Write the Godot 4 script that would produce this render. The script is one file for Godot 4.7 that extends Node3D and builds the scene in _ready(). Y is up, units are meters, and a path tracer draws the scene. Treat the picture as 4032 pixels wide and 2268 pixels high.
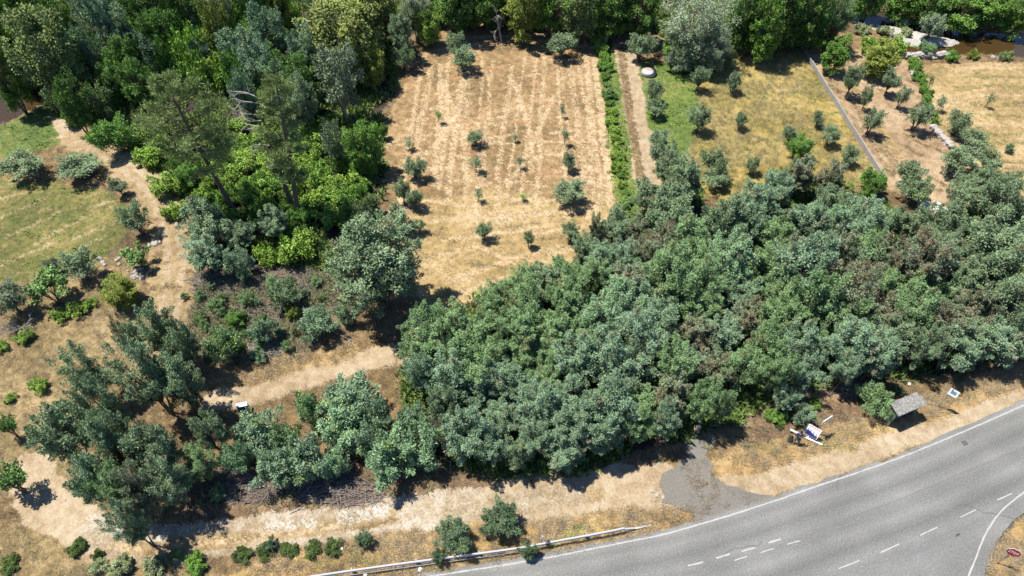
extends Node3D
# Roadside grove, mown olive field and riverside wood seen from a drone. Metres, y up; the camera hangs over the road and looks north (-z).

# plants in metres: species, shape, tone, east, south, width scale, height scale, turn, name, tree or shrub, group, then a label or a sentence with its ordinals
const KINDS := ["acacia", "acacia_brown", "mimosa", "olive", "broad", "willow", "bramble", "fig", "sapling", "bigacacia"]
const NAMES := ["acacia_tree", "broadleaf_tree", "mimosa_shrub", "willow_tree", "vine_thicket", "plane_tree", "pale_tree", "cork_oak", "grey_tree", "round_shrub", "silver_willow", "olive_tree", "willow_shrub", "river_shrub", "round_tree", "willow_shoots", "sage_shrub", "olive_sapling", "small_shrub", "green_shrub", "young_tree", "grey_shrub", "bramble_mound", "fig_tree", "grape_vine", "small_tree", "broom_shrub", "verge_shrub", "hedge_vine", "wood_shrub", "thicket_shrub", "plot_shrub"]
const TONES := ["a2", "a0", "a1", "a3", "a4", "b_sage", "b_lime", "b_green", "b_dark", "b_pale", "b_yellow", "b_olive", "o_grey", "b_silver", "o_green", "f_green", "v_dark", "v_green"]
const GROUPS := ["acacias of the big grove above the road", "trees of the riverside wood", "shrubs of the overgrown plot", "olive trees on the right terraces", "shrubs by the river", "low shrubs on the verge", "olive trees in the mown field", "", "olives round the green field", "fruit trees by the green field", "grape vines in the dry plot", "fruit trees at the left edge", "acacias above the bend of the gravel track", "acacias between clump and grove", "broom bushes on the verge", "shrubs near the bus shelter", "vines of the field hedge", "vines of the terrace hedge", "filler shrubs of the wood", "undergrowth below the pines", "shrubs behind the mown field", "shrubs right of the willow", "low shrubs of the brush plot"]
const SENTENCES := ["dark green acacia, %s from left in %s row of the big grove from the road", "blue-green acacia, %s from left in %s row of the big grove from the road", "mid green acacia, %s from left in %s row of the big grove from the road", "grey-brown tinged acacia, %s from left in %s row of the big grove from the road", "bright green acacia, %s from left in %s row of the big grove from the road", "bright vine, %s from the far end of the hedge beside field", "green vine, %s from top of the right terrace hedge", "green shrub, %s from left in %s row of the wood behind the pines", "dark shrub, %s from left in %s row of the wood behind the pines", "lime thicket, %s from left in %s row of the wood behind the pines", "teal shrub, %s from left in %s row of the wood behind the pines", "lime bramble, %s from left in %s row of the thicket under the pines", "green bramble, %s from left in %s row of the thicket under the pines", "green shrub, %s from left in %s row of the thicket under the pines", "dark shrub, %s from left in %s row behind the far field edge", "green shrub, %s from left in %s row behind the far field edge", "dark shrub, %s from left in %s row right of the silver willow", "green shrub, %s from left in %s row right of the silver willow", "teal shrub, %s from left in %s row of the cut brush plot", "low green shrub, %s from left in %s row of the cut brush plot", "greyish shrub, %s from left in %s row of the cut brush plot", "green bramble, %s from left in %s row of the cut brush plot"]
const ORDINALS := ["zeroth", "first", "second", "third", "fourth", "fifth", "sixth", "seventh", "eighth", "ninth", "tenth", "eleventh", "twelfth", "thirteenth", "fourteenth", "fifteenth", "sixteenth", "seventeenth", "eighteenth", "nineteenth", "twentieth"]
const PLANTS := [
[0,5,0,-5.26,-27.92,0.521,1.047,0.76,0,0,0,0,1,1],
[0,0,1,-3.54,-26.16,0.757,0.93,2.05,0,0,0,1,2,1],
[0,4,1,-1.6,-25.52,0.599,0.698,3.33,0,0,0,1,3,1],
[0,3,1,-0.88,-28.18,0.659,0.588,4.93,0,0,0,1,4,1],
[0,0,0,0.36,-24.9,0.455,0.605,5.55,0,0,0,0,5,1],
[0,0,1,1.73,-26.08,0.539,0.744,1.56,0,0,0,1,6,1],
[0,2,1,2.22,-28.19,0.717,0.869,0.27,0,0,0,1,7,1],
[0,0,1,3.84,-26.37,0.716,0.837,3.19,0,0,0,1,8,1],
[0,4,1,4.02,-25.18,0.691,0.628,0.17,0,0,0,1,9,1],
[0,0,1,5.82,-27.0,0.719,0.93,2.78,0,0,0,1,10,1],
[0,4,1,7.08,-26.48,0.725,0.791,6.11,0,0,0,1,11,1],
[0,4,1,7.61,-28.03,0.901,1.071,3.22,0,0,0,1,12,1],
[0,5,2,9.56,-26.93,0.533,0.744,1.74,0,0,0,2,13,1],
[0,4,1,11.71,-27.23,0.513,0.837,3.35,0,0,0,1,14,1],
[0,3,2,16.7,-28.86,0.367,0.744,3.19,0,0,0,2,15,1],
[0,1,1,-7.28,-31.5,0.565,0.93,4.39,0,0,0,1,1,2],
[0,2,1,-5.0,-30.51,0.832,0.88,5.8,0,0,0,1,2,2],
[0,1,2,-3.01,-31.5,0.838,0.864,5.28,0,0,0,2,3,2],
[0,1,1,-2.98,-29.49,0.619,0.643,2.62,0,0,0,1,4,2],
[0,3,1,-0.83,-30.97,0.734,0.783,2.78,0,0,0,1,5,2],
[0,0,1,1.06,-30.43,0.698,0.623,4.21,0,0,0,1,6,2],
[0,3,2,2.91,-31.13,0.645,0.654,0.46,0,0,0,2,7,2],
[0,5,1,4.33,-29.59,0.698,0.742,1.9,0,0,0,1,8,2],
[0,0,1,9.66,-31.63,0.83,0.816,5.63,0,0,0,1,9,2],
[0,1,2,9.88,-29.43,0.651,0.666,5.9,0,0,0,2,10,2],
[1,2,3,12.76,-29.73,0.756,0.688,4.15,0,0,0,3,11,2],
[0,1,2,12.84,-31.91,0.758,0.921,1.59,0,0,0,2,12,2],
[0,1,2,14.79,-28.92,0.533,0.93,6.08,0,0,0,2,13,2],
[0,1,2,21.5,-31.69,0.597,0.93,4.69,0,0,0,2,14,2],
[0,0,1,24.02,-32.16,0.52,0.698,2.5,0,0,0,1,15,2],
[0,3,2,-7.0,-33.8,0.913,0.876,1.02,0,0,0,2,1,3],
[0,5,2,-3.86,-33.47,0.873,0.88,5.23,0,0,0,2,2,3],
[0,1,2,-1.42,-33.64,0.734,0.798,4.44,0,0,0,2,3,3],
[0,4,2,1.09,-33.55,0.678,0.692,2.54,0,0,0,2,4,3],
[0,3,2,2.98,-33.8,0.78,0.715,1.23,0,0,0,2,5,3],
[0,2,1,5.41,-32.55,0.812,0.873,0.58,0,0,0,1,6,3],
[0,2,1,7.48,-32.14,0.833,0.973,0.12,0,0,0,1,7,3],
[1,2,3,11.37,-33.49,0.596,0.603,2.88,0,0,0,3,8,3],
[0,5,1,15.06,-33.39,0.571,0.543,0.11,0,0,0,1,9,3],
[1,1,3,16.78,-32.59,0.633,0.613,3.25,0,0,0,3,10,3],
[0,2,2,18.64,-32.27,0.667,0.726,3.22,0,0,0,2,11,3],
[0,0,1,27.45,-32.41,0.485,0.744,0.71,0,0,0,1,12,3],
[0,6,1,28.19,-34.03,0.868,0.986,1.44,0,0,0,1,13,3],
[0,0,1,29.86,-33.24,0.749,0.93,0.53,0,0,0,1,14,3],
[0,2,1,30.47,-32.93,0.399,0.605,0.25,0,0,0,1,15,3],
[0,6,2,1.09,-35.19,0.833,0.979,1.14,0,0,0,2,1,4],
[0,6,2,3.78,-35.4,0.807,0.846,0.81,0,0,0,2,2,4],
[0,3,2,5.88,-35.85,0.743,0.677,5.34,0,0,0,2,3,4],
[0,5,1,7.7,-34.47,0.807,0.894,5.14,0,0,0,1,4,4],
[0,2,1,10.38,-34.29,0.881,1.031,2.55,0,0,0,1,5,4],
[1,2,3,15.89,-35.96,0.746,0.669,5.77,0,0,0,3,6,4],
[0,4,2,21.12,-34.15,0.755,0.922,3.11,0,0,0,2,7,4],
[0,2,1,24.03,-34.49,0.654,0.782,0.56,0,0,0,1,8,4],
[0,0,1,26.69,-34.67,0.631,0.589,5.02,0,0,0,1,9,4],
[0,1,0,32.89,-35.41,0.733,0.751,2.67,0,0,0,0,10,4],
[0,0,0,34.51,-34.32,0.531,0.837,1.69,0,0,0,0,11,4],
[0,0,1,37.15,-34.42,0.805,0.698,3.98,0,0,0,1,12,4],
[0,6,0,39.31,-35.57,0.69,0.698,1.64,0,0,0,0,13,4],
[0,4,1,40.85,-35.24,0.953,0.698,5.38,0,0,0,1,14,4],
[0,0,1,43.02,-34.83,0.703,0.698,1.66,0,0,0,1,15,4],
[0,0,2,-7.67,-36.14,0.715,0.837,2.85,0,0,0,2,1,5],
[0,2,2,-4.89,-36.38,0.786,0.776,6.24,0,0,0,2,2,5],
[0,3,2,-2.05,-35.74,0.781,0.805,5.82,0,0,0,2,3,5],
[0,2,4,7.02,-36.57,0.753,0.847,3.9,0,0,0,4,4,5],
[0,0,1,9.27,-36.95,0.757,0.821,3.31,0,0,0,1,5,5],
[0,1,1,12.49,-36.97,0.721,0.855,5.89,0,0,0,1,6,5],
[1,0,3,13.31,-35.9,0.581,0.593,1.64,0,0,0,3,7,5],
[0,1,1,17.81,-36.0,0.691,0.654,1.27,0,0,0,1,8,5],
[1,1,3,20.85,-37.88,0.709,0.646,3.95,0,0,0,3,9,5],
[0,4,2,23.04,-36.97,0.856,0.857,4.77,0,0,0,2,10,5],
[0,2,2,26.68,-37.16,0.771,0.732,2.8,0,0,0,2,11,5],
[0,5,2,28.74,-36.99,0.765,0.85,1.12,0,0,0,2,12,5],
[1,1,3,31.8,-37.39,0.866,0.794,5.05,0,0,0,3,13,5],
[0,2,2,34.31,-36.96,0.771,0.924,0.23,0,0,0,2,14,5],
[1,0,3,36.29,-36.31,0.799,0.914,4.6,0,0,0,3,15,5],
[0,4,2,-1.53,-38.98,0.75,0.816,6.14,0,0,0,2,1,6],
[0,4,2,1.13,-37.95,0.808,0.937,2.98,0,0,0,2,2,6],
[0,3,2,4.96,-38.99,0.856,0.892,0.67,0,0,0,2,3,6],
[0,6,4,9.03,-38.93,0.911,0.856,4.08,0,0,0,4,4,6],
[0,5,1,11.68,-39.15,0.792,0.714,3.11,0,0,0,1,5,6],
[0,6,2,14.42,-39.02,0.834,0.958,5.58,0,0,0,2,6,6],
[0,4,2,16.42,-38.45,0.79,0.737,1.93,0,0,0,2,7,6],
[0,1,1,20.4,-40.58,0.689,0.71,6.17,0,0,0,1,8,6],
[0,2,2,24.05,-40.63,0.806,0.762,1.25,0,0,0,2,9,6],
[0,5,2,26.02,-38.28,0.961,1.171,4.58,0,0,0,2,10,6],
[1,0,3,29.61,-39.24,0.912,1.111,2.54,0,0,0,3,11,6],
[0,2,2,35.03,-40.32,0.737,0.72,6.17,0,0,0,2,12,6],
[1,0,3,39.77,-39.38,0.677,0.648,0.09,0,0,0,3,13,6],
[1,2,3,40.82,-38.09,0.732,0.806,4.65,0,0,0,3,14,6],
[0,2,0,42.54,-37.67,0.932,1.097,2.71,0,0,0,0,15,6],
[0,0,2,1.19,-41.59,0.72,0.677,0.53,0,0,0,2,1,7],
[0,6,0,3.0,-42.15,0.757,0.692,2.39,0,0,0,0,2,7],
[0,4,2,4.84,-42.77,0.684,0.693,4.21,0,0,0,2,3,7],
[0,2,2,7.28,-42.44,0.656,0.653,3.76,0,0,0,2,4,7],
[1,2,3,10.36,-41.25,0.792,0.769,1.84,0,0,0,3,5,7],
[0,3,4,12.11,-42.26,0.585,0.624,1.16,0,0,0,4,6,7],
[0,2,2,14.02,-41.01,0.957,1.09,2.8,0,0,0,2,7,7],
[0,2,2,17.06,-40.78,0.736,0.9,2.29,0,0,0,2,8,7],
[0,2,4,19.69,-42.58,0.89,0.998,6.11,0,0,0,4,9,7],
[0,4,1,25.58,-41.57,1.103,1.31,2.03,0,0,0,1,10,7],
[0,0,2,32.75,-40.4,0.684,0.826,6.06,0,0,0,2,11,7],
[1,1,3,36.32,-42.34,1.001,1.183,1.37,0,0,0,3,12,7],
[0,1,2,38.07,-40.95,0.703,0.633,0.01,0,0,0,2,13,7],
[0,3,0,40.98,-41.86,0.841,0.81,0.53,0,0,0,0,14,7],
[0,2,0,43.64,-41.6,0.999,1.007,3.16,0,0,0,0,15,7],
[0,1,0,6.75,-46.64,0.496,0.526,1.56,0,0,0,0,1,8],
[0,6,1,8.54,-44.57,0.704,0.66,0.03,0,0,0,1,2,8],
[0,2,1,10.54,-44.71,0.629,0.625,5.13,0,0,0,1,3,8],
[1,0,3,12.39,-45.82,0.576,0.679,2.51,0,0,0,3,4,8],
[1,0,3,14.16,-45.52,0.761,0.93,2.47,0,0,0,3,5,8],
[0,2,2,16.32,-45.66,0.942,0.893,1.91,0,0,0,2,6,8],
[0,1,2,18.1,-45.44,0.708,0.644,0.53,0,0,0,2,7,8],
[0,4,2,23.91,-43.58,0.886,0.865,5.36,0,0,0,2,8,8],
[0,1,2,25.12,-47.47,0.854,0.784,4.13,0,0,0,2,9,8],
[1,2,3,29.66,-43.47,0.951,1.017,4.92,0,0,0,3,10,8],
[0,4,2,32.63,-44.36,0.917,0.917,2.45,0,0,0,2,11,8],
[1,1,3,34.15,-43.32,0.8,0.932,4.53,0,0,0,3,12,8],
[0,3,0,39.14,-43.79,0.802,0.937,0.94,0,0,0,0,13,8],
[0,5,0,41.8,-47.36,0.872,0.935,3.89,0,0,0,0,14,8],
[0,1,0,43.05,-44.19,1.216,1.17,0.27,0,0,0,0,15,8],
[1,2,3,8.17,-48.2,0.391,0.698,5.6,0,0,0,3,1,9],
[0,5,0,10.09,-49.15,0.701,0.641,2.7,0,0,0,0,2,9],
[1,2,3,12.3,-47.99,0.601,0.621,5.1,0,0,0,3,3,9],
[0,1,0,14.92,-49.08,1.007,1.092,5.71,0,0,0,0,4,9],
[0,6,0,20.07,-48.09,0.96,1.062,3.17,0,0,0,0,5,9],
[0,6,1,22.54,-48.12,0.819,0.88,5.11,0,0,0,1,6,9],
[0,0,1,24.02,-50.79,0.857,0.897,5.19,0,0,0,1,7,9],
[0,4,1,28.48,-48.76,0.93,0.857,5.01,0,0,0,1,8,9],
[0,5,4,31.77,-48.77,0.87,0.781,4.29,0,0,0,4,9,9],
[0,5,0,32.09,-51.76,0.838,0.745,4.04,0,0,0,0,10,9],
[0,0,1,33.29,-47.82,0.922,1.012,0.2,0,0,0,1,11,9],
[0,1,0,37.31,-49.41,0.705,0.708,4.0,0,0,0,0,12,9],
[0,0,0,38.99,-48.31,0.715,0.837,2.37,0,0,0,0,13,9],
[0,3,0,46.5,-50.36,1.02,1.089,3.51,0,0,0,0,14,9],
[0,5,0,48.63,-49.42,0.718,0.767,0.12,0,0,0,0,15,9],
[0,4,0,13.87,-52.29,0.881,0.819,4.27,0,0,0,0,1,10],
[0,3,0,16.64,-57.17,0.757,0.808,1.66,0,0,0,0,2,10],
[1,1,3,16.71,-53.23,0.593,0.653,5.01,0,0,0,3,3,10],
[0,5,0,17.52,-54.29,0.923,0.956,5.86,0,0,0,0,4,10],
[0,4,1,26.85,-53.89,0.781,0.79,0.58,0,0,0,1,5,10],
[1,2,3,30.01,-56.37,0.736,0.718,0.41,0,0,0,3,6,10],
[1,2,3,32.51,-55.23,0.647,0.762,2.98,0,0,0,3,7,10],
[0,6,0,45.54,-52.24,0.786,0.705,0.47,0,0,0,0,8,10],
[4, 2, 5, -53.1, -73.51, 1.004, 1.259, 1.47, 1, 0, 1, "large rounded sage-green tree beside the dark stream at far left"],
[4, 1, 6, -59.84, -76.68, 0.691, 1.333, 1.45, 1, 0, 1, "sunlit lime-green tree cut by the left frame edge"],
[4, 3, 6, -60.5, -76.98, 0.592, 0.963, 3.1, 1, 0, 1, "second lime tree squeezed left of the sage-green tree"],
[4, 3, 7, -62.05, -85.07, 0.722, 1.037, 0.48, 1, 0, 1, "mid green tree in the top left corner"],
[4, 2, 8, -58.45, -71.05, 0.49, 0.926, 4.82, 1, 0, 1, "dark tree on the left frame edge above the stream"],
[0, 4, 1, -51.19, -81.67, 1.085, 1.674, 3.97, 0, 0, 1, "blue-green acacia right of the sage-green rounded tree"],
[0, 1, 0, -48.5, -79.59, 0.935, 1.279, 0.49, 0, 0, 1, "dark acacia over the black gap in the wood"],
[0, 1, 1, -49.29, -79.6, 0.887, 1.581, 2.08, 0, 0, 1, "smaller blue-green acacia overlapping the dark acacia"],
[4, 2, 8, -46.16, -84.28, 0.778, 1.019, 3.9, 1, 0, 1, "dark tree between blue-green acacias and pale flowering tree"],
[4, 1, 8, -43.54, -80.38, 0.611, 0.833, 0.08, 1, 0, 1, "shaded dark tree below the other dark tree"],
[4, 0, 8, -42.58, -85.75, 0.605, 1.019, 3.05, 1, 0, 1, "dark tree left of the pale flowering tree"],
[4, 0, 8, -49.56, -67.06, 0.446, 0.778, 4.35, 1, 0, 1, "dark narrow tree at the foot of the sage-green tree"],
[2, 3, 1, -47.59, -77.91, 0.808, 2.4, 1.83, 2, 1, 1, "small teal shrub standing in the shade of the wood"],
[5, 2, 9, -36.6, -83.42, 0.571, 1.143, 1.79, 3, 0, 1, "pale whitish-green tree at the top of the wood"],
[4, 3, 10, -36.18, -79.86, 0.487, 1.019, 2.93, 1, 0, 1, "yellow-green tree below the pale whitish tree"],
[6, 0, 6, -39.28, -78.35, 2.035, 5.455, 6.24, 4, 1, 1, "lime green climbing thicket spilling left of the teal acacias"],
[6, 1, 6, -35.65, -76.44, 2.024, 3.636, 1.96, 4, 1, 1, "lime green thicket in front of the teal acacias"],
[0, 0, 1, -32.7, -76.76, 1.031, 1.116, 5.88, 0, 0, 1, "teal acacia behind the two pines"],
[0, 0, 1, -29.42, -72.7, 0.851, 1.279, 1.82, 0, 0, 1, "second teal acacia behind the two pines"],
[0, 0, 1, -29.27, -78.28, 0.921, 1.395, 5.15, 0, 0, 1, "tall teal acacia left of the olive-yellow plane tree"],
[4, 3, 7, -32.07, -83.13, 0.648, 1.185, 6.24, 1, 0, 1, "green tree at top, left of the olive-yellow plane tree"],
[4, 3, 10, -29.3, -84.09, 0.57, 1.185, 1.32, 1, 0, 1, "yellowish tree peeping over the teal acacia"],
[0, 1, 1, -24.89, -74.78, 0.811, 1.279, 0.47, 0, 0, 1, "teal acacia under the left side of the plane tree"],
[0, 0, 0, -23.48, -66.83, 0.765, 1.163, 0.89, 0, 0, 1, "dark teal acacia right behind the slim pine"],
[0, 4, 2, -27.01, -71.01, 0.707, 1.047, 1.64, 0, 0, 1, "mid green acacia between pine tops and plane tree"],
[4, 2, 11, -20.04, -78.52, 1.239, 1.037, 0.83, 5, 0, 1, "big olive-yellow plane tree at the corner of the mown field"],
[4, 4, 11, -17.37, -85.37, 0.747, 1.037, 1.76, 5, 0, 1, "second olive-yellow tree behind the big plane tree"],
[5, 0, 9, -23.98, -83.1, 0.468, 1.469, 4.42, 6, 0, 1, "pale tree behind the left shoulder of the plane tree"],
[4, 1, 10, -17.26, -75.98, 0.482, 0.63, 3.13, 1, 0, 1, "yellow-green low tree under the plane tree, beside field shadow"],
[3, 3, 12, -19.52, -69.52, 1.799, 3.056, 2.47, 7, 0, 1, "grey-green oak with pale forked trunk below the plane tree"],
[4, 1, 7, -15.84, -60.26, 0.546, 0.667, 0.02, 1, 0, 1, "glossy dense green tree on the left edge of the mown field"],
[3, 3, 12, -19.0, -61.05, 0.963, 1.944, 4.28, 8, 0, 1, "grey-leaved slim tree left of the glossy green tree"],
[2, 3, 7, -14.82, -66.2, 0.404, 0.72, 1.9, 9, 1, 2, "small round green shrub at the left edge of the field"],
[4, 1, 6, -10.93, -85.75, 0.469, 0.593, 2.61, 1, 0, 1, "bright lime tree in the far left corner of the mown field"],
[5, 1, 9, -12.54, -86.54, 0.563, 0.98, 1.98, 3, 0, 1, "pale grey-green tree behind the bright lime tree"],
[0, 6, 0, -13.99, -82.62, 0.697, 0.93, 2.08, 0, 0, 1, "dark tree between the plane tree and the lime tree"],
[2, 2, 0, -13.78, -80.14, 0.891, 1.28, 4.71, 2, 1, 1, "dark shrub in the shadow right of the plane tree"],
[4, 3, 8, -7.19, -88.57, 0.72, 0.889, 0.75, 1, 0, 1, "dark tree behind the field, first right of lime tree"],
[4, 1, 8, -3.31, -89.92, 0.777, 0.889, 4.48, 1, 0, 1, "dark tree behind the bare dead tree"],
[4, 2, 10, 1.55, -87.18, 0.638, 0.926, 1.59, 1, 0, 1, "yellowish green tree behind the middle of the far field edge"],
[4, 0, 7, 5.06, -88.57, 0.72, 0.889, 2.47, 1, 0, 1, "green tree behind the far olive of the field"],
[4, 4, 5, 8.79, -86.55, 0.706, 1.019, 0.48, 1, 0, 1, "sage tree at the far right corner of the field"],
[4, 3, 8, 13.27, -87.24, 0.713, 0.889, 4.75, 1, 0, 1, "dark tree at the far end of the farm track"],
[4, 0, 8, 16.61, -87.04, 0.639, 0.889, 1.76, 1, 0, 1, "dark tree left of the big silver willow"],
[5, 0, 13, 23.35, -82.23, 1.277, 1.061, 5.24, 10, 0, 1, "huge silver-green willow above the track and well"],
[5, 1, 13, 24.81, -79.61, 0.682, 0.735, 3.99, 10, 0, 1, "lower silver lobe in front of the huge willow"],
[3, 1, 14, 16.64, -82.23, 1.272, 1.333, 1.57, 11, 0, 3, "wide olive tree left of the silver willow"],
[2, 2, 7, 20.84, -82.15, 1.084, 1.28, 2.74, 9, 1, 1, "green shrub under the silver willow"],
[4, 2, 8, 30.17, -85.07, 0.698, 1.037, 1.19, 1, 0, 1, "dark tree right behind the silver willow"],
[4, 2, 7, 31.86, -81.83, 0.591, 0.926, 4.93, 1, 0, 1, "green tree between the willow and the dark river trees"],
[4, 3, 8, 35.1, -84.58, 0.743, 1.037, 5.55, 1, 0, 1, "very dark big tree left of the river bend"],
[4, 3, 8, 38.6, -84.13, 0.579, 0.833, 5.74, 1, 0, 1, "dark tree at the far end of the low wall"],
[0, 4, 2, 41.79, -84.89, 0.819, 1.163, 3.45, 0, 0, 1, "mid green tree on the near bank of the river bend"],
[4, 0, 7, 49.44, -93.38, 0.645, 0.741, 0.31, 1, 0, 1, "green tree beyond the upper river pool"],
[4, 3, 7, 53.99, -92.75, 0.621, 0.593, 2.83, 1, 0, 1, "tree on the far bank above the gravel bar"],
[4, 1, 8, 57.36, -91.89, 0.643, 0.593, 4.05, 1, 0, 1, "dark tree on the far bank behind the bar willow"],
[4, 2, 7, 60.62, -90.62, 0.816, 0.593, 3.05, 1, 0, 1, "broad green tree on the far bank right of bar willow"],
[4, 4, 7, 65.54, -90.83, 0.741, 0.593, 0.8, 1, 0, 1, "green tree on far bank, second from right frame edge"],
[4, 3, 7, 67.94, -89.06, 0.568, 0.593, 2.61, 1, 0, 1, "green tree on far bank at the right frame edge"],
[2, 2, 13, 56.24, -87.75, 1.064, 1.28, 1.87, 12, 1, 4, "silver willow shrub growing on the white gravel bar"],
[6, 2, 9, 47.83, -89.27, 0.868, 0.899, 2.55, 13, 1, 4, "pale flowering shrub on left part of the gravel bar"],
[6, 1, 9, 50.68, -88.86, 0.865, 0.897, 1.89, 13, 1, 4, "pale flowering shrub in middle of the gravel bar"],
[6, 3, 9, 53.66, -88.8, 0.721, 0.748, 0.75, 13, 1, 4, "pale shrub touching the silver willow shrub"],
[6, 1, 6, 47.19, -84.35, 1.465, 1.518, 0.47, 13, 1, 4, "lime shrub on the near river bank"],
[6, 3, 6, 50.93, -84.48, 1.327, 1.376, 3.46, 13, 1, 4, "yellow-lime shrub left of the riverside stone ledge"],
[2, 3, 2, 54.4, -84.03, 0.799, 0.64, 5.69, 13, 1, 4, "dark green low shrub hanging over the brown pool"],
[4, 3, 7, 40.64, -79.58, 0.475, 0.444, 2.68, 14, 0, 3, "thin crowned small tree at far end of tilled strip"],
[4, 4, 10, 46.17, -78.9, 0.614, 0.481, 1.21, 14, 0, 3, "dense yellow-green round tree at the far end of tilled strip"],
[6, 0, 7, 42.47, -85.18, 1.403, 1.454, 1.1, 4, 1, 4, "green bramble at the far end of the low wall"],
[6, 0, 7, 51.74, -80.72, 0.954, 0.989, 2.01, 4, 1, 4, "green bramble below the stone ledge"],
[6, 2, 7, 57.41, -82.67, 0.83, 0.86, 1.62, 4, 1, 4, "green bramble right of the stone ledge"],
[6, 1, 10, 60.51, -83.17, 0.694, 0.72, 5.57, 4, 1, 4, "small yellowish bramble on the bank edge"],
[6, 3, 5, 64.46, -82.74, 0.761, 0.789, 2.4, 4, 1, 4, "sage bramble on the bank near right frame edge"],
[2, 1, 13, 21.02, -79.74, 1.008, 1.12, 2.37, 15, 1, 1, "silver shoots at the left foot of the huge willow"],
[2, 2, 13, 23.76, -79.56, 1.066, 1.12, 4.72, 15, 1, 1, "silver shoots at the front foot of the huge willow"],
[2, 3, 5, 27.01, -80.62, 1.015, 1.04, 1.74, 15, 1, 1, "sage shoots at the right foot of the huge willow"],
[6, 2, 9, -27.95, -17.14, 0.754, 0.782, 0.79, 16, 1, 5, "pale sage tuft on the verge near bottom left"],
[6, 1, 9, -25.63, -17.35, 0.681, 0.706, 0.58, 16, 1, 5, "pale sage tuft left of the green bottom shrub"],
[6, 1, 9, -29.61, -17.29, 0.568, 0.588, 2.42, 16, 1, 5, "pale sage tuft below the dark left verge shrub"],
[6, 3, 5, -24.34, -18.09, 0.497, 0.516, 2.71, 16, 1, 5, "greyish tuft between gravel track and green bottom shrub"],
[3, 2, 14, 41.12, -74.43, 0.87, 1.444, 5.33, 11, 0, 3, "olive with bare trunk, topmost left on the tilled strip"],
[3, 0, 14, 46.11, -74.73, 0.813, 1.333, 0.8, 11, 0, 3, "round olive, topmost right on the tilled strip"],
[3, 3, 14, 42.32, -71.79, 0.533, 1.056, 4.46, 11, 0, 3, "small leaning olive in the middle of the tilled strip"],
[3, 3, 14, 46.67, -72.08, 0.564, 0.944, 6.08, 11, 0, 3, "small olive on the tilled strip beside the vine hedge"],
[3, 3, 14, 41.32, -66.96, 0.797, 1.111, 0.0, 11, 0, 3, "lone olive with dark shadow low on the tilled strip"],
[3, 3, 14, 46.84, -67.73, 0.943, 1.222, 5.84, 11, 0, 3, "forked olive on the tilled strip against the vine hedge"],
[8, 2, 14, 51.69, -75.81, 0.891, 1.273, 5.37, 17, 0, 3, "thin sapling on the hay field beside the vine hedge"],
[8, 1, 14, 51.39, -71.53, 1.295, 1.182, 1.56, 17, 0, 3, "second thin sapling on the hay field, below the first"],
[8, 0, 14, 57.45, -72.23, 0.956, 1.091, 1.41, 17, 0, 3, "lonely leaning sapling in the middle of the hay field"],
[3, 1, 14, 51.41, -67.02, 1.083, 1.056, 3.28, 11, 0, 3, "large bushy olive at the left of the hay field"],
[3, 0, 14, 52.28, -64.28, 1.12, 0.833, 5.91, 11, 0, 3, "wide low olive below the large bushy olive"],
[3, 3, 14, 48.22, -60.21, 1.214, 1.056, 0.53, 11, 0, 3, "olive above the grove, first of a clump of five"],
[3, 0, 14, 51.97, -60.21, 1.025, 1.056, 0.01, 11, 0, 3, "olive above the grove at right side of the clump"],
[3, 1, 14, 50.35, -58.28, 1.012, 0.889, 1.46, 11, 0, 3, "olive above the grove in middle of the clump"],
[3, 0, 14, 47.89, -56.94, 0.948, 0.889, 4.05, 11, 0, 3, "olive above the grove at foot of the clump"],
[2, 2, 14, 56.46, -63.87, 0.371, 0.379, 6.04, 18, 1, 3, "small low shrub alone on the right of the hay field"],
[3, 2, 14, 42.46, -58.14, 1.006, 1.111, 3.32, 11, 0, 3, "olive at the lower end of the tilled strip"],
[3, 3, 14, 52.91, -56.7, 0.945, 0.944, 4.39, 11, 0, 3, "olive above the grove at the right frame edge"],
[2, 0, 7, 38.06, -56.92, 1.042, 1.12, 0.62, 19, 1, 3, "green shrub at the low end of the concrete wall"],
[2, 2, 14, 42.29, -55.8, 1.229, 1.12, 3.29, 19, 1, 3, "dull green shrub above the white rubble"],
[3, 4, 14, 35.74, -68.35, 0.55, 0.722, 1.2, 11, 0, 3, "small olive in the tall yellow grass nearest the wall"],
[3, 2, 14, 36.23, -64.99, 0.789, 0.833, 1.4, 11, 0, 3, "round olive in tall grass close to the wall"],
[3, 4, 14, 37.22, -61.62, 0.768, 0.778, 0.01, 11, 0, 3, "dark olive leaning over the concrete wall"],
[3, 4, 14, 31.59, -64.99, 0.732, 0.833, 1.89, 11, 0, 3, "olive at the upper side of the tall grass clump"],
[2, 3, 7, 32.05, -62.57, 0.885, 1.04, 1.75, 19, 1, 3, "bright green shrub below the tall grass olive"],
[3, 2, 14, 23.04, -75.76, 0.853, 1.111, 4.05, 11, 0, 3, "olive directly below the silver willow"],
[3, 1, 14, 27.22, -75.21, 0.729, 1.0, 2.98, 11, 0, 3, "slender olive in tall grass right of willow"],
[3, 1, 14, 17.19, -73.1, 0.896, 1.111, 3.44, 11, 0, 3, "upper of two merged olives right of the farm track"],
[3, 0, 14, 16.99, -70.23, 0.821, 0.833, 6.03, 11, 0, 3, "lower of two merged olives right of the farm track"],
[3, 2, 14, 21.59, -67.35, 0.942, 1.167, 0.35, 11, 0, 3, "round olive with clear trunk in the green weeds"],
[3, 1, 14, 26.66, -68.06, 0.606, 0.778, 3.13, 11, 0, 3, "small olive at the left side of the tall grass"],
[3, 3, 14, 16.44, -64.01, 0.893, 0.889, 0.51, 11, 0, 3, "grey olive beside the farm track above the grove"],
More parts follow.
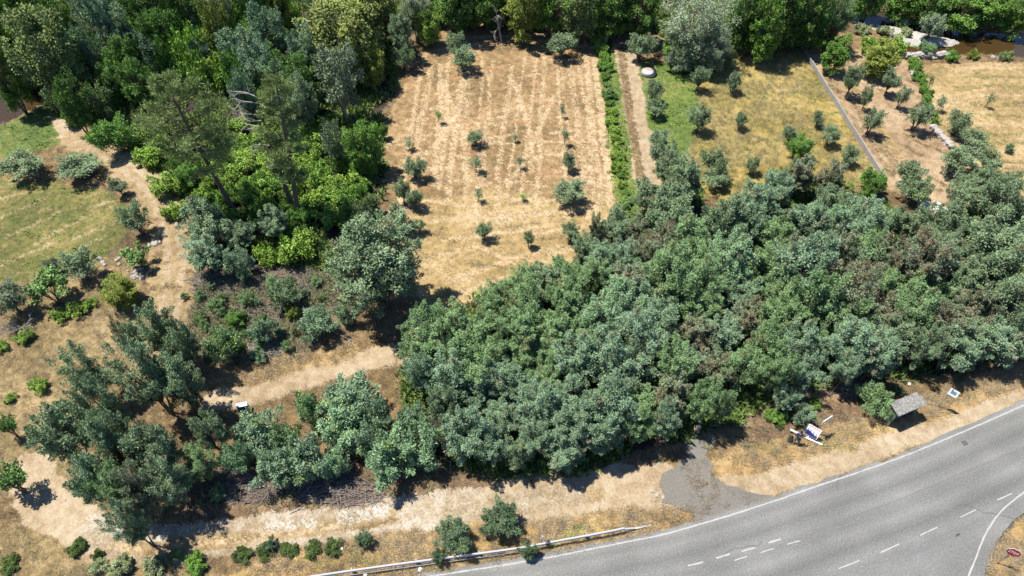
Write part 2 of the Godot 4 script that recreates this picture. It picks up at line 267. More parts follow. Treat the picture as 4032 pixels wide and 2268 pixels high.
[3, 1, 14, 21.85, -59.65, 1.124, 1.222, 4.19, 11, 0, 3, "large olive with open crown just above the grove"],
[3, 2, 14, 22.0, -57.79, 0.957, 0.722, 1.42, 11, 0, 3, "low olive lobe under the large open olive"],
[3, 0, 14, 26.21, -60.16, 0.596, 0.833, 4.37, 11, 0, 3, "small upright olive right of the large open olive"],
[3, 3, 14, -7.19, -82.38, 0.893, 1.222, 2.28, 11, 0, 6, "upper of two merged olives at far left of field"],
[3, 3, 14, -6.24, -80.0, 1.132, 1.0, 1.24, 11, 0, 6, "lower of two merged olives at far left of field"],
[3, 2, 14, 6.31, -82.99, 1.379, 1.111, 4.64, 11, 0, 6, "big spreading olive at the far right of the mown field"],
[8, 2, 7, -8.7, -69.23, 1.02, 1.0, 0.42, 20, 0, 6, "slim yellowish young tree on the left of field"],
[8, 1, 14, -11.74, -64.2, 1.227, 0.909, 6.09, 17, 0, 6, "sparse sapling near the left field edge"],
[3, 2, 14, -4.25, -65.0, 0.707, 0.611, 4.81, 11, 0, 6, "small three-stemmed olive in the middle of the field"],
[8, 0, 14, -3.96, -60.32, 1.424, 1.091, 1.45, 17, 0, 6, "sparse olive sapling below the three-stemmed olive"],
[3, 1, 14, -10.47, -59.26, 0.885, 0.944, 1.66, 11, 0, 6, "round olive at the left field edge"],
[3, 2, 14, -11.44, -55.36, 0.648, 1.0, 0.68, 11, 0, 6, "left half of the twin leaning olive, left field edge"],
[3, 4, 14, -10.08, -54.59, 0.723, 0.833, 3.11, 11, 0, 6, "right half of the twin leaning olive, left field edge"],
[3, 1, 14, -9.56, -50.92, 0.552, 0.611, 5.63, 11, 0, 6, "small olive between twin olive and large field acacia"],
[8, 1, 14, 5.98, -70.25, 0.856, 1.091, 2.62, 17, 0, 6, "thin sapling, topmost in the right row of field"],
[8, 2, 14, 6.0, -65.12, 1.149, 1.273, 0.35, 17, 0, 6, "narrow sapling, second in the right row of field"],
[3, 4, 14, 6.22, -60.54, 0.598, 0.778, 0.92, 11, 0, 6, "small olive, third in the right row of field"],
[3, 3, 14, 5.85, -55.34, 1.167, 0.944, 0.34, 11, 0, 6, "biggest olive in the right row of field"],
[3, 0, 14, 5.86, -49.85, 0.693, 0.833, 6.12, 11, 0, 6, "olive at the bottom of the right row, beside the grove"],
[8, 0, 14, 0.88, -60.89, 0.956, 0.909, 2.61, 17, 0, 6, "tiny leafless-looking sapling in mid field"],
[8, 2, 7, 1.14, -55.86, 0.767, 0.455, 0.38, 17, 0, 6, "tiny green tuft-like sapling in lower mid field"],
[8, 1, 14, -3.52, -55.7, 1.066, 1.0, 2.82, 17, 0, 6, "small ball-topped sapling in the lower left of field"],
[3, 2, 14, -2.82, -50.04, 0.621, 0.722, 4.6, 11, 0, 6, "ragged olive at the lower left of the field"],
[3, 0, 14, 1.65, -48.95, 0.418, 0.778, 5.85, 11, 0, 6, "small upright olive at the bottom centre of the field"],
[8, 1, 14, 0.37, -65.66, 0.83, 0.636, 1.2, 17, 0, 6, "faint tiny sapling among the straw rows"],
[2, 3, 5, -48.28, -69.87, 1.149, 1.76, 0.2, 21, 1, 2, "grey-green shrub at the top of the left track"],
[6, 3, 7, -46.23, -75.17, 2.005, 3.636, 5.27, 4, 1, 2, "light green thicket in the gap of the wood"],
[2, 2, 7, -44.4, -63.99, 1.518, 1.6, 2.78, 19, 1, 2, "dense dark green shrub beside the left track"],
[6, 0, 6, -40.4, -61.96, 1.475, 1.529, 0.02, 22, 1, 2, "bright bramble left of the big pine crown"],
[6, 2, 6, -36.63, -56.99, 1.556, 1.613, 0.51, 22, 1, 2, "bright bramble along the left track under the pine"],
[6, 3, 6, -35.05, -53.6, 1.102, 1.142, 6.0, 22, 1, 2, "lime bramble at the track edge above the teal acacia"],
[6, 0, 6, -31.39, -58.89, 1.581, 1.639, 3.52, 22, 1, 2, "bright bramble between the two pine trunks"],
[6, 1, 6, -28.4, -60.86, 1.607, 1.665, 2.39, 22, 1, 2, "bright bramble behind the leaning bare pine"],
[6, 2, 6, -26.98, -56.46, 1.409, 1.461, 5.16, 22, 1, 2, "bright bramble in front of the leaning bare pine"],
[6, 3, 7, -21.04, -58.89, 1.581, 1.639, 0.55, 22, 1, 2, "bramble right of the slim pine trunk"],
[6, 3, 7, -18.3, -55.15, 1.532, 1.588, 1.23, 22, 1, 2, "bramble left of the field corner, below the green tree"],
[6, 3, 7, -16.54, -57.26, 1.137, 1.178, 1.21, 22, 1, 2, "bramble at the field edge below the glossy green tree"],
[6, 2, 6, -22.48, -64.42, 1.445, 1.497, 4.63, 22, 1, 2, "bramble under the grey-leaved slim tree"],
[6, 3, 7, -21.79, -68.24, 1.242, 1.287, 0.19, 22, 1, 2, "bramble at the foot of the oak"],
[6, 3, 6, -27.0, -66.57, 1.469, 1.523, 1.56, 22, 1, 2, "bramble behind the slim pine crown"],
[6, 3, 6, -21.2, -47.78, 1.77, 2.0, 0.26, 22, 1, 2, "big lime bramble heap left of the large field acacia"],
[6, 0, 6, -24.06, -46.91, 1.087, 1.636, 2.91, 22, 1, 2, "smaller lime bramble heap beside the teal acacias"],
[6, 0, 7, -40.5, -77.48, 1.584, 2.909, 1.61, 22, 1, 2, "green bramble behind the big pine"],
[6, 0, 6, -22.2, -51.29, 1.08, 1.119, 5.64, 22, 1, 2, "bright bramble at the feet of the pines"],
[0, 2, 0, -29.76, -49.05, 0.918, 0.791, 2.28, 0, 0, 2, "dark shaded acacia at the left of the pine trunk"],
[0, 2, 1, -28.88, -45.6, 0.868, 0.605, 6.01, 0, 0, 2, "teal acacia beside the left track, sunlit front"],
[2, 0, 1, -26.04, -45.08, 0.98, 1.28, 1.65, 2, 1, 2, "teal young acacia right of the sunlit track acacia"],
[0, 5, 0, -26.52, -48.22, 0.741, 0.605, 4.33, 0, 0, 2, "dark acacia in the shade below the pines"],
[0, 2, 0, -23.5, -50.06, 0.635, 0.558, 1.87, 0, 0, 2, "dark acacia behind the big lime bramble"],
[9, 0, 0, -11.81, -41.11, 1.137, 1.088, 0.15, 0, 0, 7, "large spreading acacia standing alone at the field edge"],
[2, 1, 5, -14.67, -52.69, 1.004, 1.2, 0.67, 21, 1, 2, "grey shrub behind the large field acacia"],
[0, 5, 0, -11.51, -51.18, 0.458, 0.558, 6.01, 0, 0, 2, "small acacia at the right back of the large one"],
[2, 3, 0, -20.81, -41.48, 0.905, 1.12, 4.96, 2, 1, 2, "dark upright young acacia among the cut brush"],
[2, 3, 1, -17.33, -38.21, 1.044, 1.04, 5.12, 2, 1, 2, "teal young acacia at the right of the brush plot"],
[2, 1, 1, -14.93, -39.38, 0.573, 0.8, 5.83, 2, 1, 2, "small teal shrub at the foot of the large field acacia"],
[2, 1, 1, -21.99, -37.46, 0.788, 1.04, 0.05, 2, 1, 2, "teal young acacia in the middle of brush plot"],
[2, 2, 2, -24.94, -35.35, 1.048, 1.44, 5.17, 2, 1, 2, "round young acacia at the low left of the brush plot"],
[2, 1, 2, -30.86, -42.32, 0.242, 0.247, 3.81, 18, 1, 2, "tiny shrub on the edge of the left track"],
[2, 2, 2, -27.51, -40.94, 0.476, 0.486, 5.41, 18, 1, 2, "low green shrub left in the brush plot"],
[2, 3, 7, -25.22, -39.25, 0.553, 0.564, 2.27, 18, 1, 2, "low mixed shrub in the brush plot centre left"],
[2, 0, 2, -24.71, -41.6, 0.522, 0.533, 3.21, 18, 1, 2, "low shrub above the brush plot centre"],
[2, 3, 5, -28.44, -39.6, 0.427, 0.436, 4.73, 18, 1, 2, "greyish low shrub at left border of brush plot"],
[2, 1, 1, -22.18, -35.23, 0.409, 0.417, 2.56, 18, 1, 2, "small teal shrub above the pale middle track"],
[2, 0, 10, -20.16, -40.01, 0.472, 0.481, 3.03, 18, 1, 2, "yellowish low shrub in the brush plot"],
[2, 2, 2, -22.54, -43.53, 0.532, 0.543, 1.01, 18, 1, 2, "low shrub among twigs below the lime bramble"],
[3, 3, 14, -53.16, -59.91, 1.565, 0.889, 5.55, 11, 0, 8, "wide low olive at the left frame edge above green field"],
[3, 0, 14, -46.82, -59.59, 1.614, 0.944, 1.66, 11, 0, 8, "wide silvery olive beside the left track"],
[3, 0, 12, -41.69, -56.55, 0.683, 0.833, 1.31, 11, 0, 8, "small grey olive at the corner of the green field"],
[3, 3, 14, -37.6, -50.82, 0.991, 1.222, 3.13, 11, 0, 8, "olive casting a shadow onto the left track"],
[7, 2, 15, -36.14, -46.32, 0.807, 0.807, 6.1, 23, 0, 9, "open fig tree over the stone heap by the track"],
[4, 1, 10, -36.04, -41.72, 0.418, 0.333, 1.47, 14, 0, 9, "dense dark yellow-green round tree beside the left track"],
[3, 3, 14, -40.78, -44.72, 1.126, 1.111, 2.89, 11, 0, 8, "leaning silvery olive below the green field"],
[3, 1, 12, -44.19, -45.65, 0.573, 0.667, 4.7, 11, 0, 8, "small grey olive left of the leaning olive"],
[7, 2, 15, -42.52, -41.78, 1.15, 1.15, 4.77, 23, 0, 9, "wide light green fig tree at the bottom of the green field"],
[3, 2, 12, -45.62, -40.59, 1.237, 1.222, 1.84, 11, 0, 8, "big grey olive cut by the left frame edge"],
[6, 2, 6, -45.28, -36.58, 0.518, 0.537, 2.34, 24, 1, 10, "grape vine cut by the left frame edge"],
[6, 2, 6, -43.66, -37.56, 0.666, 0.69, 1.25, 24, 1, 10, "grape vine below the dead grey branches"],
[6, 1, 6, -41.56, -39.95, 0.682, 0.706, 1.17, 24, 1, 10, "left half of the long grape vine"],
[6, 1, 6, -40.2, -40.74, 0.785, 0.813, 0.96, 24, 1, 10, "middle of the long grape vine"],
[6, 1, 6, -39.47, -41.55, 0.545, 0.564, 2.05, 24, 1, 10, "right end of the long grape vine beside round tree"],
[6, 3, 6, -40.3, -32.37, 0.721, 0.747, 1.58, 24, 1, 10, "grape vine above the left acacia clump"],
[6, 1, 6, -42.25, -31.26, 0.446, 0.462, 3.19, 24, 1, 10, "small grape vine left of the acacia clump"],
[7, 0, 15, -40.06, -27.77, 0.53, 1.053, 4.08, 25, 0, 11, "small green tree at left frame edge, upper of two"],
[7, 0, 15, -37.45, -23.07, 0.81, 1.263, 4.1, 25, 0, 11, "green tree at left frame edge casting a shadow right"],
[0, 0, 0, -29.03, -34.81, 0.729, 1.163, 0.64, 0, 0, 12, "top acacia of the left clump beside the track"],
[1, 1, 3, -31.91, -34.85, 0.408, 0.93, 5.54, 0, 0, 12, "brown-tinged small acacia at the top left of left clump"],
[0, 1, 0, -26.91, -33.88, 0.601, 1.047, 5.28, 0, 0, 12, "open acacia right of the top one in left clump"],
[0, 2, 0, -34.06, -31.31, 0.711, 0.93, 0.25, 0, 0, 12, "round acacia at upper left of the left clump"],
[0, 2, 0, -28.31, -29.97, 0.804, 1.279, 1.46, 0, 0, 12, "acacia in the upper middle of left clump"],
[0, 0, 0, -25.92, -29.93, 0.738, 1.163, 1.19, 0, 0, 12, "acacia with dark stems at right of the left clump"],
[0, 6, 0, -33.22, -25.45, 0.857, 1.163, 3.66, 0, 0, 12, "wide acacia leaning over the left dry field"],
[0, 0, 0, -30.8, -27.16, 0.686, 1.279, 2.34, 0, 0, 12, "inner acacia of left clump above the wide leaning one"],
[0, 6, 0, -28.75, -24.54, 0.686, 1.279, 1.12, 0, 0, 12, "central acacia of the left clump"],
[0, 4, 0, -26.12, -24.16, 0.777, 1.163, 1.63, 0, 0, 12, "acacia right of centre in the left clump"],
[0, 6, 1, -29.86, -21.94, 0.631, 1.047, 4.17, 0, 0, 12, "bluish acacia low in the left clump"],
[0, 0, 2, -27.72, -21.49, 0.595, 1.047, 0.66, 0, 0, 12, "greener acacia low in the left clump"],
[1, 2, 3, -26.22, -21.05, 0.591, 1.047, 4.46, 0, 0, 12, "brownish acacia above the track shadow in left clump"],
[0, 2, 0, -26.27, -18.96, 0.506, 0.93, 1.37, 0, 0, 12, "lowest acacia of the left clump overhanging the gravel track"],
[0, 2, 0, -24.47, -22.02, 0.603, 0.93, 2.14, 0, 0, 12, "acacia low right in the left clump"],
[0, 0, 2, -23.29, -23.95, 0.546, 0.744, 1.28, 0, 0, 12, "bright green acacia at the right end of left clump"],
[2, 2, 2, -22.41, -22.7, 0.427, 0.436, 0.24, 2, 1, 12, "small green shrub left of the twig heap"],
[2, 1, 1, -19.5, -26.85, 1.356, 1.52, 5.12, 0, 0, 13, "round grey-teal acacia right of the blue-topped box"],
[2, 2, 1, -13.04, -30.19, 1.466, 1.52, 2.57, 0, 0, 13, "teal acacia at the end of the pale middle track"],
[2, 2, 2, -15.88, -28.9, 0.882, 1.52, 1.16, 0, 0, 13, "greener acacia between the round and the teal one"],
[2, 2, 4, -13.09, -27.3, 1.474, 1.52, 0.49, 0, 0, 13, "bushy teal acacia in front of the track end"],
[2, 0, 1, -10.54, -28.18, 0.912, 1.52, 4.99, 0, 0, 13, "acacia between bushy teal one and the grove"],
[2, 3, 1, -17.62, -24.15, 1.191, 1.44, 0.4, 2, 1, 13, "yellow-tipped young acacia left above the twig heap"],
[2, 0, 1, -15.54, -24.54, 1.283, 1.6, 5.0, 2, 1, 13, "dense young acacia behind the twig heap"],
[2, 1, 4, -9.19, -24.71, 1.41, 1.6, 4.01, 2, 1, 13, "wide teal young acacia above the gravel track"],
[2, 0, 4, -6.85, -25.7, 1.3, 1.6, 4.1, 2, 1, 13, "teal young acacia joining the grove at its left"],
[2, 3, 4, -20.96, -24.8, 0.753, 1.44, 4.37, 2, 1, 13, "teal young acacia joining left clump and round acacia"],
[2, 3, 2, -17.61, -26.32, 0.803, 1.44, 6.21, 2, 1, 13, "green young acacia between round and yellow-tipped ones"],
[2, 2, 4, -13.65, -24.57, 0.789, 1.28, 2.62, 2, 1, 13, "teal young acacia between dense and wide ones"],
[2, 0, 1, -11.21, -26.09, 0.89, 1.52, 1.96, 0, 0, 13, "acacia right of the bushy teal one"],
[2, 2, 1, -7.83, -28.0, 0.891, 1.52, 2.6, 0, 0, 13, "acacia closing the gap at the left end of grove"],
[0, 0, 0, -22.89, -26.21, 0.499, 0.837, 5.43, 0, 0, 12, "dark acacia at the right flank of the left clump"],
[2, 2, 16, -4.24, -19.32, 0.916, 0.8, 4.05, 26, 1, 14, "round dark broom bush on the verge, left of the pair"],
[2, 3, 16, -0.76, -20.44, 0.927, 0.88, 4.57, 26, 1, 14, "round dark broom bush on the verge, right of the pair"],
[2, 1, 16, 1.23, -18.34, 0.438, 0.56, 5.92, 26, 1, 14, "small broom bush growing through the guardrail"],
[2, 3, 16, -5.25, -17.98, 0.369, 0.48, 5.66, 26, 1, 14, "small broom bush behind the guardrail, left"],
[2, 3, 16, -10.79, -19.13, 0.408, 0.48, 0.71, 26, 1, 14, "small broom bush beside the gravel track"],
[6, 0, 7, -22.7, -17.54, 0.721, 0.747, 2.55, 27, 1, 5, "green round shrub at the bottom edge of the verge"],
[6, 2, 17, -19.48, -18.34, 0.576, 0.4, 2.89, 27, 1, 5, "low dark bramble, first in the verge row"],
[6, 1, 17, -17.99, -18.51, 0.578, 0.4, 0.82, 27, 1, 5, "low dark bramble, second in the verge row"],
[6, 0, 17, -16.27, -18.57, 0.578, 0.4, 3.46, 27, 1, 5, "low dark bramble, third in the verge row"],
[6, 3, 17, -14.55, -18.63, 0.578, 0.4, 0.56, 27, 1, 5, "low dark bramble, fourth in the verge row"],
[6, 2, 17, -13.13, -18.8, 0.58, 0.4, 4.63, 27, 1, 5, "low dark bramble, last in the verge row"],
[2, 1, 16, -17.6, -18.95, 0.341, 0.347, 0.92, 27, 1, 5, "dark broom at the head of the verge row"],
[6, 2, 17, -31.63, -18.69, 0.579, 0.4, 1.02, 27, 1, 5, "dark low shrub left on the verge under the clump"],
[6, 1, 17, -30.03, -18.28, 0.365, 0.4, 5.81, 27, 1, 5, "smaller dark shrub beside the left verge shrub"],
[6, 0, 17, -36.12, -17.55, 0.647, 0.4, 2.41, 27, 1, 5, "dark shrub in the bottom left corner"],
[2, 1, 2, 29.72, -30.51, 0.886, 1.04, 1.89, 19, 1, 15, "green shrub left behind the bus shelter"],
[2, 0, 1, 23.82, -29.26, 0.649, 0.72, 6.13, 19, 1, 15, "grey-green shrub behind the poster board"],
[6, 3, 7, 21.68, -29.47, 0.699, 0.724, 1.98, 19, 1, 15, "bright low shrub left of the poster board"],
[6, 3, 7, 25.35, -30.78, 0.488, 0.506, 0.54, 19, 1, 15, "bright weed patch above the direction sign"],
[0, 5, 1, 22.14, -30.19, 0.446, 0.512, 3.9, 0, 0, 15, "small acacia at the front of the grove above the poster"],
[6, 1, 17, 21.89, -28.71, 0.304, 0.315, 4.02, 19, 1, 15, "tiny dark weed left of the person in navy"],
[2, 1, 2, 32.86, -31.9, 0.277, 0.283, 3.9, 18, 1, 15, "small weed behind the shelter roof"],
[6,1,15,11.7,-89.04,0.578,0.6,3.55,28,1,16,5,1,0],
[6,3,6,11.64,-86.48,0.944,0.979,2.26,28,1,16,5,2,0],
[6,0,6,11.82,-84.33,0.947,0.981,5.55,28,1,16,5,3,0],
[6,0,7,12.07,-82.34,0.787,0.816,2.45,28,1,16,5,4,0],
[6,3,7,11.96,-80.2,0.861,0.892,1.94,28,1,16,5,5,0],
[6,3,7,11.94,-78.38,0.63,0.653,3.16,28,1,16,5,6,0],
[6,3,15,11.93,-76.58,0.44,0.456,1.48,28,1,16,5,7,0],
[6,1,15,12.03,-74.36,0.794,0.822,5.09,28,1,16,5,8,0],
[6,3,7,11.93,-72.77,0.457,0.473,2.29,28,1,16,5,9,0],
[6,0,6,11.99,-70.8,0.648,0.672,4.0,28,1,16,5,10,0],
[6,0,6,11.75,-68.96,0.741,0.768,4.72,28,1,16,5,11,0],
[6,0,6,11.95,-67.28,0.696,0.722,5.38,28,1,16,5,12,0],
[6,1,6,11.95,-65.58,0.722,0.748,0.83,28,1,16,5,13,0],
[6,1,6,11.93,-64.09,0.522,0.541,0.41,28,1,16,5,14,0],
[6,2,6,11.77,-62.38,0.714,0.74,5.63,28,1,16,5,15,0],
[6,2,6,11.77,-60.83,0.73,0.756,3.15,28,1,16,5,16,0],
[6,1,7,12.0,-59.49,0.47,0.487,2.0,28,1,16,5,17,0],
[6,2,6,11.85,-58.05,0.454,0.471,4.27,28,1,16,5,18,0],
[6,0,7,12.17,-56.65,0.443,0.459,4.82,28,1,16,5,19,0],
[6,0,15,12.02,-55.11,0.713,0.739,1.58,28,1,16,5,20,0],
[6,2,7,51.57,-78.09,0.736,0.763,2.36,28,1,17,6,1,0],
[6,0,7,51.57,-76.84,0.439,0.455,2.78,28,1,17,6,2,0],
[6,2,7,51.09,-75.08,0.675,0.699,5.15,28,1,17,6,3,0],
[6,0,7,50.81,-73.57,0.626,0.648,4.69,28,1,17,6,4,0],
[6,3,15,50.59,-72.18,0.482,0.499,3.22,28,1,17,6,5,0],
[6,0,7,50.63,-70.8,0.414,0.429,0.14,28,1,17,6,6,0],
[6,2,7,50.13,-69.34,0.496,0.514,3.35,28,1,17,6,7,0],
[2,1,7,-64.71,-86.48,1.244,2.31,1.0,29,1,18,7,1,1],
[2,1,7,-60.15,-86.77,0.989,2.449,0.89,29,1,18,7,2,1],
[4,3,8,-57.01,-83.84,0.488,0.685,5.11,29,1,18,8,3,1],
[4,0,8,-53.79,-86.23,0.498,0.535,6.24,29,1,18,8,4,1],
[6,3,6,-53.31,-89.1,1.747,3.21,4.68,29,1,18,9,5,1],
[6,1,6,-48.12,-87.73,1.32,4.249,1.42,29,1,18,9,6,1],
[2,0,7,-43.21,-84.29,1.092,2.538,2.11,29,1,18,7,7,1],
[2,3,1,-41.97,-85.49,1.259,2.175,4.31,29,1,18,10,8,1],
[2,1,1,-36.7,-84.73,1.053,2.811,0.54,29,1,18,10,9,1],
[2,1,7,-34.13,-84.76,1.048,2.789,5.93,29,1,18,7,10,1],
[2,1,1,-31.53,-86.16,1.021,2.293,2.38,29,1,18,10,11,1],
[6,0,6,-29.65,-88.71,1.581,4.049,5.39,29,1,18,9,12,1],
[2,3,7,-62.68,-80.23,1.349,2.646,0.67,29,1,18,7,1,2],
[4,0,8,-60.38,-82.1,0.425,0.527,5.18,29,1,18,8,2,2],
[2,1,1,-57.91,-81.74,1.121,2.047,1.85,29,1,18,10,3,2],
[2,2,1,-54.87,-81.19,1.094,1.94,5.84,29,1,18,10,4,2],
[2,2,7,-52.05,-82.87,1.301,2.273,4.83,29,1,18,7,5,2],
[6,0,6,-48.66,-81.34,1.731,4.189,4.96,29,1,18,9,6,2],
[2,2,7,-44.81,-81.74,1.154,2.662,2.94,29,1,18,7,7,2],
[2,0,7,-42.94,-83.13,1.22,2.128,3.61,29,1,18,7,8,2],
[2,1,1,-38.28,-81.97,0.985,1.921,1.81,29,1,18,10,9,2],
[2,3,7,-34.64,-80.72,0.945,2.391,4.37,29,1,18,7,10,2],
[4,4,8,-32.37,-80.05,0.56,0.672,1.64,29,1,18,8,11,2],
[4,1,8,-28.94,-80.33,0.434,0.574,3.13,29,1,18,8,12,2],
[2,3,1,-60.18,-76.29,1.119,2.421,4.16,29,1,18,10,1,3],
[2,2,1,-56.18,-76.44,0.942,2.341,3.64,29,1,18,10,2,3],
[4,1,8,-52.87,-76.3,0.428,0.685,3.19,29,1,18,8,3,3],
[2,1,1,-50.73,-76.92,1.0,2.595,4.54,29,1,18,10,4,3],
[4,2,8,-46.71,-77.06,0.503,0.675,1.01,29,1,18,8,5,3],
[2,0,1,-44.6,-78.7,1.307,2.168,1.03,29,1,18,10,6,3],
[2,1,7,-42.71,-78.3,1.02,2.065,4.99,29,1,18,7,7,3],
[2,0,1,-38.17,-77.61,1.069,2.108,1.76,29,1,18,10,8,3],
[6,3,6,-36.45,-78.0,1.467,3.22,4.35,29,1,18,9,9,3],
[2,3,1,-33.36,-77.82,1.084,2.056,0.03,29,1,18,10,10,3],
[4,4,8,-29.11,-75.78,0.533,0.63,3.69,29,1,18,8,11,3],
[6,1,6,-26.34,-77.7,1.683,4.269,4.27,29,1,18,9,12,3],
[4,4,8,-47.77,-73.69,0.457,0.545,2.87,29,1,18,8,1,4],
[4,2,8,-44.49,-72.34,0.485,0.651,3.28,29,1,18,8,2,4],
[6,1,6,-37.08,-73.89,1.579,3.931,2.46,29,1,18,9,3,4],
[2,0,7,-32.55,-73.07,1.214,2.509,1.59,29,1,18,7,4,4],
[6,3,6,-30.64,-73.71,1.384,3.221,5.75,29,1,18,9,5,4],
[2,2,1,-28.26,-73.6,1.101,2.025,4.66,29,1,18,10,6,4],
[4,3,8,-24.16,-70.66,0.524,0.768,1.33,29,1,18,8,7,4],
[2,2,1,-30.91,-69.49,0.969,2.548,3.01,29,1,18,10,1,5],
[6,2,6,-28.78,-71.57,1.488,3.337,0.96,29,1,18,9,2,5],
[2,2,1,-26.02,-69.46,1.18,1.975,4.92,29,1,18,10,3,5],
[6,0,6,-41.17,-66.11,1.299,1.964,1.13,22,1,19,11,1,1],
[6,0,6,-31.1,-68.01,1.437,1.328,4.29,22,1,19,11,2,1],
[6,3,6,-28.2,-67.28,1.523,1.371,3.04,22,1,19,11,3,1],
[6,1,7,-25.24,-66.42,1.094,1.581,2.13,22,1,19,12,4,1],
[6,1,6,-23.38,-66.29,1.257,1.819,1.78,22,1,19,11,5,1],
[6,0,6,-40.13,-64.58,1.274,1.227,1.19,22,1,19,11,1,2],
[2,3,7,-36.56,-63.58,0.878,0.936,3.87,30,1,19,13,2,2],
[6,3,6,-33.96,-63.06,1.159,1.552,3.93,22,1,19,11,3,2],
[6,0,7,-30.92,-64.45,1.115,1.269,2.65,22,1,19,12,4,2],
[6,2,6,-29.2,-63.98,1.538,1.545,5.48,22,1,19,11,5,2],
[6,2,7,-26.86,-64.58,1.478,1.491,5.42,22,1,19,12,6,2],
[6,3,7,-23.36,-64.8,1.288,1.349,3.56,22,1,19,12,7,2],
[6,0,6,-20.31,-64.79,1.327,1.467,4.86,22,1,19,11,8,2],
[2,1,7,-36.37,-60.36,0.661,0.957,2.83,30,1,19,13,1,3],
[6,1,7,-33.63,-60.76,1.504,1.377,4.58,22,1,19,12,2,3],
[6,3,6,-32.27,-60.49,1.177,1.488,2.89,22,1,19,11,3,3],
[6,0,6,-29.48,-61.81,1.512,1.344,0.07,22,1,19,11,4,3],
[6,0,6,-26.65,-60.22,1.476,1.563,2.44,22,1,19,11,5,3],
[6,3,6,-24.08,-61.15,1.409,1.418,3.82,22,1,19,11,6,3],
[6,3,6,-22.34,-60.54,1.214,1.685,2.95,22,1,19,11,7,3],
[6,2,7,-18.28,-60.25,1.098,1.628,5.99,22,1,19,12,8,3],
[2,3,7,-34.72,-57.95,0.835,1.019,1.78,30,1,19,13,1,4],
[6,1,6,-32.12,-58.47,1.172,1.32,3.68,22,1,19,11,2,4],
[6,1,6,-30.23,-58.03,1.152,1.245,1.72,22,1,19,11,3,4],
[2,3,7,-27.0,-57.46,0.753,0.734,5.01,30,1,19,13,4,4],
[6,1,7,-24.6,-57.4,1.393,1.584,1.94,22,1,19,12,5,4],
[6,1,6,-22.25,-58.94,1.357,1.434,5.82,22,1,19,11,6,4],
[6,0,6,-20.37,-57.56,1.398,1.431,3.37,22,1,19,11,7,4],
[6,2,6,-17.21,-57.3,1.385,1.462,5.56,22,1,19,11,8,4],
[6,3,6,-32.67,-55.67,1.033,1.283,3.68,22,1,19,11,1,5],
[6,3,7,-30.3,-55.41,1.111,1.617,0.61,22,1,19,12,2,5],
[2,1,7,-27.85,-55.44,0.869,0.992,1.6,30,1,19,13,3,5],
[6,3,6,-25.95,-54.38,1.138,1.742,0.53,22,1,19,11,4,5],
[6,3,6,-23.45,-56.03,1.006,1.379,3.06,22,1,19,11,5,5],
[6,0,6,-20.4,-54.84,1.4,1.536,4.44,22,1,19,11,6,5],
[6,0,6,-18.73,-55.17,1.107,1.492,6.01,22,1,19,11,7,5],
[2,2,7,-15.91,-54.83,0.682,1.003,6.07,30,1,19,13,8,5],
[6,2,6,-30.16,-52.14,1.133,1.564,3.02,22,1,19,11,1,6],
[6,0,7,-29.01,-52.17,1.166,1.633,2.94,22,1,19,12,2,6],
[6,1,7,-25.87,-52.6,1.345,1.255,0.49,22,1,19,12,3,6],
[6,3,6,-23.25,-53.44,1.397,1.401,6.02,22,1,19,11,4,6],
[2,3,7,-21.69,-51.96,0.867,0.925,6.11,30,1,19,13,5,6],
[6,2,6,-18.33,-52.35,1.35,1.622,0.9,22,1,19,11,6,6],
[6,3,7,-16.96,-52.68,1.315,1.269,3.48,22,1,19,12,7,6],
[4,3,8,-11.89,-91.89,0.499,0.385,4.78,29,1,20,14,1,1],
[4,1,8,-10.85,-93.15,0.393,0.348,3.66,29,1,20,14,2,1],
[4,4,8,-7.11,-93.38,0.359,0.359,2.56,29,1,20,14,3,1],
[4,2,8,-4.85,-93.5,0.45,0.313,5.29,29,1,20,14,4,1],
[2,3,7,-1.93,-93.82,0.925,1.388,0.84,29,1,20,15,5,1],
[2,2,7,0.36,-93.15,0.99,1.476,0.23,29,1,20,15,6,1],
[2,2,7,1.87,-93.23,1.133,1.646,3.26,29,1,20,15,7,1],
[2,2,7,5.49,-93.54,1.314,1.193,4.49,29,1,20,15,8,1],
[2,0,7,6.97,-92.6,1.217,1.652,1.83,29,1,20,15,9,1],
[4,4,8,10.67,-93.41,0.528,0.333,0.16,29,1,20,14,10,1],
[4,1,8,12.61,-92.89,0.359,0.396,3.89,29,1,20,14,11,1],
[4,0,8,14.6,-92.95,0.375,0.3,0.12,29,1,20,14,12,1],
[4,4,8,17.89,-92.98,0.402,0.378,2.91,29,1,20,14,13,1],
[2,3,7,-11.62,-91.45,0.977,1.345,5.29,29,1,20,15,1,2],
[2,0,7,-9.28,-90.53,1.216,1.64,2.04,29,1,20,15,2,2],
[4,1,8,-6.35,-89.99,0.515,0.391,5.47,29,1,20,14,3,2],
[4,0,8,-3.47,-91.17,0.416,0.337,2.04,29,1,20,14,4,2],
[4,1,8,-1.93,-90.76,0.441,0.269,2.64,29,1,20,14,5,2],
[2,0,7,1.2,-90.48,1.199,1.692,5.08,29,1,20,15,6,2],
[4,2,8,3.21,-90.26,0.356,0.352,5.76,29,1,20,14,7,2],
[2,0,7,6.04,-90.41,1.135,1.616,3.9,29,1,20,15,8,2],
[2,1,7,9.39,-91.97,0.93,1.16,5.97,29,1,20,15,9,2],
[2,1,7,11.31,-90.6,0.916,1.352,0.76,29,1,20,15,10,2],
[2,1,7,13.71,-90.41,0.901,1.492,2.76,29,1,20,15,11,2],
[4,4,8,15.24,-89.49,0.501,0.389,1.81,29,1,20,14,12,2],
[4,2,8,17.87,-90.55,0.479,0.365,5.27,29,1,20,14,13,2],
[2,3,7,9.72,-88.68,1.136,1.45,2.22,29,1,20,15,1,3],
